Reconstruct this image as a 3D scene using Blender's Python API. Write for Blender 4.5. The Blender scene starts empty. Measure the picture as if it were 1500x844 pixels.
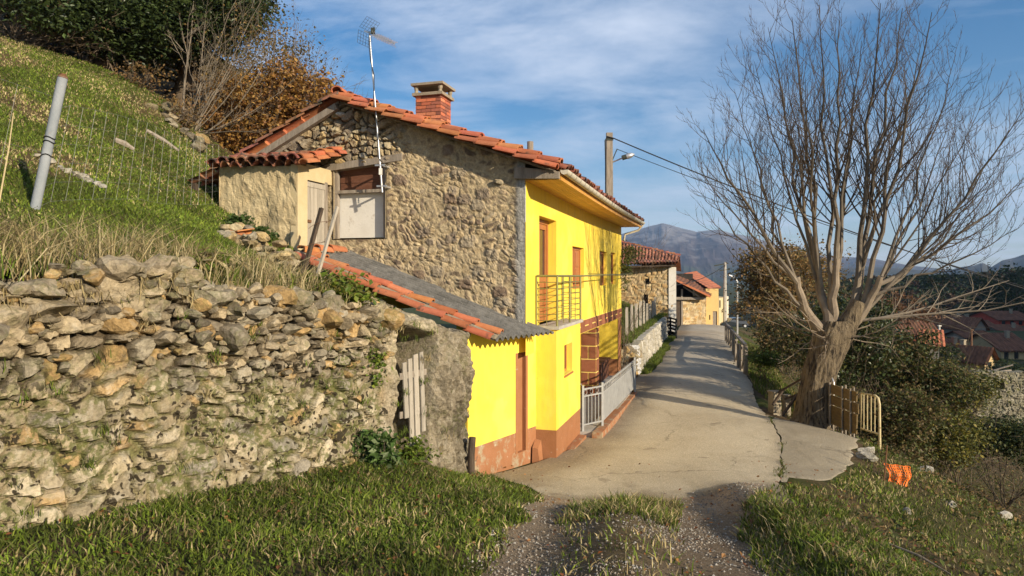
import bpy, math, random
import numpy as np
from mathutils import Vector
rng = np.random.default_rng(11); random.seed(11)
sc = bpy.context.scene; COL = sc.collection
F, CX, HY = 1020.0, 750.0, 404.0
PI = math.pi
def A(*a): return np.array(a, dtype=float)
def at(px, py, D): return A((px-CX)/F*D, D, -(py-HY)/F*D)
def nrm(v): v = np.asarray(v, float); return v/np.linalg.norm(v)

# ---------------------------------------------------------------- noise
def h2(i, j, s): 
    x = np.sin(i*127.1+j*311.7+s*74.7)*43758.5453
    return x-np.floor(x)
def vnoise(u, v, s=0):
    i = np.floor(u); j = np.floor(v); f = u-i; g = v-j
    f = f*f*(3-2*f); g = g*g*(3-2*g)
    return (h2(i,j,s)*(1-f)+h2(i+1,j,s)*f)*(1-g)+(h2(i,j+1,s)*(1-f)+h2(i+1,j+1,s)*f)*g
def fbm(u, v, s=0, o=5, gain=.5):
    a = 1; t = 0; n = 0
    for k in range(o):
        t = t+a*vnoise(u*2**k, v*2**k, s+k*3.1); n += a; a *= gain
    return t/n
def voro(u, v, s=0):
    i0 = np.floor(u); j0 = np.floor(v)
    d1 = np.full(u.shape, 9.); d2 = d1.copy(); ci = np.zeros(u.shape); cj = ci.copy(); ox = ci.copy(); oy = ci.copy()
    for di in (-1,0,1):
        for dj in (-1,0,1):
            i = i0+di; j = j0+dj
            x = i+.5+.85*(h2(i,j,s)-.5)-u; y = j+.5+.85*(h2(i,j,s+9)-.5)-v
            d = np.maximum(np.abs(x), np.abs(y))*.45+np.sqrt(x*x+y*y)*.55
            n = d < d1
            d2 = np.where(n, d1, np.minimum(d2, d))
            ci = np.where(n, i, ci); cj = np.where(n, j, cj); ox = np.where(n, x, ox); oy = np.where(n, y, oy)
            d1 = np.where(n, d, d1)
    return d1, d2, ci, cj, ox, oy
def sstep(a, b, x):
    t = np.clip((x-a)/(b-a), 0, 1); return t*t*(3-2*t)

# ---------------------------------------------------------------- mesh builder
class MB:
    def __init__(s): s.v = []; s.f = []; s.m = []; s.c = []; s.n = 0
    def add(s, v, f, mi=0, c=(1,1,1)):
        v = np.asarray(v, float).reshape(-1,3)
        groups = {}
        if isinstance(f, np.ndarray): groups[f.shape[1]] = f
        else:
            for q in f: groups.setdefault(len(q), []).append(q)
        for k, q in groups.items():
            q = np.asarray(q, dtype=np.int64)+s.n
            s.f.append(q); s.m.append(np.full(len(q), mi, dtype=np.int32) if np.isscalar(mi) else np.asarray(mi, dtype=np.int32))
        c = np.asarray(c, float)
        s.c.append(np.broadcast_to(c, (len(v),3)) if c.ndim == 1 else c)
        s.v.append(v); s.n += len(v); return s
    def hexa(s, P, mi=0, c=(1,1,1)):      # 8 points: bottom 4 ccw then top 4
        s.add(P, [[3,2,1,0],[4,5,6,7],[0,1,5,4],[1,2,6,5],[2,3,7,6],[3,0,4,7]], mi, c); return s
    def box(s, o, a, b, h, mi=0, c=(1,1,1)):   # corner o, edge vectors a,b,h
        o, a, b, h = [np.asarray(q, float) for q in (o,a,b,h)]
        if np.dot(np.cross(a,b),h) < 0: a, b = b, a
        return s.hexa([o,o+a,o+a+b,o+b,o+h,o+a+h,o+a+b+h,o+b+h], mi, c)
    def cbox(s, ctr, sx, sy, sz, rz=0, mi=0, c=(1,1,1)):
        a = A(math.cos(rz),math.sin(rz),0)*sx; b = A(-math.sin(rz),math.cos(rz),0)*sy; h = A(0,0,sz)
        return s.box(np.asarray(ctr,float)-a/2-b/2-h/2, a, b, h, mi, c)
    def quad(s, a, b, c_, d, mi=0, c=(1,1,1)): s.add([a,b,c_,d], [[0,1,2,3]], mi, c); return s
    def bar(s, p, q, w, t=None, mi=0, c=(1,1,1), up=(0,0,1)):
        p = np.asarray(p,float); q = np.asarray(q,float); d = nrm(q-p); t = t or w
        up = np.asarray(up, float)
        if abs(np.dot(d, up)) > .95: up = A(1,.2,0)
        x = nrm(np.cross(d, up)); y = np.cross(x, d)
        return s.box(p-x*w/2-y*t/2, x*w, y*t, q-p, mi, c)
    def tube(s, pts, r, k=6, mi=0, c=(1,1,1), cap=True):
        P = np.asarray(pts, float); n = len(P)
        R = np.broadcast_to(np.asarray(r, float), (n,))
        T = np.gradient(P, axis=0); T /= np.linalg.norm(T,axis=1)[:,None]+1e-12
        ref = A(0,0,1) if abs(T[:,2]).mean() < .8 else A(1,0,0)
        X = np.cross(T, ref); X /= np.linalg.norm(X,axis=1)[:,None]+1e-12; Y = np.cross(T, X)
        a = np.arange(k)*2*PI/k
        V = P[:,None,:]+R[:,None,None]*(np.cos(a)[None,:,None]*X[:,None,:]+np.sin(a)[None,:,None]*Y[:,None,:])
        i = np.arange(n-1)[:,None]*k; j = np.arange(k)[None,:]; jn = (j+1)%k
        q = np.stack([i+j, i+jn, i+k+jn, i+k+j], -1).reshape(-1,4)
        s.add(V.reshape(-1,3), q, mi, c)
        if cap:
            s.add(V[0], [list(range(k))], mi, c if np.asarray(c).ndim==1 else (1,1,1)); s.add(V[-1], [list(range(k))[::-1]], mi, c if np.asarray(c).ndim==1 else (1,1,1))
        return s
    def grid(s, V, mi=0, c=None, keep=None, flip=False):    # V (a,b,3)
        a, b = V.shape[:2]
        i = np.arange(a-1)[:,None]*b; j = np.arange(b-1)[None,:]
        q = np.stack([i+j, i+j+1, i+b+j+1, i+b+j], -1)
        if keep is not None: q = q[keep]
        q = q.reshape(-1,4)
        if flip: q = q[:, ::-1]
        s.add(V.reshape(-1,3), q, mi, (1,1,1) if c is None else c.reshape(-1,3)); return s
    def rock(s, ctr, size, mi=0, c=(1,1,1), flat=1., sub=2, seed=None):
        v, f = ICO[sub]
        r_ = np.random.default_rng(seed if seed is not None else rng.integers(1e9))
        w = v.copy()
        for _ in range(7):
            n = nrm(r_.normal(size=3)); d = r_.uniform(.35,.75)
            ex = w@n-d; w = w-np.where(ex>0, ex, 0)[:,None]*n
        w = w*(1+.05*r_.normal(size=(len(w),1)))
        ang = r_.uniform(0,2*PI); ca, sa = math.cos(ang), math.sin(ang)
        w = w*np.asarray(size, float)*A(1,1,flat)
        w = np.stack([w[:,0]*ca-w[:,1]*sa, w[:,0]*sa+w[:,1]*ca, w[:,2]], 1)
        s.add(w+np.asarray(ctr,float), f, mi, c); return s
def _ico():
    import bmesh
    out = {}
    for k in (1,2,3):
        bm = bmesh.new(); bmesh.ops.create_icosphere(bm, subdivisions=k, radius=1)
        bm.verts.ensure_lookup_table()
        out[k] = (np.array([v.co[:] for v in bm.verts]), np.array([[q.index for q in f.verts] for f in bm.faces])); bm.free()
    return out
ICO = _ico()
def wloc(o):
    p = A(0,0,0)
    while o is not None: p = p+np.array(o.location); o = o.parent
    return p
def tag(o, label=None, cat=None, group=None, kind=None):
    if label: o['label'] = label
    if cat: o['category'] = cat
    if group: o['group'] = group
    if kind: o['kind'] = kind
    return o
def obj(name, mb, mats, parent=None, smooth=False, label=None, cat=None, group=None, kind=None, origin=None):
    me = bpy.data.meshes.new(name)
    V = np.concatenate(mb.v)
    org = wloc(parent) if parent is not None else (np.asarray(origin,float) if origin is not None else A(0,0,0))
    V = V-org
    nl = sum(f.size for f in mb.f); nf = sum(len(f) for f in mb.f)
    me.vertices.add(len(V)); me.vertices.foreach_set('co', V.astype(np.float32).ravel())
    me.loops.add(nl); me.loops.foreach_set('vertex_index', np.concatenate([f.ravel() for f in mb.f]).astype(np.int32))
    me.polygons.add(nf)
    tot = np.concatenate([np.full(len(f), f.shape[1]) for f in mb.f]).astype(np.int32)
    me.polygons.foreach_set('loop_start', np.concatenate([[0],np.cumsum(tot)[:-1]]).astype(np.int32))
    me.polygons.foreach_set('loop_total', tot)
    me.polygons.foreach_set('material_index', np.concatenate(mb.m).astype(np.int32))
    me.polygons.foreach_set('use_smooth', np.full(nf, bool(smooth)))
    at_ = me.attributes.new('Col', 'FLOAT_COLOR', 'POINT')
    C = np.concatenate(mb.c); C = np.concatenate([C, np.ones((len(C),1))], 1)
    at_.data.foreach_set('color', C.astype(np.float32).ravel())
    me.update(calc_edges=True); me.validate()
    for m in (mats if isinstance(mats, (list,tuple)) else [mats]): me.materials.append(m)
    o = bpy.data.objects.new(name, me); COL.objects.link(o)
    if parent is not None: o.parent = parent
    elif origin is not None: o.location = origin
    return tag(o, label, cat, group, kind)
def thing(name, label, cat, loc, group=None):
    o = bpy.data.objects.new(name, None); COL.objects.link(o); o.location = [float(q) for q in loc]
    o.empty_display_size = .3
    return tag(o, label, cat, group)

# ---------------------------------------------------------------- materials
def nodes(name):
    m = bpy.data.materials.new(name); m.use_nodes = True; nt = m.node_tree
    return m, nt, nt.nodes['Principled BSDF']
def N(nt, t, **kw):
    n = nt.nodes.new(t)
    for k, v in kw.items():
        if k in n.inputs: n.inputs[k].default_value = v
        else: setattr(n, k, v)
    return n
def mixc(nt, fac, a, b, mode='MIX'):
    n = nt.nodes.new('ShaderNodeMix'); n.data_type = 'RGBA'; n.blend_type = mode
    for idx, v in ((0,fac),(6,a),(7,b)):
        if hasattr(v, 'is_linked') or isinstance(v, bpy.types.NodeSocket): nt.links.new(v, n.inputs[idx])
        elif idx == 0: n.inputs[0].default_value = v
        else: n.inputs[idx].default_value = (*v,1) if len(v)==3 else v
    return n.outputs[2]
def ramp(nt, fac, stops):
    r = nt.nodes.new('ShaderNodeValToRGB'); e = r.color_ramp.elements
    while len(e) < len(stops): e.new(.5)
    for k, (p, c) in enumerate(stops):
        e[k].position = p; e[k].color = (c,c,c,1) if np.isscalar(c) else (*c,1)
    nt.links.new(fac, r.inputs[0]); return r.outputs[0]
def coords(nt, scale=(1,1,1), rot=(0,0,0)):
    tc = nt.nodes.new('ShaderNodeTexCoord'); mp = nt.nodes.new('ShaderNodeMapping')
    mp.inputs['Scale'].default_value = scale; mp.inputs['Rotation'].default_value = rot
    nt.links.new(tc.outputs['Object'], mp.inputs[0]); return mp.outputs[0]
def noise_(nt, vec, scale, detail=6, rough=.6, dist=0):
    n = nt.nodes.new('ShaderNodeTexNoise'); n.inputs['Scale'].default_value = scale
    n.inputs['Detail'].default_value = detail; n.inputs['Roughness'].default_value = rough; n.inputs['Distortion'].default_value = dist
    nt.links.new(vec, n.inputs['Vector']); return n.outputs['Fac']
def bump_(nt, bsdf, h, strength=.3, dist=.02):
    b = nt.nodes.new('ShaderNodeBump'); b.inputs['Strength'].default_value = strength; b.inputs['Distance'].default_value = dist
    nt.links.new(h, b.inputs['Height'])
    if bsdf.inputs['Normal'].is_linked: nt.links.new(bsdf.inputs['Normal'].links[0].from_socket, b.inputs['Normal'])
    nt.links.new(b.outputs[0], bsdf.inputs['Normal'])
def pmat(name, c1, c2, scale=4, rough=.85, bump=.3, bscale=40, attr=True, stretch=(1,1,1), metallic=0, spec=.3, bdist=.02, spots=None, c3=None, lo=.35, hi=.65):
    m, nt, b = nodes(name); vec = coords(nt, stretch)
    n = noise_(nt, vec, scale, 7, .65)
    st = [(lo,c1),(hi,c2)] if c3 is None else [(lo,c1),((lo+hi)/2,c2),(hi,c3)]
    col = ramp(nt, n, st)
    if spots:                                   # (colour, scale, lo, hi)
        for sc_, s_, l_, h_ in spots:
            f = ramp(nt, noise_(nt, vec, s_, 5, .7), [(l_,0.),(h_,1.)])
            col = mixc(nt, f, col, sc_)
    if attr:
        a = nt.nodes.new('ShaderNodeAttribute'); a.attribute_name = 'Col'
        col = mixc(nt, 1.0, col, a.outputs['Color'], 'MULTIPLY')
    nt.links.new(col, b.inputs['Base Color'])
    b.inputs['Roughness'].default_value = rough; b.inputs['Metallic'].default_value = metallic
    b.inputs['Specular IOR Level'].default_value = spec
    if bump: bump_(nt, b, noise_(nt, vec, bscale, 6, .7), bump, bdist)
    return m
def leafmat(name, trans=.35, rough=.55, spec=.3):
    m, nt, b = nodes(name)
    a = nt.nodes.new('ShaderNodeAttribute'); a.attribute_name = 'Col'
    nt.links.new(a.outputs['Color'], b.inputs['Base Color'])
    b.inputs['Roughness'].default_value = rough; b.inputs['Specular IOR Level'].default_value = spec
    if trans:
        t = nt.nodes.new('ShaderNodeBsdfTranslucent'); nt.links.new(a.outputs['Color'], t.inputs[0])
        mx = nt.nodes.new('ShaderNodeMixShader'); mx.inputs[0].default_value = trans
        nt.links.new(b.outputs[0], mx.inputs[1]); nt.links.new(t.outputs[0], mx.inputs[2])
        nt.links.new(mx.outputs[0], nt.nodes['Material Output'].inputs[0])
    return m
M = {}
M['leaf'] = leafmat('leaf_surface'); M['glossleaf'] = leafmat('glossy_leaf', .12, .38, .4); M['grass'] = leafmat('grass_blade', .3, .6, .2)
def stonemat(name, lich, moss, dark, zfade=None, gain=1.):
    m, nt, b = nodes(name); vec = coords(nt)
    a = nt.nodes.new('ShaderNodeAttribute'); a.attribute_name = 'Col'
    fine = ramp(nt, noise_(nt, vec, 26, 8, .7), [(.3,.55*gain),(.7,1.25*gain)])
    col = mixc(nt, 1., a.outputs['Color'], fine, 'MULTIPLY')
    big = noise_(nt, vec, 1.7, 4, .6); mid = noise_(nt, vec, 7.5, 6, .65, .6); sm = noise_(nt, vec, 19, 4, .6)
    zf = None
    if zfade:
        sp = N(nt,'ShaderNodeSeparateXYZ'); nt.links.new(vec, sp.inputs[0])
        mr = N(nt,'ShaderNodeMapRange'); mr.inputs['From Min'].default_value = zfade[0]; mr.inputs['From Max'].default_value = zfade[1]
        nt.links.new(sp.outputs['Z'], mr.inputs[0]); zf = mr.outputs[0]
    def msk(n, lo, hi, k=1., zz=True):
        f = ramp(nt, n, [(lo,0.),(hi,k)])
        if zf is not None and zz:
            q = N(nt,'ShaderNodeMath', operation='MULTIPLY'); nt.links.new(f, q.inputs[0]); nt.links.new(zf, q.inputs[1]); f = q.outputs[0]
        return f
    if lich: col = mixc(nt, msk(mid, .52, .6, lich), col, (.48,.43,.33))
    if moss:
        q = N(nt,'ShaderNodeMath', operation='MULTIPLY'); nt.links.new(ramp(nt,big,[(.42,0.),(.6,1.)]), q.inputs[0]); nt.links.new(ramp(nt,sm,[(.42,0.),(.56,1.)]), q.inputs[1])
        col = mixc(nt, msk(q.outputs[0], .2, .7, moss), col, (.105,.115,.03))
    if dark:
        v = nt.nodes.new('ShaderNodeTexVoronoi'); v.inputs['Scale'].default_value = 15; v.feature = 'SMOOTH_F1'
        wv = N(nt,'ShaderNodeVectorMath', operation='ADD')
        nn = nt.nodes.new('ShaderNodeTexNoise'); nn.inputs['Scale'].default_value = 9; nt.links.new(vec, nn.inputs['Vector'])
        sc2 = N(nt,'ShaderNodeVectorMath', operation='SCALE'); sc2.inputs['Scale'].default_value = .12; nt.links.new(nn.outputs['Color'], sc2.inputs[0])
        nt.links.new(vec, wv.inputs[0]); nt.links.new(sc2.outputs[0], wv.inputs[1]); nt.links.new(wv.outputs[0], v.inputs['Vector'])
        spot = ramp(nt, v.outputs['Distance'], [(.22,1.),(.34,0.)])
        area = ramp(nt, noise_(nt, vec, 2.3, 5, .6), [(.46,0.),(.54,1.)])
        q = N(nt,'ShaderNodeMath', operation='MULTIPLY'); nt.links.new(spot, q.inputs[0]); nt.links.new(area, q.inputs[1])
        blob = ramp(nt, noise_(nt, vec, 5.2, 7, .6), [(.59,0.),(.65,1.)])
        q2 = N(nt,'ShaderNodeMath', operation='MAXIMUM'); nt.links.new(q.outputs[0], q2.inputs[0]); nt.links.new(blob, q2.inputs[1])
        col = mixc(nt, msk(q2.outputs[0], .1, .6, dark), col, (.045,.036,.022))
    nt.links.new(col, b.inputs['Base Color']); b.inputs['Roughness'].default_value = .92; b.inputs['Specular IOR Level'].default_value = .15
    bump_(nt, b, noise_(nt, vec, 55, 6, .7), .7, .012); bump_(nt, b, noise_(nt, vec, 14, 6, .65), .7, .05)
    return m
M['wallstone'] = stonemat('lichened_stone', .4, .75, 1., (-.55,-1.0))
M['drystone'] = stonemat('dry_stone', .25, .35, .3)
M['gablestone'] = stonemat('gable_rubble', .12, 0, 0)
M['barnstone'] = stonemat('barn_rubble', .1, 0, .0)
M['whitestone'] = stonemat('pale_limestone', .3, .2, .3)
M['rockface'] = stonemat('outcrop_rock', .3, .35, .25)
M['wire'] = pmat('dull_fence_wire', (.2,.2,.19), (.28,.28,.27), 8, .5, 0, metallic=.5)
def yellow(name, base, base2):
    m, nt, b = nodes(name); vec = coords(nt)
    col = ramp(nt, noise_(nt, vec, 1.3, 5, .6), [(.3,base),(.7,base2)])
    st = noise_(nt, coords(nt,(3,3,.5)), 2.2, 5, .6)
    col = mixc(nt, ramp(nt, st, [(.47,0.),(.72,.6)]), col, (base[0]*.82,base[1]*.8,base[2]+.03))
    dr = noise_(nt, coords(nt,(7,7,.35)), 1.6, 4, .6); col = mixc(nt, ramp(nt, dr, [(.62,0.),(.74,.35)]), col, (.42,.33,.09))
    gp = noise_(nt, vec, .8, 4, .55); col = mixc(nt, ramp(nt, gp, [(.55,0.),(.6,.18)]), col, (.86,.70,.22))
    pk = noise_(nt, vec, 9, 3, .5); col = mixc(nt, ramp(nt, pk, [(.71,0.),(.73,.6)]), col, (base[0]*.6,base[1]*.55,base[2]*.8+.02))
    nt.links.new(col, b.inputs['Base Color']); b.inputs['Roughness'].default_value = .7; b.inputs['Specular IOR Level'].default_value = .2
    bump_(nt, b, noise_(nt, vec, 70, 4, .6), .25, .004); bump_(nt, b, noise_(nt, vec, 3.5, 4, .5), .35, .03)
    return m
M['yellow'] = yellow('yellow_render', (.84,.62,.06), (.89,.68,.095))
M['dado'] = pmat('brown_dado_paint', (.29,.125,.05), (.35,.155,.07), 3, .75, .4, 40, spots=[((.42,.35,.26),7,.66,.72)])
M['dadoworn'] = pmat('worn_dado_paint', (.30,.13,.055), (.36,.165,.08), 3, .8, .5, 40, spots=[((.36,.28,.18),4,.5,.62),((.13,.10,.07),6,.6,.68),((.6,.56,.45),8,.66,.7)])
M['cladtile'] = pmat('brown_cladding_tile', (.25,.09,.045), (.31,.12,.06), 5, .5, .1)
M['grout'] = pmat('yellow_grout', (.8,.6,.16), (.85,.65,.2), 5, .8, .1)
M['terracotta'] = pmat('terracotta_tile', (.40,.125,.055), (.49,.175,.08), 7, .85, .4, 60, spots=[((.10,.075,.05),5,.58,.7),((.36,.33,.27),13,.68,.74)])
M['oldtile'] = pmat('old_roof_tile', (.24,.09,.055), (.34,.14,.085), 5, .9, .5, 60, spots=[((.06,.05,.04),4,.5,.62),((.42,.39,.33),11,.62,.68)])
M['mortar'] = pmat('lime_mortar', (.24,.2,.14), (.34,.29,.21), 9, .95, .6, 45)
M['plaster'] = pmat('ochre_plaster', (.46,.36,.20), (.54,.44,.26), 2.5, .9, .9, 34, bdist=.03, spots=[((.34,.26,.15),3,.56,.7)])
M['palelime'] = pmat('pale_lime_plaster', (.5,.40,.22), (.58,.47,.28), 3, .9, .4, 40)
M['fibrecement'] = pmat('grey_fibre_cement', (.095,.09,.08), (.19,.18,.16), 6, .95, 1., 30, spots=[((.35,.34,.3),22,.62,.7),((.06,.058,.05),3,.55,.7)])
M['oldwood'] = pmat('weathered_wood', (.20,.165,.125), (.34,.29,.23), 3, .9, .5, 30, stretch=(6,6,.8), spots=[((.09,.07,.05),7,.6,.7)])
M['greywood'] = pmat('silver_grey_wood', (.33,.29,.23), (.46,.41,.33), 3, .9, .5, 30, stretch=(7,7,.8), spots=[((.14,.12,.09),6,.6,.7)])
M['darkwood'] = pmat('dark_old_wood', (.05,.036,.025), (.10,.072,.05), 4, .9, .5, 30, stretch=(6,6,1))
M['rustwood'] = pmat('red_brown_board', (.11,.045,.025), (.16,.07,.04), 4, .85, .4, 20, stretch=(2,2,9))
M['doorwood'] = pmat('varnished_brown_wood', (.34,.12,.035), (.44,.17,.055), 4, .45, .2, 30, stretch=(8,8,1), spec=.5)
M['soffit'] = pmat('varnished_soffit_board', (.50,.24,.04), (.6,.31,.065), 3, .5, .2, 30)
M['white'] = pmat('white_board', (.60,.57,.50), (.68,.65,.58), 3, .8, .25, 30, spots=[((.4,.35,.27),3,.62,.75)])
M['concrete'] = pmat('grey_concrete', (.34,.32,.28), (.46,.43,.38), 5, .9, .4, 50)
M['palepost'] = pmat('pale_blue_concrete', (.21,.235,.255), (.31,.33,.345), 4, .85, .3, 50, spots=[((.3,.22,.15),6,.64,.7)])
M['galv'] = pmat('galvanised_steel', (.5,.5,.5), (.62,.62,.62), 8, .4, .05, metallic=.7)
M['greypaint'] = pmat('silver_grey_paint', (.27,.27,.26), (.35,.35,.335), 6, .6, .1, spots=[((.28,.22,.16),9,.68,.72)])
M['gutter'] = pmat('cream_gutter', (.52,.47,.36), (.6,.55,.44), 6, .5, .15)
M['darkmetal'] = pmat('dark_green_metal', (.035,.04,.03), (.06,.065,.05), 6, .45, .1, metallic=.3)
M['bronze'] = pmat('bronze_balcony_metal', (.20,.19,.07), (.28,.26,.10), 6, .45, .1, metallic=.3)
M['black'] = pmat('black_metal', (.015,.015,.015), (.03,.03,.03), 6, .5, .05)
M['rust'] = pmat('rusty_metal', (.12,.06,.03), (.2,.1,.05), 8, .85, .3)
M['cream'] = pmat('flaking_cream_paint', (.5,.4,.2), (.58,.48,.28), 6, .6, .2, spots=[((.15,.07,.03),8,.58,.66)])
M['brick'] = None
M['glass'] = pmat('dark_window_glass', (.02,.022,.025), (.035,.037,.04), 2, .08, 0, spec=.6)
M['void'] = pmat('dark_interior', (.02,.017,.014), (.035,.03,.025), 3, .95, .2)
M['bark'] = pmat('ash_bark', (.15,.112,.068), (.29,.225,.14), 1.6, .95, 1., 4.5, stretch=(6,6,1.0), bdist=.12, spots=[((.045,.034,.024),2.6,.5,.62)])
M['twig'] = pmat('pale_twig_bark', (.13,.105,.078), (.235,.195,.145), 3, .9, .2)
M['brownwood'] = pmat('brown_branch', (.10,.075,.05), (.17,.13,.09), 3, .9, .3)
M['white_paint'] = pmat('white_limewash', (.68,.64,.55), (.76,.72,.63), 3, .85, .3)
M['ochre'] = pmat('ochre_wall_paint', (.62,.42,.16), (.68,.47,.19), 2, .85, .2)
M['redpaint'] = pmat('red_wall_paint', (.35,.05,.03), (.42,.07,.04), 2, .85, .2)
M['greywall'] = pmat('grey_house_wall', (.2,.18,.15), (.28,.25,.21), 1.2, .9, .3, 20)
M['tanwall'] = pmat('tan_house_wall', (.42,.31,.16), (.5,.38,.2), 1.2, .9, .3, 20)
M['villageroof'] = pmat('village_tile_roof', (.125,.055,.03), (.20,.085,.045), 1.5, .9, .4, 6)
M['redroof'] = pmat('bright_red_roof', (.36,.12,.06), (.43,.15,.075), 3, .85, .3, 12)
M['orangenet'] = pmat('orange_plastic_net', (.85,.16,.01), (.9,.22,.02), 6, .5, 0)
M['carpaint'] = pmat('dark_car_paint', (.015,.02,.026), (.02,.026,.032), 3, .22, 0, spec=.6)
M['rubber'] = pmat('tyre_rubber', (.015,.015,.015), (.025,.025,.025), 6, .85, .1)
M['cable'] = pmat('black_cable', (.015,.015,.016), (.02,.02,.02), 3, .6, 0)
M['bamboo'] = pmat('yellow_cane', (.5,.33,.08), (.6,.42,.14), 4, .7, .2)
M['plank'] = pmat('olive_brown_plank', (.115,.08,.035), (.18,.125,.055), 4, .85, .4, 24, stretch=(1,1,6))
M['road'] = None
def brickmat():
    m, nt, b = nodes('red_brick'); tc = nt.nodes.new('ShaderNodeTexCoord')
    a = nt.nodes.new('ShaderNodeAttribute'); a.attribute_name = 'Col'
    fine = ramp(nt, noise_(nt, coords(nt), 30, 6, .7), [(.3,.75),(.7,1.2)])
    nt.links.new(mixc(nt, 1., a.outputs['Color'], fine, 'MULTIPLY'), b.inputs['Base Color'])
    b.inputs['Roughness'].default_value = .85; bump_(nt, b, noise_(nt, coords(nt), 70, 5, .6), .4, .006)
    return m
M['brick'] = brickmat()
def roadmat(name, c1, c2, grit):
    m, nt, b = nodes(name); vec = coords(nt)
    col = ramp(nt, noise_(nt, vec, .55, 6, .65), [(.35,c1),(.65,c2)])
    st = ramp(nt, noise_(nt, coords(nt,(2.2,.5,1),(0,0,.25)), 1.2, 5, .6), [(.55,0.),(.75,.4)])
    col = mixc(nt, st, col, (c1[0]*.6,c1[1]*.58,c1[2]*.55))
    a = nt.nodes.new('ShaderNodeAttribute'); a.attribute_name = 'Col'
    col = mixc(nt, 1., col, a.outputs['Color'], 'MULTIPLY')
    g = ramp(nt, noise_(nt, vec, 60, 4, .8), [(.35,1-grit),(.65,1+grit*.7)])
    col = mixc(nt, 1., col, g, 'MULTIPLY')
    vo = nt.nodes.new('ShaderNodeTexVoronoi'); vo.feature = 'DISTANCE_TO_EDGE'; vo.inputs['Scale'].default_value = .42
    dn = nt.nodes.new('ShaderNodeTexNoise'); dn.inputs['Scale'].default_value = 3.0; dn.inputs['Detail'].default_value = 6; nt.links.new(vec, dn.inputs['Vector'])
    vm = N(nt,'ShaderNodeVectorMath', operation='SCALE'); vm.inputs['Scale'].default_value = .5; nt.links.new(dn.outputs['Color'], vm.inputs[0])
    va = N(nt,'ShaderNodeVectorMath', operation='ADD'); nt.links.new(vec, va.inputs[0]); nt.links.new(vm.outputs[0], va.inputs[1]); nt.links.new(va.outputs[0], vo.inputs['Vector'])
    ck = ramp(nt, vo.outputs['Distance'], [(.0,.55),(.012,0.)]); ckm = N(nt,'ShaderNodeMath', operation='MULTIPLY'); nt.links.new(ck, ckm.inputs[0]); nt.links.new(ramp(nt, noise_(nt, vec, .8, 3, .5), [(.45,0.),(.6,1.)]), ckm.inputs[1])
    col = mixc(nt, ckm.outputs[0], col, (.10,.08,.055))
    gs = ramp(nt, noise_(nt, vec, 24, 3, .6), [(.6,0.),(.7,.55)]); col = mixc(nt, gs, col, (c2[0]*1.25,c2[1]*1.25,c2[2]*1.25))
    pa = ramp(nt, noise_(nt, vec, 1.9, 3, .5), [(.69,0.),(.70,.35)]); col = mixc(nt, pa, col, (.13,.10,.07))
    nt.links.new(col, b.inputs['Base Color']); b.inputs['Roughness'].default_value = .9; b.inputs['Specular IOR Level'].default_value = .2
    bump_(nt, b, noise_(nt, vec, 55, 5, .8), .9, .02); bump_(nt, b, noise_(nt, vec, 4, 5, .6), .3, .05)
    return m
M['road'] = roadmat('worn_pale_road', (.50,.42,.285), (.61,.525,.37), .45)
M['apron'] = roadmat('grey_concrete_apron', (.29,.245,.17), (.38,.325,.23), .35)
M['track'] = roadmat('gravel_track', (.16,.115,.07), (.27,.205,.135), .6)
def groundmat(name):
    m, nt, b = nodes(name); vec = coords(nt)
    a = nt.nodes.new('ShaderNodeAttribute'); a.attribute_name = 'Col'
    f = ramp(nt, noise_(nt, vec, 3.2, 8, .7), [(.3,.5),(.7,1.35)])
    col = mixc(nt, 1., a.outputs['Color'], f, 'MULTIPLY')
    col = mixc(nt, ramp(nt, noise_(nt, vec, .9, 6, .65), [(.5,0.),(.66,.6)]), col, (.15,.10,.05))
    nt.links.new(col, b.inputs['Base Color']); b.inputs['Roughness'].default_value = .95; b.inputs['Specular IOR Level'].default_value = .1
    bump_(nt, b, noise_(nt, vec, 22, 7, .75), .8, .06)
    return m
M['ground'] = groundmat('soil_and_turf')
# ---------------------------------------------------------------- house frame
TH = math.radians(16.8)
dv = A(math.sin(TH), math.cos(TH), 0); pv = A(-math.cos(TH), math.sin(TH), 0); UZ = A(0,0,1)
G0 = A(.238, 12.15, 0)
def hp(t, s, z): return G0+pv*t+dv*s+UZ*z

# ---------------------------------------------------------------- terrain
def tps(P):
    P = np.array(P, float); n = len(P); x = P[:,:2]
    def U(r2): return .5*r2*np.log(r2+1e-9)
    K = U(((x[:,None]-x[None])**2).sum(-1))+np.eye(n)*.02
    Q = np.c_[np.ones(n), x]; L = np.zeros((n+3,n+3)); L[:n,:n] = K; L[:n,n:] = Q; L[n:,:n] = Q.T
    w = np.linalg.solve(L, np.r_[P[:,2], 0,0,0])
    def f(X, Y):
        X = np.asarray(X,float); Y = np.asarray(Y,float); sh = np.broadcast(X,Y).shape
        X = np.broadcast_to(X,sh).ravel(); Y = np.broadcast_to(Y,sh).ravel(); out = np.empty(X.size)
        for a in range(0, X.size, 20000):
            b = slice(a, a+20000)
            r2 = (X[b,None]-x[None,:,0])**2+(Y[b,None]-x[None,:,1])**2
            out[b] = U(r2)@w[:n]+w[n]+w[n+1]*X[b]+w[n+2]*Y[b]
        return out.reshape(sh)
    return f
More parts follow.
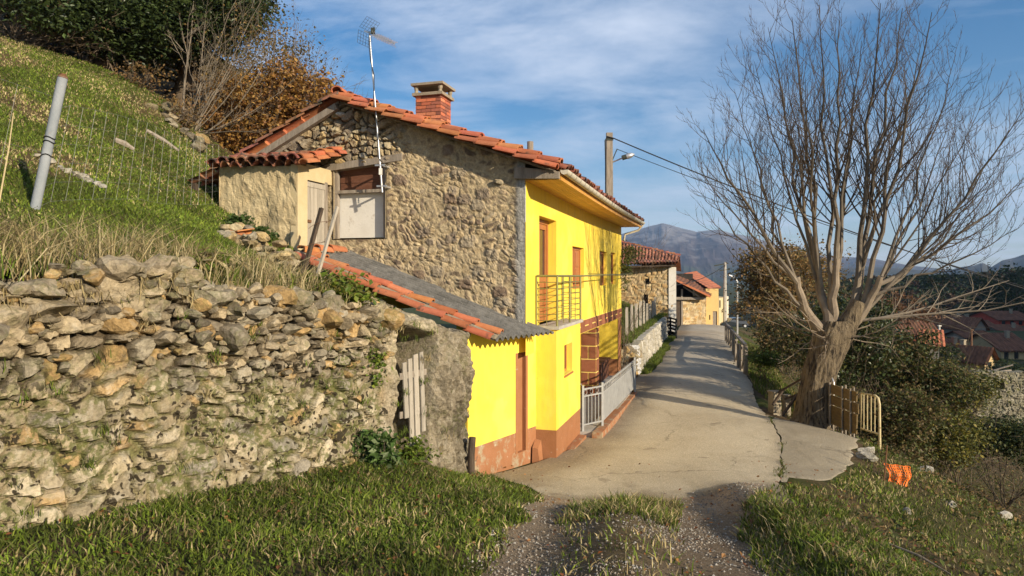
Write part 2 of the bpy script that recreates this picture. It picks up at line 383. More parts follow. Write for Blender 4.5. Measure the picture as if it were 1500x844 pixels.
LOW = [(0,0,-1.55),(0,-6,-1.3),(2,-3,-1.6),(-3,-3,-1.2),(-4,0,-1.4),(-5.5,3,-1.7),
 (-4,5.5,-2.0),(-2.65,7.74,-2.28),(-1.75,9.3,-2.45),(-1.2,10.31,-2.85),(-.7,11,-3.12),(-2.2,6,-2.1),(-1,6.5,-2.3),(-.6,8.5,-2.6),
 (-.3,5.3,-2.26),(.5,5.3,-2.3),(.3,8.6,-2.85),(.36,9.1,-2.98),(1.6,5.2,-2.27),(2.8,8.2,-2.85),(2,9.1,-3.0),(3.5,9.3,-3.0),(.9,10.85,-3.17),(2.4,10.85,-3.15),(4.3,10.6,-3.13),
 (.6,12.3,-3.29),(2,13,-3.31),(4.5,13,-3.3),(6.2,12.85,-3.33),(3,16.15,-3.42),(6.5,16.2,-3.4),(7.2,14.4,-3.4),(5.6,20,-3.48),(4.6,25.3,-3.55),(8.5,25.3,-3.56),
 (10.5,45.7,-3.86),(14.3,45.7,-3.86),(7.7,35,-3.7),(11.5,35,-3.7),(13.9,58,-4.2),(17.7,58,-4.2),(18,75,-5.45),(24,75,-5.5),(22,95,-6.9),(30,95,-6.95),(27,120,-9),
 (6.8,12.2,-3.62),(7.2,11,-3.8),(6.3,9,-3.9),(4,6.5,-2.9),(2.9,5.9,-2.55),(5,7.6,-3.25),(3.6,3,-2.6),(8,5,-4.4),(3,0,-2.1),(7,0,-4),
 (9,16.5,-4.6),(12,17,-6.2),(10.3,25,-4.3),(13,25,-6),(16,22,-6.9),(16,45.7,-4.8),(19,45,-6.3),(24,35,-7.6),(14,10,-7.2),(20,14,-8.4),(30,12,-11),(40,40,-9.6),(32,60,-9),(26,56,-7.4),(50,85,-9.2),(80,110,-9.5),(60,140,-11),(100,150,-10),(100,60,-13),(60,0,-14),(20,-20,-8),(0,-30,-1),
 (-3,18,-3.5),(-8,12,-3.5),(-10,30,-4),(-20,60,-6),(-20,10,-4),(0,40,-4.5),(5,60,-5.5),(-10,100,-10),(20,150,-14),(60,220,-19),(150,200,-17),(0,250,-24),(-120,150,-16),(-100,0,-6)]
UPP = [(-4,5.5,-.03),(-2.83,7.45,-.22),(-1.98,8.85,-.5),(-1.5,9.7,-.72),(-1.0,10.6,-.95),(-5.5,8,.78),(-3.75,12.17,.42),(-5.26,12.63,1.22),(-7.2,17,2.85),(-10.3,14,4.55),(-11,15,5.0),(-8.3,17,4.1),
 (-2.5,11.3,-.3),(-3.5,11.6,.05),(-4.4,11.4,.55),(-3.2,9.6,.05),(-4.5,9.5,.6),(-8,4,1.6),(-6,2,.5),(-9,8,2.7),(-6.5,11,1.7),(-7.5,13,2.6),(-4.9,6,.3),
 (-12,22,6.3),(-12.7,26,8.5),(-17,26,11),(-10,26,5.8),(-15,34,11),(-9,24,4.4),(-6.5,20,2.8),(-16,18,7.6),(-5,16,1.6),(-4,24,2.3),(0,28,.9),(3,26.5,-1.6),(4.0,26.8,-2.3),(3.6,24.6,-2.3),(8.6,42,-2.5),(6,40,-1.7),(5.4,31,-2.35),(3,33,-.8),(2,42,1.2),(8.5,44.5,-2.6),(-10,45,6),(5,55,-2.2),(12,60,-3.8),(15,75,-5.2),(20,120,-9),(0,80,-2),
 (-30,30,15),(-30,10,14),(-20,-5,8),(-10,-5,2.5),(-30,60,14),(-60,30,22),(-60,100,10),(-100,60,20),(-60,-20,14)]
zl0 = tps(LOW); zu0 = tps(UPP)
KN = [(2,5.2,-.08)]
def pts_road():   # D, left, right
    return np.array([(8.6,.42,3.3),(9.3,.40,3.6),(10.2,.2,3.95),(11,-.35,4.2),(11.8,.1,4.5),(12.6,.6,4.85),(13.5,1.1,5.2),(16.15,2.05,6.0),(19,2.95,6.9),(25.7,4.75,8.6),(35,7.4,11.3),(45.7,10.7,14.4),(58,14.0,17.8),(75,18.5,22.8),(95,24,32)])
RD = pts_road()
def road_l(D): return np.interp(D, RD[:,0], RD[:,1])
def road_r(D): return np.interp(D, RD[:,0], RD[:,2])
def hump_c(y): return np.interp(y, [0,5,9], [.6,.75,1.5])   # centre of the grass strip between the ruts
def zl(x, y):
    z = zl0(x, y)
    far = sstep(160, 320, np.hypot(x,y)); z = z*(1-far)+far*(-22+10*fbm(x/300,y/300,5,3)-5)
    w = sstep(9.3,8.2,y)*sstep(1.5,3.5,y)
    z = z+w*.16*np.exp(-((x-hump_c(y))/.42)**2)
    bank = sstep(10.6,9.0,y)*sstep(-1,1,y)
    z = z+bank*.22*np.exp(-np.clip(np.abs(x-(2.95+.12*(y-5)))-.35,0,9)**2/.35**2)
    z = z+bank*.10*np.exp(-((x+.75-.23*(y-5.3))/.4)**2)
    z = z+.03*(fbm(x*1.7,y*1.7,3,4)-.5)*np.where(inroad(x,y),.3,1)
    return z
def zu(x, y): return zu0(x, y)+.10*(fbm(x*1.2,y*1.2,8,5)-.5)
def redge(D): return road_r(D)+.16*(vnoise(D*1.1,D*0,5)-.5)+.06*(vnoise(D*5,D*0,8)-.5)
def inroad(x, y): return (y>8.4)&(y<95)&(x>road_l(y)-.6)&(x<road_r(y)+.1)
BND = np.array([(-9.2,-3.2),(-4,5.5),(-.70,11.0),(-3.55,11.95),tuple(hp(3.72,-.9,0)[:2]),tuple(hp(3.75,.2,0)[:2]),tuple(hp(6.0,.2,0)[:2]),tuple(hp(6.0,11.8,0)[:2]),tuple(hp(.35,12.4,0)[:2]),(4.46,25.2),(9.2,41.7),(10.5,44.6),(12.5,52),(16,66),(19.0,80),(24,120)])
PLY = np.vstack([BND, [(24,400),(-500,400),(-500,-200),(-9.2,-200)]])
def inside(x, y):
    r = np.zeros(np.shape(x), bool); n = len(PLY)
    for k in range(n):
        (x1,y1),(x2,y2) = PLY[k], PLY[(k+1)%n]
        if y1 == y2: continue
        c = ((y1>y)!=(y2>y))&(x < (x2-x1)*(y-y1)/(y2-y1)+x1); r ^= c
    return r
def bdist(x, y):
    d = np.full(np.shape(x), 1e9)
    for k in range(len(BND)-1):
        a, b = BND[k], BND[k+1]; ab = b-a; L = (ab**2).sum()
        t = np.clip(((x-a[0])*ab[0]+(y-a[1])*ab[1])/L, 0, 1)
        d = np.minimum(d, np.hypot(x-a[0]-t*ab[0], y-a[1]-t*ab[1]))
    return d
def axis_(segs):
    out = [segs[0][0]]
    for a, b, st in segs: out += list(np.arange(a, b, st)[1:] if a == out[-1] else np.arange(a,b,st))
    out.append(segs[-1][1]); return np.array(out)
TURF = A(.062,.075,.018); SOIL = A(.10,.07,.04); STRAWC = A(.2,.16,.07)
def build_terrain():
    xs = axis_([(-5000,-400,230),(-400,-60,20),(-60,-8,2.5),(-8,14,.16),(14,60,1.),(60,400,12),(400,5000,230)])
    ys = axis_([(-600,-40,60),(-40,-2,2),(-2,22,.16),(22,60,.7),(60,140,3),(140,500,25),(500,6000,280)])
    X, Y = np.meshgrid(xs, ys, indexing='ij'); Z = zl(X,Y)
    Z = Z-.07*(inroad(X,Y)) -np.where(inside(X,Y)&(bdist(X,Y)>1.2), .8, 0)
    # soil/turf albedo, straw and bare patches where they are
    n1 = fbm(X*.8,Y*.8,21,5); n2 = fbm(X*2.3,Y*2.3,31,4)
    c = TURF[None,None]*(.75+.5*n2[...,None])
    k = sstep(.52,.62,n1)[...,None]; c = c*(1-k)+SOIL*k
    right = np.clip((sstep(5.5,7.5,X-.25*(Y-12))*sstep(60,20,Y))*.6+.9*np.exp(-((X-4.85-.25*(n2-.5)*4)/.5)**2)*sstep(5.5,7,Y)*sstep(11.6,10.6,Y),0,.95)[...,None]; c = c*(1-right)+A(.09,.065,.035)*right
    far = sstep(60,140,np.hypot(X,Y))[...,None]; fc = A(.05,.065,.02)*(.6+.8*fbm(X/60,Y/60,44,4)[...,None]); c = c*(1-far)+fc*far
    mb = MB(); mb.grid(np.stack([X,Y,Z],-1), 0, c, flip=True)
    obj('ground', mb, M['ground'], smooth=True, kind='structure')
    xs = axis_([(-120,-30,6),(-30,-14,1),(-14,-.4,.14),(-.4,10,.3),(10,24,1)])
    ys = axis_([(-30,0,2),(0,20,.14),(20,50,.5),(50,120,4)])
    X, Y = np.meshgrid(xs, ys, indexing='ij'); Z = zu(X,Y)
    d = bdist(X,Y); ins = inside(X,Y)
    n1 = fbm(X*.6,Y*.6,51,5); n2 = fbm(X*2.0,Y*2.0,53,4)
    c = A(.07,.085,.02)*(.7+.6*n2[...,None])
    k = (sstep(.55,.65,n1)*.8)[...,None]; c = c*(1-k)+A(.115,.075,.04)*k
    wd = sstep(15.5,18,Y-.35*(X+9))[...,None]*.8; c = c*(1-wd)+A(.10,.065,.035)*wd
    ok = ins&(d>.12)
    keep = ok[:-1,:-1]&ok[1:,:-1]&ok[:-1,1:]&ok[1:,1:]
    mb = MB(); mb.grid(np.stack([X,Y,Z],-1), 0, c, keep=keep, flip=True)
    obj('hillside', mb, M['ground'], smooth=True, kind='structure')
    # road
    D = np.concatenate([np.arange(8.75,30,.16), np.arange(30,95,.6)])
    u = np.linspace(0,1,60)
    Dg = D[:,None]+0*u[None]
    l = road_l(D)+.12*(vnoise(D*.9,D*0,2)-.5); r = redge(D)
    X = l[:,None]*(1-u)+r[:,None]*u
    front = np.interp(u,[0,.35,.6,1],[.30,.12,-.25,-.62])+.35*(vnoise(u*7,u*0,4)-.5)+.22*(vnoise(u*23,u*0,6)-.5)-.15
    Dg = np.where(Dg<9.8, Dg+(front[None,:])*sstep(9.9,8.75,Dg), Dg)
    Z = zl(X,Dg)+.004
    c = np.ones(X.shape+(3,)); 
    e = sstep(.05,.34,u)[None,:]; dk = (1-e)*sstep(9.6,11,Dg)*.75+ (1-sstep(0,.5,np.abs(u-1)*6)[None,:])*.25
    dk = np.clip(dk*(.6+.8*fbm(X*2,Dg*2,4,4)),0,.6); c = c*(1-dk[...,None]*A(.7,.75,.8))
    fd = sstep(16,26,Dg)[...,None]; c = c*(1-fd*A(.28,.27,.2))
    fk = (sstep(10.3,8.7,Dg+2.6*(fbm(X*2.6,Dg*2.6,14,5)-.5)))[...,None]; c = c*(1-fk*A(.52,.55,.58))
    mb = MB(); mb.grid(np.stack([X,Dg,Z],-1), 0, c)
    obj('road', mb, M['road'], smooth=True, kind='structure')
    # concrete apron by the tree, one crack away from the road
    D = np.arange(10.7,18.6,.12); u = np.linspace(0,1,26)
    l = redge(D)+.008+.03*vnoise(D*4,D*0,9)
    r = np.interp(D,[10.8,12,12.9,14.4,16.4,18.6],[4.7,5.9,6.5,7.25,7.4,7.0])+.2*(vnoise(D*1.6,D*0,6)-.5)+.22*(fbm(D*4,D*0,16,3)-.5)
    X = l[:,None]*(1-u)+r[:,None]*u; Dg = D[:,None]+0*u+.15*(vnoise(X*2.5,X*0,4)-.5)
    c = np.ones(X.shape+(3,))*(.85+.3*fbm(X*1.5,Dg*1.5,7,4)[...,None])
    mb = MB(); mb.grid(np.stack([X,Dg,zl(X,Dg)+.010-.06*np.maximum(sstep(.93,1,u)[None]+0*X, sstep(10.95,10.7,D)[:,None]+0*X)],-1), 0, c)
    obj('concrete_apron', mb, M['apron'], smooth=True, kind='structure')
    # gravel track: two ruts meeting the road
    for k_, (cx0,w0) in enumerate([(-.78,.62),(1.0,.62)]):
        pass
    D = np.arange(1.5,9.6,.14); u = np.linspace(0,1,30)
    l = np.interp(D,[1.5,5.3,9.1,9.6],[-.45,-.28,.42,.55])+.3*(vnoise(D*1.7,D*0,3)-.5); r = np.interp(D,[1.5,5.3,8.2,9.6],[2.5,2.2,2.9,3.6])+.25*(vnoise(D*1.9,D*0,13)-.5)
    X = l[:,None]*(1-u)+r[:,None]*u; Dg = D[:,None]+0*u
    hm = np.exp(-((X-hump_c(Dg))/.36)**2)*sstep(9.0,8.4,Dg)
    c = np.ones(X.shape+(3,))*(.85+.4*fbm(X*3,Dg*3,7,4)[...,None]); c = c*(1-hm[...,None]*A(.3,.32,.5))*(1+.75*sstep(7.6,9.0,Dg+2.2*(fbm(X*2.6,Dg*2.6,15,5)-.5))*(1-.6*hm))[...,None]
    mb = MB(); mb.grid(np.stack([X,Dg,zl(X,Dg)+.006],-1), 0, c)
    obj('gravel_track', mb, M['track'], smooth=True, kind='structure')
build_terrain()

# ---------------------------------------------------------------- camera, sun, sky
cam = bpy.data.cameras.new('camera'); co = bpy.data.objects.new('camera', cam); COL.objects.link(co)
co.location = (0,0,0); co.rotation_euler = (PI/2,0,0)
cam.sensor_width = 36; cam.lens = 36*F/1500; cam.shift_y = -18/1500; cam.clip_start = .1; cam.clip_end = 20000
sc.camera = co
SUN_AZ = A(.72,-.69,0); SUN_EL = math.radians(20)
sd = nrm(SUN_AZ)*math.cos(SUN_EL)+UZ*math.sin(SUN_EL)
sl = bpy.data.lights.new('sun','SUN'); sl.energy = 5.0; sl.angle = math.radians(.5); sl.color = (1,.86,.66)
so = bpy.data.objects.new('sun', sl); COL.objects.link(so)
from mathutils import Vector
so.rotation_euler = Vector(sd).to_track_quat('Z','Y').to_euler()
w = bpy.data.worlds.new('World'); sc.world = w; w.use_nodes = True
nt = w.node_tree; bg = nt.nodes['Background']; bg.inputs['Strength'].default_value = .062
sky = nt.nodes.new('ShaderNodeTexSky'); sky.sky_type = 'NISHITA'; sky.sun_disc = False
sky.sun_elevation = SUN_EL; sky.sun_rotation = math.atan2(SUN_AZ[0], SUN_AZ[1])
sky.altitude = 500; sky.air_density = 1.; sky.dust_density = .5; sky.ozone_density = 2.5
# thin cirrus on a plane high over the place
tc = nt.nodes.new('ShaderNodeTexCoord'); sp = nt.nodes.new('ShaderNodeSeparateXYZ'); nt.links.new(tc.outputs['Generated'], sp.inputs[0])
def mth(op, a, b=None):
    n = nt.nodes.new('ShaderNodeMath'); n.operation = op
    for i, v in enumerate((a,b)):
        if v is None: continue
        if isinstance(v,(int,float)): n.inputs[i].default_value = v
        else: nt.links.new(v, n.inputs[i])
    return n.outputs[0]
den = mth('ADD', mth('MAXIMUM', sp.outputs['Z'], 0.0), .12)
cb = nt.nodes.new('ShaderNodeCombineXYZ'); nt.links.new(mth('DIVIDE',sp.outputs['X'],den), cb.inputs[0]); nt.links.new(mth('DIVIDE',sp.outputs['Y'],den), cb.inputs[1])
mp = nt.nodes.new('ShaderNodeMapping'); mp.inputs['Rotation'].default_value = (0,0,math.radians(28)); mp.inputs['Scale'].default_value = (.8,1.15,1); mp.inputs['Location'].default_value = (2.3,.4,0)
nt.links.new(cb.outputs[0], mp.inputs[0])
n1 = noise_(nt, mp.outputs[0], 1.15, 10, .62, .35); n2 = noise_(nt, mp.outputs[0], .45, 3, .5)
cf = mth('MULTIPLY', ramp(nt, n1, [(.40,0.),(.70,1.)]), ramp(nt, n2, [(.3,.25),(.6,1.)]))
hz = ramp(nt, sp.outputs['Z'], [(.0,.55),(.22,.0)])
cf = mth('MINIMUM', mth('ADD', mth('MULTIPLY', cf, .95), mth('MULTIPLY', hz, .5)), .9)
hs = nt.nodes.new('ShaderNodeHueSaturation'); hs.inputs['Saturation'].default_value = 1.38; hs.inputs['Value'].default_value = 1.34
nt.links.new(sky.outputs[0], hs.inputs['Color'])
skyc = mixc(nt, cf, hs.outputs[0], (9.0,9.9,11.6))
nt.links.new(skyc, bg.inputs['Color'])
sc.view_settings.view_transform = 'Standard'; sc.view_settings.look = 'None'; sc.view_settings.exposure = .60; sc.view_settings.gamma = 1
sc.cycles.use_denoising = True
sc.cycles.max_bounces = 6; sc.cycles.transparent_max_bounces = 8; sc.cycles.volume_bounces = 0
# ---------------------------------------------------------------- masonry
PAL_TAN = np.array([(.36,.27,.15),(.40,.32,.19),(.30,.24,.16),(.43,.36,.23),(.26,.21,.15),(.46,.34,.17),(.34,.30,.22)])
PAL_DRY = np.array([(.29,.235,.155),(.38,.305,.195),(.21,.175,.125),(.42,.335,.21),(.44,.29,.125),(.32,.275,.195),(.26,.21,.14)])
PAL_LOW = np.array([(.40,.325,.205),(.46,.38,.25),(.32,.265,.175),(.50,.42,.285),(.36,.29,.18),(.42,.285,.135),(.29,.255,.195)])
PAL_GAB = np.array([(.34,.265,.165),(.43,.335,.20),(.25,.185,.125),(.47,.375,.235),(.17,.125,.09),(.40,.30,.17),(.31,.25,.18)])
PAL_BARN = np.array([(.52,.33,.14),(.48,.34,.18),(.55,.40,.22),(.42,.27,.12),(.58,.45,.28)])
PAL_WHITE = np.array([(.46,.42,.34),(.52,.48,.40),(.38,.35,.29),(.56,.52,.44),(.42,.37,.28)])
PAL_RUIN = np.array([(.24,.215,.145),(.29,.26,.18),(.19,.165,.11),(.32,.29,.21)])
def pick(pal, r): return pal[np.minimum((r*len(pal)).astype(int), len(pal)-1)]
def masonry(sv, zv, su, sz, depth, pal, mort, seed, joint=.09, rough=.02, warp=.25):
    """sv,zv metre grids -> outward displacement and albedo"""
    wx = (fbm(sv*2.1, zv*2.1, seed+20, 3)-.5)*warp; wz = (fbm(sv*2.1, zv*2.1, seed+40, 3)-.5)*warp
    d1, d2, ci, cj, ox, oy = voro((sv+wx)/su, (zv+wz)/sz, seed)
    r1 = h2(ci,cj,seed+1); r2 = h2(ci,cj,seed+2); r3 = h2(ci,cj,seed+3); r4 = h2(ci,cj,seed+5)
    e = d2-d1; k = sstep(joint*.4, joint*1.8, e)
    disp = depth*k*(.35+.9*r1+1.0*(r2-.5)*ox+1.1*(r3-.5)*oy)+rough*(fbm(sv*9,zv*9,seed+60,4)-.5)*2
    c = pick(pal, r4)*(.82+.36*r1)[...,None]*(.8+.4*fbm(sv*6,zv*6,seed+80,4))[...,None]
    c = c*k[...,None]+np.asarray(mort)*(.7+.6*fbm(sv*12,zv*12,seed+90,3))[...,None]*(1-k)[...,None]
    return disp, c, k

def wall_open(mb, O, dr, nm, L, z0, z1, ops, mi=0, zcut=None, mlow=1, depth=.2, rmi=None):
    """flat wall with real openings; ops = (s0,s1,za,zb[,depth]); reveals go inward (-nm)"""
    ss = sorted({0, L, *[o[0] for o in ops], *[o[1] for o in ops]}); zz = sorted({z0, z1, *[o[2] for o in ops], *[o[3] for o in ops], *([zcut] if zcut is not None else [])})
    O = np.asarray(O, float)
    P = lambda s, z, n=0: O+dr*s+UZ*z+nm*n
    for a, b in zip(ss[:-1], ss[1:]):
        for c, d in zip(zz[:-1], zz[1:]):
            m = ((a+b)/2, (c+d)/2)
            if any(o[0]<m[0]<o[1] and o[2]<m[1]<o[3] for o in ops): continue
            mb.quad(P(a,c),P(b,c),P(b,d),P(a,d), mlow if (zcut is not None and m[1]<zcut) else mi)
    for o in ops:
        q = o[4] if len(o) > 4 else depth; a, b, c, d = o[:4]; r = mi if rmi is None else rmi
        mb.quad(P(a,c),P(a,d),P(a,d,-q),P(a,c,-q), r); mb.quad(P(b,d),P(b,c),P(b,c,-q),P(b,d,-q), r)
        mb.quad(P(a,d),P(b,d),P(b,d,-q),P(a,d,-q), r); mb.quad(P(b,c),P(a,c),P(a,c,-q),P(b,c,-q), r)
    return mb
def tile_sheet(mb, P0, U, V, nu, nv, amp=.045, seed=0, sag=0., mi=0, thick=.02):
    P0, U, V = [np.asarray(q,float) for q in (P0,U,V)]; Nn = nrm(np.cross(U,V))
    if Nn[2] < 0: Nn = -Nn
    K = 8; u = np.arange(nu*K+1)/K; prof = np.abs(np.cos(u*PI))**.8*2-1
    rows = []; cols = []
    for r in range(nv):
        for f in (0.02, .5, .98):
            v = (r+f)/nv; hgt = amp*prof+.035*(1-f)+.012*(h2(np.floor(u+.5), r+0*u, seed)-.5)*2
            jit = (h2(np.floor(u+.5), r+0*u, seed+4)-.5)*.05/np.linalg.norm(V)*(1 if r else 2.)
            p = P0+U[None]*(u/nu)[:,None]+V[None]*(v+jit)[:,None]+Nn[None]*hgt[:,None]
            p[:,2] -= sag*np.sin(PI*u/nu)
            rows.append(p); cols.append((.62+.7*h2(np.floor(u+.5), r+0*u, seed+2))[:,None]*np.ones(3)*np.stack([np.ones_like(u), .85+.3*h2(np.floor(u+.5), r+0*u, seed+3), np.ones_like(u)],1))
    mb.grid(np.stack(rows), mi, np.stack(cols)); 
    low = np.stack(rows)-Nn*thick
    mb.grid(low, mi, np.stack(cols), flip=True)
    mb.grid(np.stack([rows[0]-Nn*thick, rows[0]]), mi, np.stack([cols[0],cols[0]]))
    return mb
def half_tiles(mb, A_, B_, side, n, r=.11, mi=0, seed=1, over=1.12):
    """row of overlapping barrel tiles from the low end A_ to the high end B_"""
    A_ = np.asarray(A_,float); B_ = np.asarray(B_,float); ax = nrm(B_-A_); S = nrm(np.asarray(side,float)-ax*np.dot(side,ax)); Nn = np.cross(S, ax)
    if Nn[2] < 0: Nn = -Nn
    L = np.linalg.norm(B_-A_)/n; q_ = np.random.default_rng(seed); ph = np.linspace(-.08,PI+.08,11)
    for i in range(n):
        a = A_+(B_-A_)*i/n; j = q_.normal(size=3)*.010; j2 = q_.normal(size=3)*.010
        def ring(t, rad, lift): return a+j*(1-t)+j2*t+ax*(L*over*t)+Nn*lift+(np.cos(ph)[:,None]*S*1.05+np.sin(ph)[:,None]*Nn*.82)*rad
        g = np.stack([ring(0,r-.018,.03), ring(0,r*1.06,.03), ring(1,r*.9,-.012), ring(1,r*.78,-.012)])
        c = A(1,1,1)*q_.uniform(.75,1.15)*A(1,q_.uniform(.85,1.2),q_.uniform(.85,1.15))
        mb.grid(g, mi, np.broadcast_to(c, g.shape).copy(), flip=True)
    return mb

# ---------------------------------------------------------------- retaining wall on the left
RW0 = A(-4,5.5,0); RWd = nrm(A(3.3,5.5,0)); RWn = A(RWd[1],-RWd[0],0); RWL = 6.414
def rw_top(s): return np.interp(s, [-4,-1.2,0,.5,.9,1.3,1.75,2.4,3.0,3.7,4.3,5.0,5.7,6.45],[.3,.1,-.10,-.02,.09,.06,-.12,-.27,-.33,-.38,-.52,-.62,-.78,-.93])
def build_retaining():
    st = .024; s = np.arange(-3.6, RWL+.02, st); nv = 104; nb = 18
    S = np.repeat(s[:,None], nv+nb, 1); top = rw_top(s)+.22*(fbm(s*2.3,s*0,3,5)-.5)
    x = RW0[0]+RWd[0]*s; y = RW0[1]+RWd[1]*s; bot = zl(x,y)-.25
    v = np.linspace(0,1,nv)
    Z = np.concatenate([bot[:,None]+(top-bot)[:,None]*v, np.repeat(top[:,None], nb, 1)], 1)
    back = np.concatenate([np.zeros(nv), np.linspace(.03,.75,nb)])[None,:]+0*S
    zz = np.where(back>0, Z+back, Z)
    rel = zz-top[:,None]                                     # depth below the top
    dA, cA, kA = masonry(S, zz, .22, .13, .12, PAL_DRY, (.10,.075,.045), 3, .12, .03, .3)
    dB, cB, kB = masonry(S, zz, .25, .17, .085, PAL_LOW, (.31,.25,.145), 8, .13, .03, .45)
    ms = ((1-kB)*sstep(.40,.55,fbm(S*1.6,zz*1.6,18,4)))[...,None]*.8; cB = cB*(1-ms)+A(.12,.12,.04)*ms
    mixu = sstep(-1.05,-.8, rel+.25*(fbm(S*1.3,zz*1.3,5,3)-.5))*sstep(4.6,3.9,S)
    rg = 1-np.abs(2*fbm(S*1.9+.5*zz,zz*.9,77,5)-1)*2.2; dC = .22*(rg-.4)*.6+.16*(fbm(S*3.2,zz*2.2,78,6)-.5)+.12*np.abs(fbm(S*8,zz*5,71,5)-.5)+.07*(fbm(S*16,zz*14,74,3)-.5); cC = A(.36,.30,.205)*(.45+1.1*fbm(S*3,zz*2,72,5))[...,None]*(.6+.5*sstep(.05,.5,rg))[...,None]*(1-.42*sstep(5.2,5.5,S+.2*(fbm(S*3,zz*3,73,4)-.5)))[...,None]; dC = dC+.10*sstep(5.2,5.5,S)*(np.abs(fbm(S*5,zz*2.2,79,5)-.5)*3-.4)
    out = sstep(3.9,4.5,S)
    d = dA*mixu+(1-mixu)*(dB*(1-out)+dC*out); c = cA*mixu[...,None]+(1-mixu[...,None])*(cB*(1-out[...,None])+cC*out[...,None])
    # hollow behind the pallet gate, running up into a dark mouth
    cx = 4.98+.10*(zz+1.6); hw = .34+.12*np.clip(zz+1.4,0,1)
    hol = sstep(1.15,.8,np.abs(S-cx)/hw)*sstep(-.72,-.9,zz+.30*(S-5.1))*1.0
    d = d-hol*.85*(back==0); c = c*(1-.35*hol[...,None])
    d = d+.22*np.exp(-((S-5.85)/.38)**2-((zz+1.5)/.9)**2)
    d = d-.10*(zz-bot[:,None])*.5+.10                           # batter
    d = d*np.where(back>0, np.exp(-back*2.2), 1)
    wl = np.where(back>0, .35*dA, 0)
    P = np.stack([x[:,None]+RWn[0]*d-RWn[0]*back, y[:,None]+RWn[1]*d-RWn[1]*back, Z+wl+back*.16], -1)
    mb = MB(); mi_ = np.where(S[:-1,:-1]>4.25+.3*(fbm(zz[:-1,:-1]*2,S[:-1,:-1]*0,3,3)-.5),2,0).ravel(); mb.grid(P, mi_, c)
    # loose dry stones bedded in the upper courses and along the top
    q = np.random.default_rng(5)
    for i in range(560):
        ss = q.uniform(-2.5,4.5); dz = q.uniform(-.95,.10)*q.uniform(.5,1) if q.random()<.8 else q.uniform(-.1,.14)
        sz = q.uniform(.045,.10)*(1+1.0*(q.random()<.12))*(1.25 if dz>-.5 else .85); z = float(rw_top(ss))+dz
        p = RW0+RWd*ss+RWn*(.10+.02*q.normal()-.10*max(0,dz)*4)+UZ*z
        cc = pick(PAL_DRY, np.array([q.random()]))[0]*q.uniform(.75,1.2)
        mb.rock(p, (sz*q.uniform(1,1.5), sz*.9, sz*q.uniform(.5,.8)), 1, cc, sub=2, seed=int(q.integers(1e9)))
    obj('retaining_wall', mb, [M['wallstone'], M['drystone'], M['rockface']], smooth=False, label='long grey and tan rubble stone retaining wall blotched with lichen below the grass slope', cat='stone wall')
build_retaining()

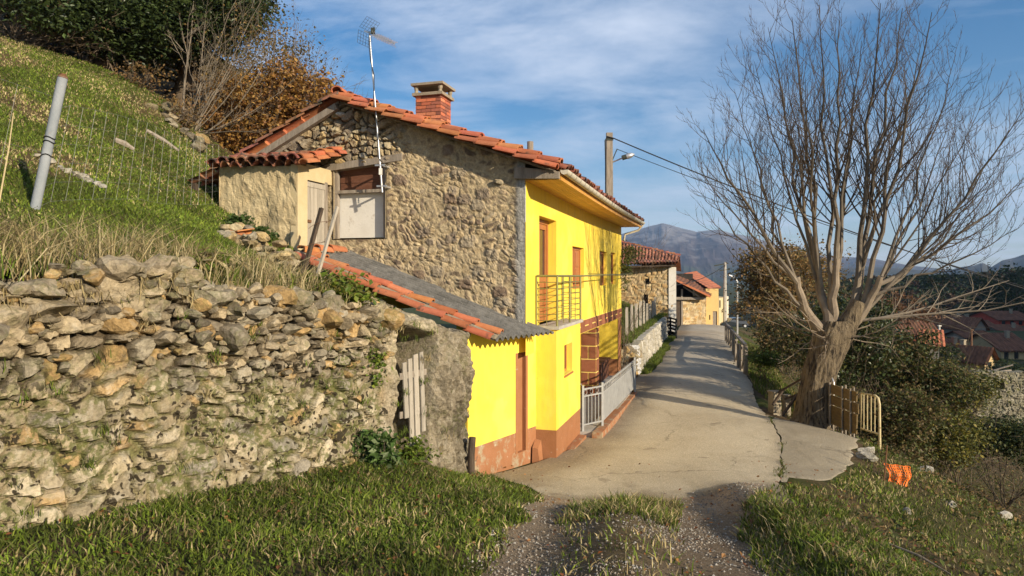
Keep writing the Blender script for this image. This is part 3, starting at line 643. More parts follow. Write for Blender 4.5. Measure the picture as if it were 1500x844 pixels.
# ---------------------------------------------------------------- yellow house
house = thing('yellow_house', 'two storey house with bright yellow front and rough stone gable', 'house', hp(0,0,-3.4))
ZW = 1.65
def roofz(t): return np.where(np.asarray(t)<3.586, 1.84+.356*(np.asarray(t)+.62), 3.337-.49*(np.asarray(t)-3.586))
def build_house():
    # --- gable wall
    t = np.arange(0, 6.2, .026); nv = 170; v = np.linspace(0,1,nv)
    T = np.repeat(t[:,None], nv, 1); top = roofz(t)-.03; zb_ = np.minimum(-.89+.30*t,0); Z = zb_[:,None]+(top-zb_)[:,None]*v
    d1_, c1_, k1 = masonry(T, Z, .15, .105, .026, PAL_GAB, (.49,.385,.23), 14, .22, .022, .4)
    mort = sstep(.38,.56,fbm(T*2.2,Z*2.2,19,4)); d1_ = d1_*(1-.6*mort)+.035*(fbm(T*15,Z*15,15,4)-.5)
    c1_ = c1_*(1-.30*mort[...,None])+A(.50,.395,.235)*(.62+.75*fbm(T*8,Z*8,16,4))[...,None]*.30*mort[...,None]
    e1_, e2_, ei, ej, _, _ = voro(T/.44+.3*fbm(T*2,Z*2,3,3), Z/.34+.3*fbm(T*2,Z*2,6,3), 55); bs = sstep(.33,.24,e1_+.12*(fbm(T*7,Z*7,5,3)-.5))*(h2(ei,ej,4)>.50); d1_ = d1_+.022*bs; c1_ = c1_*(1-.8*bs[...,None])+np.array([(.17,.115,.085),(.30,.25,.18),(.21,.165,.125)])[(h2(ei,ej,8)*3).astype(int)]*(.7+.6*fbm(T*9,Z*9,16,4))[...,None]*.8*bs[...,None]
    d2_, c2_, _ = masonry(T, Z, .19, .145, .09, PAL_TAN, (.16,.12,.075), 24, .12, .03, .3)
    up = (sstep(1.95,2.15,Z)*sstep(2.2,2.8,T))
    d = d1_*(1-up)+d2_*up; c = c1_*(1-up[...,None])+c2_*up[...,None]
    hole = np.array(h2(np.floor(T/.9),np.floor(Z/.55),5)>.72)*np.exp(-(((T/.9)%1-.5)/.06)**2-(((Z/.55)%1-.5)/.075)**2)*(T>.6); d = d-.14*hole; c = c*(1-.6*hole[...,None])
    qn = sstep(.22,.12,T+.05*(fbm(Z*3,T*3,9,3)-.5)); d = d*(1-.8*qn)+.03*qn; c = c*(1-qn[...,None])+A(.34,.325,.29)*qn[...,None]*(.8+.4*fbm(T*6,Z*3,4,3))[...,None]
    win = (T>2.69)&(T<3.78)&(Z>.70)&(Z<2.06)
    near = np.exp(-np.maximum(0,np.maximum(np.abs(T-3.235)-.545,np.abs(Z-1.38)-.68))*9); d = d*(1-.85*near)
    P = np.stack([hp(0,0,0)[0]+pv[0]*T-dv[0]*d, hp(0,0,0)[1]+pv[1]*T-dv[1]*d, Z], -1)
    cell = ~(win[:-1,:-1]|win[1:,1:])
    mb = MB(); mb.grid(P, 0, c, keep=cell)
    # window reveals
    for a, b in (((2.69,.70),(2.69,2.06)),((3.78,2.06),(3.78,.70)),((2.69,2.06),(3.78,2.06)),((3.78,.70),(2.69,.70))):
        mb.quad(hp(a[0],-.03,a[1]),hp(b[0],-.03,b[1]),hp(b[0],.3,b[1]),hp(a[0],.3,a[1]),0,(.3,.24,.15))
    q = np.random.default_rng(8)
    for i in range(60):      # proud stones under the apex
        tt = q.uniform(2.2,5.3); z = q.uniform(2.1, float(roofz(tt))-.2)
        if z < 2.12 : continue
        sz = q.uniform(.045,.085); mb.rock(hp(tt,-.02,z),(sz*1.2,sz*.8,sz*.8),0,pick(PAL_TAN,np.array([q.random()]))[0],sub=2,seed=int(q.integers(1e9)))
    mb.rock(hp(.47,-.05,1.66),(.09,.1,.08),0,(.36,.3,.2),sub=2,seed=4); mb.rock(hp(3.55,-.12,3.02),(.05,.12,.06),0,(.45,.42,.35),sub=2,seed=6)
    obj('gable_wall', mb, M['gablestone'], house, label='rough brown rubble stone gable wall')
    # lintel, boarded window
    mb = MB(); mb.box(hp(2.35,-.05,2.07)+UZ*.05, pv*1.62-UZ*.14, dv*.2, UZ*.13); obj('lintel', mb, M['oldwood'], house)
    win_o = MB(); win_o.box(hp(2.70,.02,.70),pv*.06,dv*.08,UZ*1.36); win_o.box(hp(3.72,.02,.70),pv*.06,dv*.08,UZ*1.36); win_o.box(hp(2.70,.015,1.56),pv*1.08,dv*.08,UZ*.06)
    w_ = obj('window', win_o, M['oldwood'], house, label='small upper gable opening closed with boards')
    mb = MB(); mb.box(hp(2.76,.12,.72),pv*.98,dv*.03,UZ*.85); obj('white_board', mb, M['white'], w_)
    mb = MB()
    for k in range(3): mb.box(hp(2.76,.16-.008*k,1.62+k*.15),pv*.98,dv*.02,UZ*.145)
    obj('brown_board', mb, M['rustwood'], w_)
    # --- yellow front
    ops = [(.94,2.35,-.92,1.13,.235),(3.965,5.36,-.31,.68,.15),(7.68,8.91,-.28,.70,.15),(9.74,10.77,-.26,.72,.15)]
    mb = MB(); wall_open(mb, hp(0,0,0), dv, -pv, 12.03, -1.4, ZW, ops)
    mb.quad(hp(0,12.03,-3.5),hp(6,12.03,-3.5),hp(6,12.03,2.1),hp(0,12.03,ZW)); mb.quad(hp(6,12.03,-1),hp(6,0.3,-1),hp(6,.3,2.1),hp(6,12.03,2.1))
    # porch: back wall, end wall, ceiling, pier at the far corner
    mb.quad(hp(2.2,.7,-2.75),hp(2.2,11.3,-2.75),hp(2.2,11.3,-1.42),hp(2.2,.7,-1.42))
    mb.quad(hp(0.02,11.3,-2.75),hp(2.2,11.3,-2.75),hp(2.2,11.3,-1.42),hp(.02,11.3,-1.42))
    mb.quad(hp(2.2,11.3,-3.4),hp(2.2,.7,-3.4),hp(2.2,.7,-2.75),hp(2.2,11.3,-2.75),1)
    mb.quad(hp(0.02,11.3,-3.4),hp(2.2,11.3,-3.4),hp(2.2,11.3,-2.75),hp(.02,11.3,-2.75),1)
    mb.quad(hp(0,.7,-1.42),hp(2.2,.7,-1.42),hp(2.2,11.3,-1.42),hp(0,11.3,-1.42))
    mb.quad(hp(.0,2.86,-3.4),hp(2.2,2.86,-3.4),hp(2.2,2.86,-1.42),hp(.0,2.86,-1.42))
    mb.quad(hp(0.004,11.3,-3.5),hp(0.004,12.03,-3.5),hp(0.004,12.03,-1.4),hp(0.004,11.3,-1.4),1)
    obj('front_wall', mb, [M['yellow'], M['dado']], house, label='bright yellow rendered front wall')
    mb = MB(); mb.box(hp(-.80,2.86,-3.5),pv*3.0,dv*5.6,UZ*.19); mb.box(hp(.0,8.4,-3.5),pv*2.2,dv*2.9,UZ*.2); obj('porch_floor', mb, M['concrete'], house)
    # ground floor bay under the balcony
    mb = MB()
    wall_open(mb, hp(-.402,.633,0), dv, -pv, 2.217, -3.6, -.98, [(.664,1.39,-1.9,-1.33,.14)], 0, -2.81, 1)
    wall_open(mb, hp(0,.633,0), -pv, -dv, .402, -3.6, -.98, [], 0, -2.81, 1)
    wall_open(mb, hp(-.402,2.85,0), pv, dv, .41, -3.6, -.98, [], 0, -2.81, 1)
    mb.hexa([hp(-.01,.62,-3.6),hp(-.18,.62,-3.6),hp(-.18,.40,-3.6),hp(.0,.40,-3.6),hp(-.01,.62,-2.98),hp(-.12,.62,-3.0),hp(-.10,.45,-3.12),hp(.0,.45,-3.10)],1)
    bay = obj('bay_wall', mb, [M['yellow'], M['dado']], house, label='yellow bay with brown painted base under the balcony')
    mb = MB(); f = [(.664,1.39,-1.9,-1.33)]
    o_ = hp(-.402+.11,.633,0)
    for a,b,c_,d_ in ((.664,.72,-1.9,-1.33),(1.33,1.39,-1.9,-1.33),(.72,1.33,-1.9,-1.85),(.72,1.33,-1.38,-1.33),(1.0,1.05,-1.85,-1.38)):
        mb.box(o_+dv*a+UZ*c_, dv*(b-a), pv*.04, UZ*(d_-c_))
    wn = obj('window', mb, M['doorwood'], house, label='small square wooden ground floor window')
    mb = MB(); mb.box(o_+pv*.02+dv*.70+UZ*-1.88, dv*.65, pv*.008, UZ*.53); obj('pane', mb, M['glass'], wn)
    mb = MB(); mb.box(o_-pv*.13+dv*.64+UZ*-1.945, dv*.78, pv*.13, UZ*.035); obj('sill', mb, M['doorwood'], wn)
    # balcony door
    mb = MB(); q0 = hp(.17,0,0)
    for a,b,c_,d_ in ((.95,1.03,-.92,1.12),(2.26,2.34,-.92,1.12),(1.03,2.26,1.04,1.12)): mb.box(q0+dv*a+UZ*c_, dv*(b-a), pv*.06, UZ*(d_-c_))
    dr = obj('balcony_door', mb, M['doorwood'], house)
    mb = MB()
    for a in (1.03, 1.65):
        for x0,x1,c_,d_ in ((0,.08,-.92,1.04),(.525,.605,-.92,1.04),(.08,.525,-.92,-.78),(.08,.525,.93,1.04),(.08,.525,-.12,.0)): mb.box(q0+pv*.02+dv*(a+x0)+UZ*c_, dv*(x1-x0), pv*.045, UZ*(d_-c_))
        mb.box(q0+pv*.04+dv*(a+.06)+UZ*-.9, dv*.49, pv*.015, UZ*.82)
    obj('leaf', mb, M['doorwood'], dr)
    mb = MB(); mb.box(q0+pv*.05+dv*1.1+UZ*-.02, dv*1.1, pv*.006, UZ*.98); obj('pane', mb, M['glass'], dr)
    # three windows
    for (a,b,c_,d_,_), shut in zip(ops[1:], (True,False,False)):
        mb = MB(); q0 = hp(.09,0,0)
        m_ = (a+b)/2
        for x0,x1,z0,z1 in ((a,a+.07,c_,d_),(b-.07,b,c_,d_),(a+.07,b-.07,c_,c_+.06),(a+.07,b-.07,d_-.06,d_),(m_-.04,m_+.04,c_+.06,d_-.06)): mb.box(q0+dv*x0+UZ*z0, dv*(x1-x0), pv*.05, UZ*(z1-z0))
        wn = obj('window', mb, M['doorwood'], house, label='brown window with closed panelled shutters' if shut else 'narrow brown casement window')
        if shut:
            mb = MB()
            for x0,x1 in ((a+.07,m_-.045),(m_+.045,b-.07)):
                mb.box(q0+pv*.02+dv*x0+UZ*(c_+.06), dv*(x1-x0), pv*.02, UZ*(d_-c_-.12))
                for z0,z1 in ((c_+.12,c_+.47),(c_+.53,d_-.12)): mb.box(q0+pv*.005+dv*(x0+.08)+UZ*z0, dv*(x1-x0-.16), pv*.02, UZ*(z1-z0))
            obj('shutter', mb, M['doorwood'], wn)
        else:
            mb = MB(); mb.box(q0+pv*.03+dv*(a+.07)+UZ*(c_+.06), dv*(b-a-.14), pv*.008, UZ*(d_-c_-.12)); obj('pane', mb, M['glass'], wn)
            mb = MB(); mb.box(q0+pv*.01+dv*(a+.07)+UZ*(c_+.5), dv*(b-a-.14), pv*.02, UZ*.03); obj('glazing_bar', mb, M['doorwood'], wn)
    # balcony slab and railing
    mb = MB(); mb.box(hp(-.46,.60,-.98), dv*2.29, pv*.62, UZ*.06); obj('balcony_slab', mb, M['concrete'], house)
    mb = MB(); zt = -.005
    cn = [(-.02,.66),(-.41,.66),(-.41,1.75),(-.41,2.83),(-.02,2.83)]
    for k,(t_,s_) in enumerate(cn): mb.tube([hp(t_,s_,-.92),hp(t_,s_,zt)], .021 if k in (1,2,3) else .014, 8)
    for a,b in zip(cn[:-1],cn[1:]):
        mb.tube([hp(*a,zt),hp(*b,zt)], .021, 8)
        for z in np.linspace(-.82,-.12,7): mb.tube([hp(*a,z),hp(*b,z)], .0075, 5)
        for f_ in (.5,): 
            p = np.array(a)*(1-f_)+np.array(b)*f_; mb.tube([hp(*p,-.90),hp(*p,-.02)], .008, 5)
    obj('balcony_railing', mb, M['bronze'], house, smooth=True)
    mb = MB(); mb.tube([hp(-.40,2.83,.0),hp(-.38,7,.03),hp(-.36,12.25,.06)], .012, 5); mb.tube([hp(-.30,2.83,-.02),hp(-.28,12.25,.02)], .006, 4)
    for s_ in (5.9,9.3,11.9): mb.tube([hp(0,s_,.05),hp(-.4,s_,.04)], .009, 4)
    obj('drying_rail', mb, M['bronze'], house)
    # tiled band and porch column
    mb = MB(); mb.box(hp(-.012,2.86,-1.40), dv*9.17, pv*.03, UZ*.31, 0)
    for k in range(18):
        a = 2.87+k*.508
        for z0,z1 in (((-1.39,-1.26),(-1.23,-1.10)) if k%2 else ((-1.39,-1.10),)): mb.box(hp(-.025,a,z0), dv*.472, pv*.02, UZ*(z1-z0), 1, A(1,1,1)*rng.uniform(.85,1.15))
    obj('tiled_band', mb, [M['grout'], M['cladtile']], house)
    mb = MB(); mb.box(hp(.02,7.2,-3.35), dv*.40, pv*.42, UZ*1.95, 0); z = -3.35; k = 0
    while z < -1.45:
        h_ = min(.36, -1.405-z)-.034
        for side in range(2):
            o2, ax = ((hp(.025,7.185,z), pv),(hp(.005,7.205,z), dv))[side]
            nn = (dv,pv)[side]*.016
            cuts = ((.0,.19),(.222,.41)) if k%2 else ((.0,.41),)
            for a,b in cuts: mb.box(o2+ax*a, ax*(b-a)*.97, nn, UZ*h_, 1, A(1,1,1)*rng.uniform(.85,1.15))
        z += .36; k += 1
    obj('porch_column', mb, [M['grout'], M['cladtile']], house)
    mb = MB(); mb.box(hp(.3,9.6,-3.3), dv*1.66, pv*1.4, UZ*.55); mb.box(hp(.25,9.55,-2.745), dv*1.73, pv*1.5, UZ*.05); mb.box(hp(1.75,3.2,-3.3), dv*5, pv*.4, UZ*.5)
    obj('porch_bench', mb, M['rustwood'], house)
    # plinth in front of the porch
    mb = MB(); mb.hexa([hp(-.90,2.75,-3.6),hp(-.96,8.5,-3.7),hp(-.75,8.5,-3.7),hp(-.66,2.75,-3.6),hp(-.88,2.75,-3.28),hp(-.95,8.5,-3.34),hp(-.77,8.5,-3.34),hp(-.68,2.75,-3.28)])
    mb.box(hp(-.56,1.5,-3.6),dv*1.2,pv*.15,UZ*.27)
    obj('plinth', mb, M['dadoworn'], house)
    # --- roof
    mb = MB(); Lr = 12.55
    tile_sheet(mb, hp(-.62,-.20,1.84), dv*Lr, pv*4.206+UZ*1.497, 56, 11, .04, 3, .05)
    tile_sheet(mb, hp(6.7,-.20,1.81), dv*Lr, -pv*3.114+UZ*1.527, 56, 8, .04, 5)
    for k in range(2): half_tiles(mb, hp(-.62,-.16+.14*k,1.885+.02*k), hp(3.60,-.16+.14*k,3.385+.02*k), dv, 12, .105, 0, 31+k)
    half_tiles(mb, hp(-.60,-.27,1.80), hp(3.60,-.27,3.295), dv, 12, .095, 0, 37)
    for k in range(2): half_tiles(mb, hp(6.7,-.2+.13*k,1.86), hp(3.58,-.2+.13*k,3.375), dv, 9, .10, 1, 41+k)
    half_tiles(mb, hp(3.59,-.25,3.42), hp(3.59,12.3,3.42), pv, 30, .11, 0, 43)
    for s_ in np.arange(.05,12.3,.225):       # tile mouths over the gutter
        half_tiles(mb, hp(-.72,s_+.02*rng.normal(),1.835+.02*rng.normal()-.05*math.sin(PI*s_/12.3)), hp(-.3,s_,1.99-.05*math.sin(PI*s_/12.3)), dv, 1, .085, 1, int(s_*100))
    roof = obj('roof', mb, [M['terracotta'], M['oldtile']], house, smooth=False)
    mb = MB(); mb.hexa([hp(-.55,-.12,1.76),hp(3.58,-.12,3.24),hp(3.58,12.2,3.24),hp(-.55,12.2,1.76),hp(-.55,-.12,1.80),hp(3.58,-.12,3.28),hp(3.58,12.2,3.28),hp(-.55,12.2,1.80)])
    mb.hexa([hp(3.6,-.14,3.24),hp(6.6,-.14,1.77),hp(6.6,12.2,1.77),hp(3.6,12.2,3.24),hp(3.6,-.14,3.28),hp(6.6,-.14,1.81),hp(6.6,12.2,1.81),hp(3.6,12.2,3.28)])
    mb.bar(hp(3.62,-.16,3.17),hp(6.6,-.16,1.70),.10,.12)
    mb.bar(hp(4.3,-.05,2.75),hp(6.3,-.05,1.77),.08,.1)
    obj('roof_boarding', mb, M['oldwood'], roof)
    mb = MB(); mb.quad
    sg = lambda s_: -.045*math.sin(PI*s_/12.2)
    for k in range(9):
        t0 = -.60+k*.0675
        pts = [(s_, sg(s_)) for s_ in np.linspace(-.02,12.2,9)]
        for (s0,z0),(s1,z1) in zip(pts[:-1],pts[1:]): mb.hexa([hp(t0,s0,1.655+z0),hp(t0,s1,1.655+z1),hp(t0+.062,s1,1.655+z1),hp(t0+.062,s0,1.655+z0),hp(t0,s0,1.69+z0),hp(t0,s1,1.69+z1),hp(t0+.062,s1,1.69+z1),hp(t0+.062,s0,1.69+z0)],0,A(1,1,1)*(.9+.2*(k%3)/2))
    for (s0,s1) in zip(np.linspace(-.02,12.2,9)[:-1],np.linspace(-.02,12.2,9)[1:]):
        mb.hexa([hp(-.64,s0,1.64+sg(s0)),hp(-.64,s1,1.64+sg(s1)),hp(-.60,s1,1.64+sg(s1)),hp(-.60,s0,1.64+sg(s0)),hp(-.64,s0,1.83+sg(s0)),hp(-.64,s1,1.83+sg(s1)),hp(-.60,s1,1.83+sg(s1)),hp(-.60,s0,1.83+sg(s0))])
    obj('soffit', mb, M['soffit'], house)
    mb = MB(); mb.hexa([hp(.18,-.10,1.69),hp(-.62,-.10,1.66),hp(-.62,-.03,1.66),hp(.18,-.03,1.69),hp(.18,-.10,1.90),hp(-.62,-.10,1.78),hp(-.62,-.03,1.78),hp(.18,-.03,1.90)]); obj('fascia_board', mb, M['oldwood'], house)
    # gutter: half round trough with straps
    ph = np.linspace(PI*.95, PI*2.05, 9); ss = np.linspace(-.05,12.3,30)
    g = np.stack([[hp(-.70+.07*math.cos(p_),s_,1.80+sg(s_)*1.2+.07*math.sin(p_)) for p_ in ph] for s_ in ss])
    g2 = np.stack([[hp(-.70+.06*math.cos(p_),s_,1.80+sg(s_)*1.2+.06*math.sin(p_)) for p_ in ph] for s_ in ss])
    mb = MB(); mb.grid(g); mb.grid(g2, flip=True)
    c0 = hp(-.70,-.05,1.80); mb.add(np.vstack([g[0]]), [list(range(9))])
    for s_ in np.arange(.25,12.2,.42):
        mb.grid(np.stack([[hp(-.70+.074*math.cos(p_),s_+e,1.80+sg(s_)*1.2+.074*math.sin(p_)) for p_ in ph] for e in (0,.035)]),0,np.full((2,9,3),.72))
    mb.tube([hp(-.70,12.25,1.74),hp(-.55,12.28,1.55),hp(-.10,12.28,1.42),hp(-.06,12.2,1.2)], .04, 8)
    obj('gutter', mb, M['gutter'], house, smooth=True)
    # chimney
    ct = hp(2.59,1.98,0); ch = MB(); ch.box(ct-pv*.27-dv*.27+UZ*2.7, pv*.54, dv*.54, UZ*1.05, 1, (.36,.31,.24))
    rowh = .072
    for r in range(15):
        z = 2.70+r*rowh
        for side in range(4):
            ax = (pv,dv,-pv,-dv)[side]; nn = (-dv,pv,dv,-pv)[side]
            st = ct-ax*.28+nn*.272; x = -.11 if r%2 else 0.
            while x < .56:
                a = max(0,x); b = min(.56,x+.21)
                if b-a > .02:
                    cc = np.array([(.50,.15,.07),(.42,.12,.06),(.55,.20,.10),(.30,.10,.06),(.22,.08,.05)])[rng.integers(5)]*rng.uniform(.85,1.15)
                    ch.box(st+ax*a+UZ*z, ax*(b-a), nn*.012, UZ*(rowh-.011), 0, cc)
                x += .222
    chim = obj('chimney', ch, [M['brick'], M['mortar']], roof, label='square red brick chimney with slab cap')
    mb = MB(); mb.box(ct-pv*.34-dv*.34+UZ*3.76, pv*.68, dv*.68, UZ*.06)
    mb.box(ct-pv*.36-dv*.36+UZ*3.97, pv*.72, dv*.72, UZ*.05)
    for a in (-1,1):
        for b in (-1,1): mb.tube([ct+pv*.27*a+dv*.27*b+UZ*z for z in (3.81,3.87,3.92,3.97)], [.05,.035,.05,.045], 8)
    mb.tube([ct+UZ*3.7,ct+UZ*3.84],.2,10,0,(.3,.3,.3))
    # cap stays a sub-part of the roof's chimney group
    obj('chimney_cap', mb, M['mortar'], roof)
    mb = MB(); mb.tube([hp(.94,3.74,2.3),hp(.94,3.74,3.08)], .075, 10); obj('flue_pipe', mb, M['oldwood'], roof)
build_house()

# ---------------------------------------------------------------- lean-to with corrugated roof against the gable
AF0 = A(-.70,11.0,0); AFd = nrm(A(1.137,1.75,0)); AFn = A(AFd[1],-AFd[0],0); AFL = 2.087
E1, E2, T1, T2 = A(-.30,10.93,-1.0), A(.74,12.25,-.985), A(-3.70,11.90,.36), hp(3.35,-.02,.45)
lean = thing('lean_to', 'low lean-to with yellow front and grey corrugated roof edged by two rows of orange tiles', 'lean-to', AF0-UZ*3.2)
def build_lean():
    mb = MB(); wall_open(mb, AF0, AFd, AFn, AFL, -3.5, -.90, [(1.40,1.80,-3.12,-1.36,.16)], 0, -2.75, 1, rmi=1)
    mb.quad(AF0+UZ*-3.5, AF0-AFn*.5+UZ*-3.5, AF0-AFn*.5+UZ*-.95, AF0+UZ*-.95)
    obj('front_wall', mb, [M['yellow'], M['dadoworn']], lean)
    mb = MB()
    for a,b in ((1.40,1.47),(1.73,1.80)): mb.box(AF0+AFd*a-AFn*.12+UZ*-3.12, AFd*(b-a), AFn*.125, UZ*1.76)
    mb.box(AF0+AFd*1.47-AFn*.10+UZ*-3.12, AFd*.26, AFn*.03, UZ*1.74)
    obj('door', mb, M['dado'], lean)
    # rubble side wall under the verge
    B0 = A(-.72,11.03,0); B1 = A(-3.62,11.97,0); L = np.linalg.norm(B1-B0); dr = (B1-B0)/L; nn = A(dr[1]*1,-dr[0],0); nn = nn if nn[1]<0 else -nn
    s = np.arange(0,L,.03); v = np.linspace(0,1,46); S = np.repeat(s[:,None],46,1); zb = -1.75+.0*s; ztp = np.interp(s,[0,L],[-1.02,.27]); Z = zb[:,None]+(ztp-zb)[:,None]*v
    d, c, _ = masonry(S,Z,.26,.19,.09,PAL_TAN,(.34,.28,.18),44,.13,.03)
    P = np.stack([B0[0]+dr[0]*S+nn[0]*d, B0[1]+dr[1]*S+nn[1]*d, Z],-1); mb = MB(); mb.grid(P,0,c,flip=True); obj('side_wall', mb, M['rockface'], lean)
    # corrugated sheet
    nu, nv = 150, 60; u = np.linspace(0,1,nu); v = np.linspace(0,1,nv)
    Q = (E1[None,None]*(1-u)[:,None,None]+E2[None,None]*u[:,None,None])*(1-v)[None,:,None]+(T1[None,None]*(1-u)[:,None,None]+T2[None,None]*u[:,None,None])*v[None,:,None]
    wv = .032*np.sin(u*2*PI*12)[:,None]+0*v[None]; Q[...,2] += wv
    st = ((v*4)%1)*.02; Q[...,2] -= st[None]
    mb = MB(); mb.grid(Q, flip=True); Q2 = Q.copy(); Q2[...,2] -= .014; mb.grid(Q2); mb.grid(np.stack([Q2[:,0],Q[:,0]]))
    obj('corrugated_roof', mb, M['fibrecement'], lean, smooth=True)
    mb = MB(); sd_ = nrm(E2-E1)
    half_tiles(mb, E1+UZ*.06+sd_*.21, T1+UZ*.06+sd_*.21, sd_, 9, .078, 0, 51); half_tiles(mb, E1+UZ*.0-sd_*.03, T1+UZ*.0-sd_*.03, sd_, 9, .085, 0, 52)
    half_tiles(mb, T1+UZ*.06+sd_*.1, T2+UZ*.03-sd_*.25, nrm(T1-E1), 3, .09, 0, 55)
    obj('verge_tiling', mb, M['terracotta'], lean)
    mb = MB(); mb.bar(E1+UZ*.035+sd_*.09, T1+UZ*.035+sd_*.09, .20, .06)
    obj('roof_mortar_bed', mb, M['mortar'], lean)
build_lean()

# ---------------------------------------------------------------- plastered shed at the top of the gable
shed = thing('shed', 'small ochre plastered shed with tiled roof and grey plank door', 'shed', (-4.3,12.6,.5))
def build_shed():
    R0 = A(-3.76,12.16,0); FL = 1.62; F1_ = R0+pv*FL       # right and left front corners
    s = np.arange(0,FL+.001,.03); nv = 60; v = np.linspace(0,1,nv); S = np.repeat(s[:,None],nv,1); zb = .1+0*s; zt = np.interp(s,[0,FL],[1.92,1.98]); Z = zb[:,None]+(zt-zb)[:,None]*v
    d = .10*(fbm(S*3,Z*3,61,5)-.5)+.045*(fbm(S*14,Z*7,62,4)-.5); P = np.stack([R0[0]+pv[0]*S-dv[0]*d, R0[1]+pv[1]*S-dv[1]*d, Z],-1)
    mb = MB(); mb.grid(P, 0, np.repeat((.75+.5*fbm(S*5,Z*5,63,4))[...,None],3,-1))
    mb.quad(F1_, F1_+dv*1.2, F1_+dv*1.2+UZ*2.1, F1_+UZ*1.98)
    mb.box(R0-pv*.02+UZ*.1, pv*.14, dv*.30, UZ*1.85, 1); mb.box(R0+UZ*1.72+dv*.3, pv*.1, dv*.85, UZ*.28, 1)
    obj('wall', mb, [M['plaster'], M['palelime']], shed)
    mb = MB(); q0 = R0-pv*.0+dv*.30
    for k in range(5): mb.box(q0+dv*(.005+k*.118)+UZ*(.42-.03*(k%2)), dv*.11, pv*.04, UZ*(1.27-.02*(k%3)), 0, A(1,1,1)*(.85+.12*(k%3)))
    mb.box(q0-pv*.012+dv*.0+UZ*1.6,dv*.6,pv*.02,UZ*.09)
    dr = obj('door', mb, M['greywood'], shed)
    mb = MB(); mb.box(q0+dv*.60+UZ*.35, dv*.10, pv*.10, UZ*1.40); mb.box(q0-dv*.05-pv*.004+UZ*.35, dv*.05, pv*.08, UZ*1.38); obj('door_frame', mb, M['oldwood'], shed)
    mb = MB(); mb.bar(q0-pv*.015+dv*.02+UZ*.98,q0-pv*.015+dv*.12+UZ*.98,.02,.05); obj('latch', mb, M['rust'], dr)
    mb = MB(); e0 = R0-pv*.16-dv*.16+UZ*1.93
    tile_sheet(mb, e0, pv*(FL+.34)+UZ*.05, dv*1.35+UZ*.42, 9, 4, .05, 17)
    half_tiles(mb, e0+UZ*.05, e0+dv*1.35+UZ*.47, pv, 4, .10, 1, 61); half_tiles(mb, e0+UZ*-.02-pv*.10, e0+dv*1.35+UZ*.40-pv*.10, pv, 4, .09, 1, 62)
    for k in range(9): half_tiles(mb, e0+pv*(.1+k*.205)-dv*.06+UZ*.05, e0+pv*(.1+k*.205)+dv*.34+UZ*.165, pv, 1, .1, 0, 70+k)
    obj('roof', mb, [M['oldtile'], M['terracotta']], shed)
    # low open shelter at its left
    mb = MB(); a = F1_+pv*.02
    tile_sheet(mb, a+pv*.55-dv*.1+UZ*1.70, dv*1.3+UZ*.05, -pv*.55+UZ*.22, 6, 2, .04, 19)
    obj('side_roof', mb, M['oldtile'], shed)
    mb = MB(); mb.quad(a+dv*.9, a+pv*.6+dv*.9, a+pv*.6+dv*.9+UZ*1.62, a+dv*.9+UZ*1.85); mb.box(a+pv*.5+UZ*.9,pv*.07,dv*.07,UZ*.8)
    obj('side_shelter_back', mb, M['darkwood'], shed)
build_shed()
# ---------------------------------------------------------------- foliage helpers
def leaves(mb, P, size, pal, q, up=.35, mi=0, elong=1.5, var=.3):
    """one folded rhombus per point"""
    n = len(P); sz = size*(.6+.8*q.random(n))
    nn = q.normal(size=(n,3)); nn[:,2] = np.abs(nn[:,2])+up; nn /= np.linalg.norm(nn,axis=1)[:,None]
    t = q.normal(size=(n,3)); t -= (t*nn).sum(1)[:,None]*nn; t /= np.linalg.norm(t,axis=1)[:,None]; b = np.cross(nn,t)
    L = (sz*elong)[:,None]*t; Wd = (sz*.5)[:,None]*b; fold = (sz*.18)[:,None]*nn
    V = np.stack([P-L*.5, P+Wd+fold-L*.05, P+L*.5, P-Wd+fold-L*.05], 1).reshape(-1,3)
    f = np.arange(n*4).reshape(n,4)
    pal = np.asarray(pal); c = pal[q.integers(len(pal), size=n)]*(1-var+2*var*q.random(n))[:,None]
    mb.add(V, f, mi, np.repeat(c,4,0)); return mb
def clump_pts(q, blobs, nclump, per, spread, shell=.55):
    """leaf clumps through a set of ellipsoids (centre, radii); more of them near the outside"""
    vol = np.array([np.prod(b[1]) for b in blobs]); pk = q.choice(len(blobs), nclump, p=vol/vol.sum())
    d = q.normal(size=(nclump,3)); d /= np.linalg.norm(d,axis=1)[:,None]
    r = shell+(1.04-shell)*q.random(nclump)**.7
    C = np.array([blobs[k][0] for k in pk])+d*r[:,None]*np.array([blobs[k][1] for k in pk])
    m = (per*(.4+1.2*q.random(nclump))).astype(int); idx = np.repeat(np.arange(nclump), m)
    s = spread*(.6+.8*q.random(nclump))
    return C[idx]+q.normal(size=(len(idx),3))*s[idx][:,None]*A(1,1,.75), C
def blades(mb, P, h, w, pal, q, lean=.5, mi=0, pd=None, mul=None):
    n = len(P); a = q.random(n)*2*PI; side = np.stack([np.cos(a),np.sin(a),0*a],1); b = q.random(n)*2*PI
    ln = np.stack([np.cos(b),np.sin(b),0*b],1)*(lean*q.random(n)*h)[:,None]
    hh = h[:,None]*A(0,0,1)
    v0 = P-side*w[:,None]; v1 = P+side*w[:,None]; m = P+hh*.55+ln*.3
    V = np.stack([v0, v1, m+side*w[:,None]*.8, m-side*w[:,None]*.8, P+hh*.95+ln], 1).reshape(-1,3)
    o = np.arange(n)[:,None]*5
    pal = np.asarray(pal); c = pal[q.integers(len(pal), size=n)] if pd is None else pal[pd]
    c = c*(.7+.6*q.random(n))[:,None]*(1 if mul is None else mul[:,None]); C = np.repeat(c,5,0)
    mb.add(V, np.concatenate([o+A(0,1,2,3).astype(int)[None]]), mi, C)
    mb.f.append((o+np.array([[3,2,4]]))+mb.n-len(V)); mb.m.append(np.full(n,mi,dtype=np.int32)); return mb
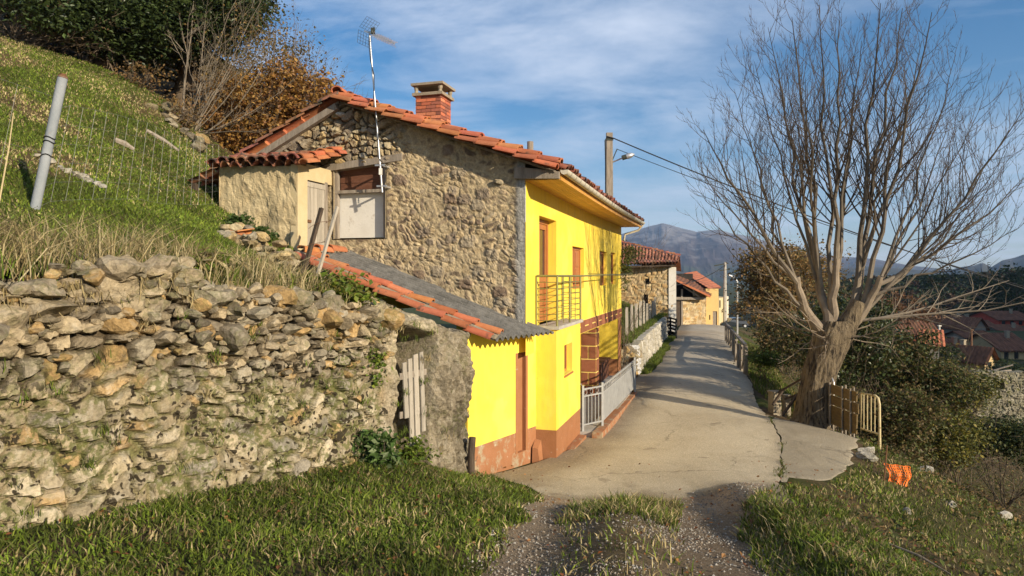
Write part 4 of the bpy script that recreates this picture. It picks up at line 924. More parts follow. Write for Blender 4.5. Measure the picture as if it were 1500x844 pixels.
def curve_(p0, p1, q, n=5, wob=.08, sag=0):
    p0 = np.asarray(p0,float); p1 = np.asarray(p1,float); t = np.linspace(0,1,n)[:,None]; L = np.linalg.norm(p1-p0)
    w = q.normal(size=(n,3))*wob*L; w[0] = 0; w *= np.sin(np.clip(t*1.0,0,1)*PI*.85)
    r = p0+(p1-p0)*t+w; r[:,2] += sag*L*(t[:,0]**2-t[:,0]); return r
def branch(mb, p0, d, L, r, lev, q, up=.25, kids=(7,5), tips=None, col=None, ratio=.45, mi=0, bare=.25, wob=.12):
    n = 6 if lev else 7; p = np.asarray(p0,float); d = nrm(d); pts = [p]; dirs = [d]
    for k in range(n-1):
        d = nrm(d+q.normal(size=3)*wob+A(0,0,up*(.35+.25*k/n))); p = p+d*L/(n-1); pts.append(p); dirs.append(d)
    rr = r*(1-.8*np.linspace(0,1,n)**1.1); mb.tube(pts, rr, 6 if r>.03 else (4 if r>.012 else 3), mi, (1,1,1) if col is None else col, cap=False)
    if lev >= len(kids):
        if tips is not None: tips.extend(pts[2:])
        return
    m = kids[lev]
    for k in range(m):
        f = bare+(1-bare)*(k+.5*q.random())/m; i = min(int(f*(n-1)), n-2); g = f*(n-1)-i
        b = pts[i]*(1-g)+pts[i+1]*g; a = q.normal(size=3); a -= np.dot(a,dirs[i])*dirs[i]; a = nrm(a)
        ang = q.uniform(.45,.85); dd = dirs[i]*math.cos(ang)+a*math.sin(ang)
        branch(mb, b, dd, L*ratio*(1.15-.6*f)*q.uniform(.7,1.2), max(rr[i]*.55, .0045), lev+1, q, up, kids, tips, col, ratio, mi, .15, wob)
GREEN = [(.075,.095,.018),(.095,.12,.022),(.06,.08,.016),(.115,.13,.03),(.14,.13,.04)]
LUSH = [(.11,.165,.018),(.14,.20,.022),(.085,.13,.016),(.18,.22,.03)]
STRAW = [(.36,.29,.14),(.44,.36,.19),(.30,.23,.11),(.24,.19,.09)]
DARKLEAF = [(.028,.045,.014),(.04,.06,.018),(.022,.036,.012),(.055,.075,.025)]
AUTUMN = [(.27,.135,.035),(.33,.18,.045),(.2,.09,.03),(.38,.22,.055),(.15,.09,.04)]
BROWN = [(.21,.13,.05),(.26,.165,.06),(.16,.11,.045),(.30,.19,.07),(.14,.12,.045)]
BRAMBLE = [(.075,.085,.026),(.10,.10,.03),(.055,.065,.02),(.16,.115,.045),(.12,.13,.035),(.20,.14,.06)]
YELLOWG = [(.15,.15,.03),(.20,.18,.035),(.11,.12,.028),(.26,.21,.04)]

# ---------------------------------------------------------------- grass (uncountable)
def infr(X, Y, Z, m=60):
    px = CX+F*X/np.maximum(Y,.1); py = HY-F*Z/np.maximum(Y,.1)
    return (Y>1.5)&(px>-m)&(px<1500+m)&(py<844+m*2)&(py>-m)
def scatter(q, n, x0,x1,y0,y1):
    return q.uniform(x0,x1,n), q.uniform(y0,y1,n)
def build_grass():
    q = np.random.default_rng(101)
    # turf on the hillside
    mb = MB(); X, Y = scatter(q, 420000, -15, -.6, 5, 20.5); ins = inside(X,Y)&(bdist(X,Y)>.25); X, Y = X[ins], Y[ins]
    Z = zu(X,Y); ok = infr(X,Y,Z); wd = sstep(15.8,18.0,Y-.30*(X+9)+1.2*(fbm(X*.7,Y*.7,3,3)-.5)); den = np.clip(1.2-.03*Y,.3,1)*(1-.97*wd)
    n1 = fbm(X*.6,Y*.6,51,5); bare = sstep(.55,.65,n1); ok &= q.random(len(X)) < den*(1-.55*bare); X,Y,Z,b_ = X[ok],Y[ok],Z[ok],bare[ok]
    n2 = fbm(X*1.1,Y*1.1,61,4); dry = (q.random(len(X)) < np.clip(.02+.45*b_+.6*(n2-.5)+.22*sstep(12,16,Y),0,.7)).astype(int)
    pal = np.array(LUSH+GREEN[:4]+STRAW); pd = np.where(dry, 8+q.integers(4,size=len(X)), q.integers(8,size=len(X)))
    hh = (.022+.04*q.random(len(X)))*(.7+1.0*fbm(X*2,Y*2,71,3)); blades(mb, np.stack([X,Y,Z-.01],1), hh, .004+.003*q.random(len(X))+.0004*Y, pal, q, 1.3, 0, pd, (.35+1.35*fbm(X*1.3,Y*1.3,111,5))*1.12)
    obj('hill_grass', mb, M['grass'], kind='stuff', label='short green and straw turf on the hillside')
    # bank in the foreground, verges, hump between the ruts
    mb = MB(); X, Y = scatter(q, 380000, -6, 9.5, 2.5, 16)
    rel = (X-RW0[0])*RWn[0]+(Y-RW0[1])*RWn[1]
    tl = np.interp(Y,[1.5,5.3,9.1,9.6],[-.50,-.30,.36,.45])+.25*(vnoise(Y*1.7,Y*0,3)-.5); tr = np.interp(Y,[1.5,5.3,8.2,8.9,9.6],[1.70,1.85,2.70,3.4,3.65])+.2*(vnoise(Y*1.9,Y*0,13)-.5)
    left = (X<tl+.1)&(rel>.02)&(Y<11.3)&(X<np.interp(Y,[8.8,9.6,11.2],[.45,.25,-.55]))
    right = (X>tr)&(X>np.where(Y<9.2,-9,1)*np.abs(np.interp(Y,[9.5,10.6,12.8,14.6,16.5],[3.7,4.75,6.45,7.35,7.5])))
    hump = (np.abs(X-hump_c(Y))<.58*(.6+.8*fbm(X*2.5,Y*2.5,9,3)))&(Y<9.0)
    ok0 = (left|right|hump)
    X,Y,left,right,hump = X[ok0],Y[ok0],left[ok0],right[ok0],hump[ok0]
    Z = zl(X,Y); n1 = fbm(X*1.1,Y*1.1,91,5); n2 = fbm(X*3,Y*3,93,4)
    den = np.clip(1.15-.045*Y,.45,1)*np.where(right,.28+.72*sstep(.44,.58,n1)*sstep(6.0,4.2,X-.2*(Y-8)),1)*np.where(right,1-.93*np.exp(-((X-4.85-.25*(n2-.5)*4)/.45)**2)*sstep(5.5,7,Y)*sstep(11.6,10.6,Y),1)*np.where(left,.42+.58*sstep(.40,.52,n1),1)*np.where(hump,(.12+1.2*sstep(6.8,7.6,Y))*sstep(.30,.40,n1),1)
    ok = infr(X,Y,Z)&(q.random(len(X))<den); X,Y,Z,left,right,hump,n2 = [k[ok] for k in (X,Y,Z,left,right,hump,n2)]
    dry = q.random(len(X)) < np.clip(.16+.9*(n2-.5)+.12*right+.25*hump,.04,.7)
    pal = np.array(LUSH+GREEN[:4]+STRAW); pd = np.where(dry, 8+q.integers(4,size=len(X)), q.integers(8,size=len(X)))
    hh = (.032+.06*q.random(len(X)))*(.5+1.3*fbm(X*1.7,Y*1.7,95,3))*np.where(hump&(Y>7),1.5,1); blades(mb, np.stack([X,Y,Z-.01],1), hh, .0035+.003*q.random(len(X))+.0003*Y, pal, q, 1.3, 0, pd, .35+1.35*fbm(X*1.6,Y*1.6,113,5))
    k = 700; yy = q.uniform(10.8,18,k); P = np.stack([redge(yy)+.02+.05*q.normal(size=k)*(vnoise(yy*2,yy*0,3)>.45),yy],1); P = np.c_[P, zl(P[:,0],P[:,1])]; kk = fbm(yy*1.5,yy*0,6,3)>.47; blades(mb, P[kk], .02+.05*q.random(kk.sum()), .006+0*yy[kk], GREEN, q, 1.3)
    # broad clover leaves between the blades
    k = q.random(len(X)) < .16*left+.06*right; leaves(mb, np.stack([X,Y,Z+.03+.03*q.random(len(X))],1)[k], .022, LUSH+GREEN[:3], q, 1.2, 0, 1.2)
    obj('verge_grass', mb, M['grass'], kind='stuff', label='rough green grass and clover on the banks beside the track')
    # dead tall grass on the wall top and along the fence
    mb = MB(); pts = []
    for (s0,s1,t0,t1,n) in ((-3,2.2,-.04,1.1,4200),(2.6,3.7,.15,.8,520),(.5,4.2,-.02,.35,420)):
        s = q.uniform(s0,s1,n); t = q.uniform(t0,t1,n)
        if s1 < 2.5: s = s0+(s1-s0)*q.random(n)**1.35
        P = RW0+RWd*s[:,None]-RWn*t[:,None]; P = np.stack([P[:,0],P[:,1],np.maximum(zu(P[:,0],P[:,1]), rw_top(s)-.02)],1); pts.append(P)
    P = np.concatenate(pts); hh = .14+.42*q.random(len(P))**1.5; blades(mb, P, hh, .0035+.003*q.random(len(P)), STRAW+[(.5,.42,.24)], q, 1.5)
    m_ = q.random(len(P))<.35; blades(mb, P[m_]+q.normal(size=(m_.sum(),3))*A(.08,.08,0), hh[m_]*.7, .005+0*hh[m_], LUSH+GREEN, q, 1.2)
    for k in range(90):      # tufts and weeds rooted in the joints of the wall
        s_ = q.uniform(-1.5,5.8); z_ = float(rw_top(s_))-q.uniform(.1,1.7)**1.2; n_ = int(q.integers(8,30)); p_ = RW0+RWd*s_+RWn*(.16)+UZ*z_
        g_ = q.random()<.7; blades(mb, p_+q.normal(size=(n_,3))*A(.035,.035,.02), .03+.09*q.random(n_), .004+0*q.random(n_), LUSH+GREEN if g_ else STRAW, q, 1.4)
    n_ = 1500; s_ = q.uniform(-3,1.6,n_); P = RW0+RWd*s_[:,None]+RWn*(.10+.05*q.random(n_))[:,None]; P[:,2] = rw_top(s_)-.05+.05*q.random(n_); blades(mb, P, -(.05+.3*q.random(n_)**1.5), .004+.002*q.random(n_), STRAW, q, .8)
    obj('dead_grass', mb, M['grass'], kind='stuff', label='long straw coloured dead grass hanging over the wall top')
    # gravel and dead leaves
    mb = MB(); X, Y = scatter(q, 42000, -.9, 3.6, 2.5, 10.2); l = np.interp(Y,[1.5,5.3,9.1,9.6],[-.55,-.38,.32,.45]); r = np.interp(Y,[1.5,5.3,8.2,9.6],[2.1,2.0,2.9,3.6])
    ok = (X>l)&(X<r)&(q.random(len(X))<(.25+.75*sstep(.42,.56,fbm(X*1.6,Y*1.6,66,4))))&(q.random(len(X))<np.where(Y>8.7,.9*sstep(9.9,8.7,Y),.9))&infr(X,Y,zl(X,Y)); X,Y = X[ok],Y[ok]; Z = zl(X,Y); v,f = ICO[1]
    v0 = np.array([(1,0,0),(0,1,0),(-1,0,0),(0,-1,0),(0,0,.8),(0,0,-.8)],float); f0 = np.array([(0,1,4),(1,2,4),(2,3,4),(3,0,4),(1,0,5),(2,1,5),(3,2,5),(0,3,5)])
    n = len(X); s = .004+.012*q.random(n)**4; vv = v0[None]*(.7+.6*q.random((n,6,1)))*s[:,None,None]
    a = q.random(n)*6.28; ca, sa = np.cos(a)[:,None], np.sin(a)[:,None]; vv = np.stack([vv[...,0]*ca-vv[...,1]*sa, vv[...,0]*sa+vv[...,1]*ca, vv[...,2]],-1)
    vv += np.stack([X,Y,Z+.012],1)[:,None]; cc = np.array([(.22,.19,.15),(.30,.27,.22),(.36,.33,.28),(.16,.13,.10),(.27,.21,.15)])[q.integers(5,size=n)]
    mb.add(vv.reshape(-1,3), (f0[None]+np.arange(n)[:,None,None]*6).reshape(-1,3), 0, np.repeat(cc,6,0))
    obj('gravel', mb, M['brick'], kind='stuff', label='loose pale gravel in the ruts of the track')
    mb = MB(); X, Y = scatter(q, 1300, -4, 6, 4, 12); ok = ~((Y>9.4)&(X>.5)&(X<4))|(q.random(1300)<.12); X,Y = X[ok],Y[ok]; rel = (X-RW0[0])*RWn[0]+(Y-RW0[1])*RWn[1]; ok = rel>.1; X,Y = X[ok],Y[ok]
    leaves(mb, np.stack([X,Y,zl(X,Y)+.04],1), .032, [(.22,.08,.03),(.16,.07,.03),(.3,.15,.05)], q, 1.5, 0, 1.3)
    obj('fallen_leaves', mb, M['leaf'], kind='stuff', label='brown fallen leaves lying on the grass')
    # turned earth and leaf litter on the right hand slope
    mb = MB(); X, Y = scatter(q, 60000, 3.5, 24, 6, 40); Z = zl(X,Y); rr = np.interp(Y,[6,9.5,10.6,12.8,14.6,16.5,18.6,25.3,40],[3.6,4.6,5.2,6.8,7.6,7.8,7.4,8.9,13])
    ok = (X>rr)&infr(X,Y,Z); n1 = fbm(X*.5,Y*.5,33,4); ok &= (n1>.47)|(X-rr>2.2)|((np.abs(X-4.9)<.6)&(Y<11.3)&(q.random(len(X))<.6)); X,Y,Z = X[ok],Y[ok],Z[ok]
    big = np.stack([X,Y,Z+.05+.1*q.random(len(X))],1); leaves(mb, big, .045, BRAMBLE+BROWN[:3]+GREEN[:2], q, .4)
    obj('undergrowth', mb, M['leaf'], kind='stuff', label='low tangled ground cover and leaf litter on the slope below the road')
build_grass()

# ---------------------------------------------------------------- pollarded bare tree
def build_ash():
    q = np.random.default_rng(23); base = A(7.0,16.25,-3.5)
    fk = []
    t = thing('ash_tree', 'tall bare pollarded tree with thick leaning trunk at the road edge', 'tree', base)
    # trunk: leaning, with burrs
    zz = np.linspace(0,2.45,90); th = np.linspace(0,2*PI,97)[:-1]
    cx = np.interp(zz,[0,.5,1.2,1.9,2.45],[0,.06,.18,.42,.55]); R = np.interp(zz,[0,.15,.5,1.1,1.7,2.15,2.45],[.53,.42,.37,.35,.38,.41,.28])
    Tg, Zg = np.meshgrid(th, zz); lx = np.cos(Tg); ly = np.sin(Tg)
    rr = R[:,None]*(1+.10*(fbm(lx*1.5+5,Zg*1.2+ly*1.5,4,3)-.5)*2+.09*np.sin(3*Tg+Zg)*np.exp(-Zg*1.5))+.07*(np.abs(fbm(Tg*6.0,Zg*1.6,14,4)-.5))*2+.05*(fbm(lx*4+9,ly*4+Zg*2.5,17,4)-.5)
    V = np.stack([base[0]+cx[:,None]+rr*lx, base[1]+rr*ly, base[2]+Zg],-1); V = np.concatenate([V, V[:,:1]],1)
    mb = MB(); mb.grid(V); top = base+A(.55,0,2.42)
    mb.tube([base+A(.35,0,1.6),base+A(.75,-.05,2.2),base+A(1.05,-.1,2.9)],[.30,.24,.15],10)
    obj('trunk', mb, M['bark'], t, smooth=True)
    mb = MB()
    tg = [(1020,240,.2),(1042,290,-.5),(1075,130,.3),(1105,90,.0),(1125,40,.6),(1160,25,-.3),(1200,10,.4),(1230,30,-.6),(1262,60,.2),(1290,5,-.2),(1322,12,.5),(1365,18,-.4),(1400,80,.3),(1440,150,-.3),(1478,190,.3),(1500,160,-.6),(1500,260,.2),(1490,335,-.7),(1030,190,-.9),(1090,180,1.1),(1180,120,-1.2),(1250,140,1.3),(1330,120,-1.2),(1390,170,1.3),(1450,260,1.0),(1350,60,1.0),(1140,110,1.3)]
    for e_ in ((1168,405,15.9),(1196,385,16.7),(1226,378,16.1),(1262,392,16.6),(1290,405,15.9)):
        e = at(*e_); p0 = base+A(.5+.45*(e_[0]-1220)/75*.5,.1*q.normal(),2.05); u = np.linspace(0,1,7)[:,None]; b_ = p0+(e-p0)*u; b_ += A(1,0,0)*(e[0]-p0[0])*.22*np.sin(u*PI)+q.normal(size=(7,3))*.025*np.sin(u*PI); fk.append(b_)
    for k,(px,py,dy) in enumerate(tg):
        e = at(px,py,16.2+dy*1.6); p0 = base+A(.52+q.normal()*.26,q.normal()*.22,2.25+.1*q.normal())
        fj = min(range(5), key=lambda j: abs((1060,1150,1225,1310,1420)[j]-px)+25*q.random()); ff = fk[fj]; ip = q.uniform(2.0,5.9); i_ = int(ip); p0 = ff[i_]*(1-ip+i_)+ff[min(i_+1,6)]*(ip-i_)
        L = np.linalg.norm(e-p0); n = 11; u = np.linspace(0,1,n)
        out = (e-p0)*A(1,1,0); 
        hz = np.linalg.norm(out); arc = .01+.045*min(1,hz/4)
        pts = p0+(e-p0)*u[:,None]; pts += (out*arc*4*(u*(1-u))[:,None])-A(0,0,1)*(arc*2.0*hz*(u*(1-u)))[:,None]; pts += q.normal(size=(n,3))*.05*np.sin(u*PI)[:,None]
        r0 = .036+.028*q.random()+.018*(L>6.5); rr = r0*(1-.90*u**.9)
        mb.tube(pts, rr, 7, 0, np.repeat((1.3-1.0*np.sqrt(u))[:,None]*np.ones(3),7,0), cap=False)
        m = int(7+L*2.7)
        for j in range(m):
            f = .26+.73*(j+.6*q.random())/m; i = min(int(f*(n-1)),n-2); g = f*(n-1)-i; b = pts[i]*(1-g)+pts[i+1]*g; d = nrm(pts[i+1]-pts[i])
            a = q.normal(size=3)*A(1,.9,.5); a -= np.dot(a,d)*d; a = nrm(a); ang = q.uniform(.5,.95)
            branch(mb, b, d*math.cos(ang)+a*math.sin(ang), (.5+1.55*(1-f)**.8+.5*q.random())*(.8+.05*L), max(rr[i]*.40,.0075), 0, q, .5, (4,2), ratio=.44, wob=.09, col=(.34,.31,.30))
    for f_ in fk: mb.tube(f_, np.linspace(.15,.06,len(f_)), 9, 0, (1.25,1.2,1.15), cap=False)
    # low side shoots that droop round the burr
    for k in range(18):
        a = q.uniform(0,2*PI); d = A(math.cos(a),.6*math.sin(a),q.uniform(-.25,.35)); branch(mb, base+A(.5,0,2.1)+d*.25, d, q.uniform(1.0,2.7), .016, 0, q, .16, (4,2), ratio=.4, wob=.2, col=(1.2,1.15,1.1))
    for e_,L_ in ((A(1,-.1,.12),3.6),(A(1,.1,.02),3.2),(A(.95,-.3,.22),4.0)): branch(mb, base+A(1.0,-.05,2.45), e_, L_, .035, 0, q, .07, (8,3), ratio=.36, wob=.09)
    obj('branches', mb, M['twig'], t)
build_ash()

# ---------------------------------------------------------------- shrubs and trees
def shrub(name, label, cat, base, blobs, pal, ncl, per, spread, lsize, mat='leaf', stems=8, stemr=.02, group=None, seed=0, shell=.4, kids=(5,4), woodmat='brownwood', bare_up=.25, shoots=None, elong=1.5):
    q = np.random.default_rng(seed); base = np.asarray(base,float); t = thing(name, label, cat, base, group); mb = MB()
    tips = []
    for k in range(stems):
        b = blobs[k%len(blobs)]; e = np.asarray(b[0],float)+q.normal(size=3)*np.asarray(b[1],float)*.5; p0 = base+A(q.normal()*.15,q.normal()*.15,-.1)
        d = e-p0; branch(mb, p0, d, np.linalg.norm(d)*1.1, stemr, 0, q, .1, kids, tips, ratio=.5)
    if shoots:
        for (p0,e,r) in shoots: branch(mb, p0, np.asarray(e)-np.asarray(p0), np.linalg.norm(np.asarray(e)-np.asarray(p0)), r, 0, q, bare_up, (8,4), ratio=.34, wob=.07)
    if mb.n: obj('stem', mb, M[woodmat], t)
    P,_ = clump_pts(q, blobs, ncl, per, spread, shell); mb = MB(); leaves(mb, P, lsize, pal, q, elong=elong); obj('crown', mb, M[mat], t)
    return t
# evergreens on the upper slope
def gz(x,y): return float(zu(A(x),A(y))[0])
def gl(x,y): return float(zl(A(x),A(y))[0])
def evergreen(px, py, D, rx, rz, label, seed, ncl=300, per=150):
    c = at(px,py,D); z = gz(c[0],c[1]); q = np.random.default_rng(seed); t = thing('evergreen_tree', label, 'tree', (c[0],c[1],z), 'evergreens at the wood edge')
    mb = MB(); mb.tube([(c[0],c[1],z-.4),(c[0]+.1,c[1],z+1.2),(c[0]+.05,c[1],c[2])],[.28,.22,.12],9)
    for k in range(16):
        d = q.normal(size=3); d[2] *= .5; branch(mb, A(c[0],c[1],z+.6+.5*k*.12), d, rx*.8, .05, 0, q, .05, (4,), ratio=.4)
    obj('trunk', mb, M['brownwood'], t)
    bl = [(c,(rx,rx*.8,rz))]+[(c+A(q.normal()*rx*.55,q.normal()*rx*.4,q.normal()*rz*.5),(rx*.5,rx*.5,rz*.45)) for _ in range(6)]
    P,_ = clump_pts(q, bl, ncl, per, .26, .5); P = P[P[:,2]>zu(P[:,0],P[:,1])+.15+.5*q.random(len(P))]; mb = MB(); leaves(mb, P, .066, DARKLEAF+[(.06,.09,.025)], q, .5, 0, 1.9); obj('crown', mb, M['glossleaf'], t)
evergreen(150,15,18.5,2.3,1.75,'dense dark green evergreen with glossy leaves overhanging the top of the grass slope',301,400)
evergreen(45,-55,18,2.0,1.5,'dark evergreen cut by the top left corner of the photo behind the bare brown twigs',302,220)
evergreen(265,-10,20.5,1.9,2.0,'dark evergreen behind the pale bare stems right of the biggest evergreen',303,330)
# multi stemmed bare hazel, autumn shrubs
def shootset(q, p0, ends, r): return [(np.asarray(p0)+A(q.normal()*.2,q.normal()*.2,-.1), e, r*(.7+.6*q.random())) for e in ends]
q_ = np.random.default_rng(77)
def hill_pt(px,D): 
    x = (px-CX)/F*D; return A(x,D,gz(x,D))
b0 = hill_pt(268,17.6)
shrub('bare_sapling', 'thin pale bare sapling standing before the dark evergreens', 'tree', b0, [(b0+A(0,0,2.4),(.5,.4,.9))], BROWN, 12, 8, .2, .04, stems=0, seed=311, woodmat='twig', shoots=[(b0,at(266,-10,17.6),.035),(b0+A(0,0,1.9),at(300,40,17.4),.018),(b0+A(0,0,1.6),at(235,30,17.6),.016)])
b0 = hill_pt(285,17.2)
shrub('hazel_shrub', 'multi stemmed bare hazel with pale shoots fanning over the slope edge', 'shrub', b0, [(at(345,90,17.5),(1.0,.8,1.2)),(at(390,70,17.5),(.9,.8,.9))], [(.26,.17,.06),(.30,.20,.07),(.19,.13,.05)], 60, 12, .25, .045, stems=4, seed=312, woodmat='twig', shoots=shootset(q_,b0,[at(x_,y_,17.2+q_.normal()*.5) for x_,y_ in ((300,40),(320,20),(345,-10),(370,15),(395,35),(420,60),(440,95),(455,150),(430,190),(405,215),(335,70),(360,100))],.016))
b0 = hill_pt(385,19.2)
shrub('beech_shrub', 'autumn shrub thick with orange and brown leaves behind the shed roof', 'shrub', b0, [(at(375,185,19),(1.1,.8,1.0)),(at(415,165,19.3),(1.0,.8,1.1)),(at(350,150,19.5),(.9,.8,.9)),(at(330,195,18.6),(.6,.6,.6))], AUTUMN, 300, 36, .18, .075, stems=14, seed=313)
b0 = hill_pt(455,19.8)
shrub('beech_shrub', 'sparser orange leaved shrub rising behind the left roof slope by the ridge', 'shrub', b0, [(at(445,160,19.8),(1.0,.8,.75)),(at(480,128,19.8),(.45,.5,.4)),(at(415,120,20),(.8,.7,.7)),(at(470,185,19.8),(.7,.6,.5))], AUTUMN[:4]+[(.34,.2,.1)], 260, 26, .17, .075, stems=16, seed=314)
b0 = hill_pt(395,21)
shrub('brown_hedge_shrub', 'tall twiggy olive brown shrub between the evergreens and the orange shrubs', 'shrub', b0, [(at(375,75,21),(1.2,1,1.4)),(at(425,100,21),(1.0,1,1.0)),(at(335,50,21.5),(1.0,1,1.4))], [(.15,.11,.035),(.19,.14,.04),(.12,.10,.03),(.22,.15,.05)], 300, 20, .3, .055, stems=26, seed=315, shoots=shootset(q_,b0,[at(x_,y_,21) for x_,y_ in ((470,60),(490,75),(505,95),(455,40),(430,30),(480,95))],.02))
b0 = hill_pt(20,16.6)
shrub('twiggy_bush', 'brown leafless twiggy bush at the top left of the grass slope', 'shrub', b0, [(b0+A(0,0,.7),(1.3,.6,.6)),(b0+A(1.3,.2,.1),(.9,.5,.4))], [(.14,.09,.045),(.18,.12,.06)], 70, 10, .2, .04, stems=26, seed=316, kids=(6,5))
for k,(px,D,lab) in enumerate(((205,16.9,'brown dead bracken clump under the left part of the evergreens'),(262,16.6,'tangle of brown roots and stalks at the foot of the pale sapling'))):
    b0 = hill_pt(px,D); shrub('bracken_clump', lab, 'plant', b0, [(b0+A(0,0,.25),(.7,.4,.3))], BROWN[:3]+[(.2,.11,.05)], 40, 14, .13, .05, stems=14, stemr=.012, seed=320+k)
# thicket below the road on the right
def low_pt(px,D,dz=0):
    x = (px-CX)/F*D; return A(x,D,gl(x,D)+dz)
def thick(px,py,D,w_,h_,pal,label,seed,ncl,per,ls=.06,mat='leaf',name='thicket_shrub',stems=10,shell=.35,sp=.17,cat='shrub'):
    c = at(px,py,D); z = gl(c[0],c[1]); base = A(c[0],c[1],z); q = np.random.default_rng(seed)
    bl = [(c,(w_,w_*.8,h_))]+[(c+A(q.normal()*w_*.6,q.normal()*w_*.5,q.normal()*h_*.45),(w_*.5,w_*.5,h_*.5)) for _ in range(5)]
    return shrub(name, label, cat, base, bl, pal, ncl, per, sp, ls, mat, stems=stems, seed=seed, shell=shell)
thick(1140,412,34,1.9,1.8,BROWN+[(.13,.11,.04),(.24,.13,.04)],'brown leaved tree still holding autumn leaves behind the bare tree on its left',401,300,38,.10,stems=22,name='autumn_tree',cat='tree',sp=.28)
thick(1185,400,37,1.7,1.5,BROWN+[(.17,.13,.05)],'thin brown tree standing directly behind the bare tree crown base',402,150,22,.10,stems=20,name='autumn_tree',cat='tree',sp=.28)
thick(1150,490,31,1.3,.8,BRAMBLE+BROWN[:2],'mixed green and brown bush beyond the wooden handrail',403,190,32,.08)
thick(1172,500,27,1.1,1.1,BRAMBLE+[(.15,.11,.05)],'tangled bramble bush just left of the thick trunk',404,190,30,.07)
thick(1262,505,21.5,1.3,1.3,DARKLEAF+[(.06,.075,.03),(.08,.09,.03)],'tall dark ivy covered bush rising right of the thick trunk',405,330,44,.07,'glossleaf')
thick(1236,505,19,1.15,1.25,DARKLEAF+BRAMBLE[:3],'dark ivy bush half hidden directly behind the thick trunk',414,260,40,.065,'glossleaf')
thick(1325,545,20,1.2,1.0,BRAMBLE+DARKLEAF[:2],'dark green bramble mound beyond the wooden panel barrier',406,260,42,.065)
thick(1385,578,23,1.2,.6,YELLOWG+BRAMBLE[:3],'yellowish green bush in front of the ruined stone wall',407,230,32,.07)
thick(1315,615,16.5,.9,.75,BRAMBLE+[(.12,.085,.04)],'low brown green bramble behind the rusty metal barrier end',408,200,38,.055)
thick(1395,640,17.5,.75,.6,YELLOWG+BRAMBLE[:2],'bush with bright yellow leaves on the slope above the orange net',409,170,32,.06)
thick(1475,640,20,1.0,.5,DARKLEAF+BRAMBLE[:2],'dark rounded bush at the right edge below the ruin',410,170,36,.06)
thick(1372,545,33,1.3,.4,YELLOWG[:3]+BRAMBLE,'olive yellow bush below the red house and above the yellowish bush by the ruin',411,190,30,.09)
thick(1125,527,24.5,.45,.2,LUSH+GREEN[:3],'low green leafy plants at the foot of the handrail',412,70,26,.05,stems=3)
thick(1310,452,52,2.2,1.3,[(.17,.08,.035),(.2,.10,.045),(.13,.07,.035)],'reddish brown bare bush against the dark wood',413,140,22,.12)
# small plants
b = RW0+RWd*4.0+RWn*.28; b = A(b[0],b[1],gl(b[0],b[1]))
shrub('nettle_plant','dark green leafy plant growing against the foot of the retaining wall','plant',b,[(b+A(0,0,.2),(.24,.16,.2)),(b+A(.1,-.05,.1),(.2,.15,.12))],[(.08,.14,.03),(.10,.17,.04),(.06,.11,.025),(.16,.20,.09)],46,18,.06,.055,stems=6,stemr=.008,seed=501,elong=1.7)
b = RW0+RWd*4.9+RWn*.12; b = A(b[0],b[1],gl(b[0],b[1]))
shrub('weed_clump','bright green weeds growing in front of the pallet gate','plant',b,[(b+A(0,0,.15),(.25,.2,.2))],LUSH,40,18,.06,.04,stems=4,stemr=.006,seed=502)
def on_wall(s,t,dz=0):
    p = RW0+RWd*s-RWn*t; return A(p[0],p[1],max(float(zu(A(p[0]),A(p[1]))[0]), float(rw_top(s)) if t<.7 else -9)+dz)
b = on_wall(3.75,.35,-.05)
shrub('ivy_clump','light green ivy clump on the wall top left of the lean-to tiles','plant',b,[(b+A(0,0,.18),(.42,.35,.2)),(b+A(.25,.05,.05),(.3,.25,.2))],LUSH+YELLOWG[:2],70,22,.07,.05,stems=6,stemr=.008,seed=503)
b = RW0+RWd*4.15+RWn*.08+UZ*-1.15
shrub('ivy_tuft','small green tuft sprouting from the wall face below the wall top ivy','plant',b,[(b,(.10,.08,.30))],LUSH,30,14,.05,.035,stems=3,stemr=.005,seed=504)
b = RW0+RWd*1.95-RWn*.45; b = A(b[0],b[1],gz(b[0],b[1]))
shrub('rush_tuft','tuft of green and straw stalks on the wall top before the stone pile','plant',b,[(b+A(0,0,.12),(.35,.25,.14))],STRAW+LUSH,40,12,.06,.05,stems=16,stemr=.004,seed=505,elong=4,kids=(1,))
b = hp(-.12,11.9,.2)
shrub('climbing_plant','straggly green climber on the far corner of the yellow house','plant',A(b[0],b[1],-3.4),[(hp(-.15,11.9,.45),(.22,.3,.55)),(hp(-.25,12.3,.75),(.35,.5,.2)),(hp(-.1,12.0,-.3),(.12,.2,.4))],[(.07,.10,.025),(.10,.12,.03),(.15,.14,.04)],80,14,.09,.05,stems=9,stemr=.012,seed=506)
b = at(352,327,12.0); b[2] = gz(b[0],b[1])
shrub('nettle_patch','low green nettles at the foot of the plastered shed wall','plant',b,[(b+A(0,0,.1),(.3,.12,.12)),(b+A(.45,-.08,-.08),(.22,.1,.1))],[(.05,.085,.02),(.07,.11,.03)],46,14,.05,.045,stems=4,stemr=.006,seed=507)
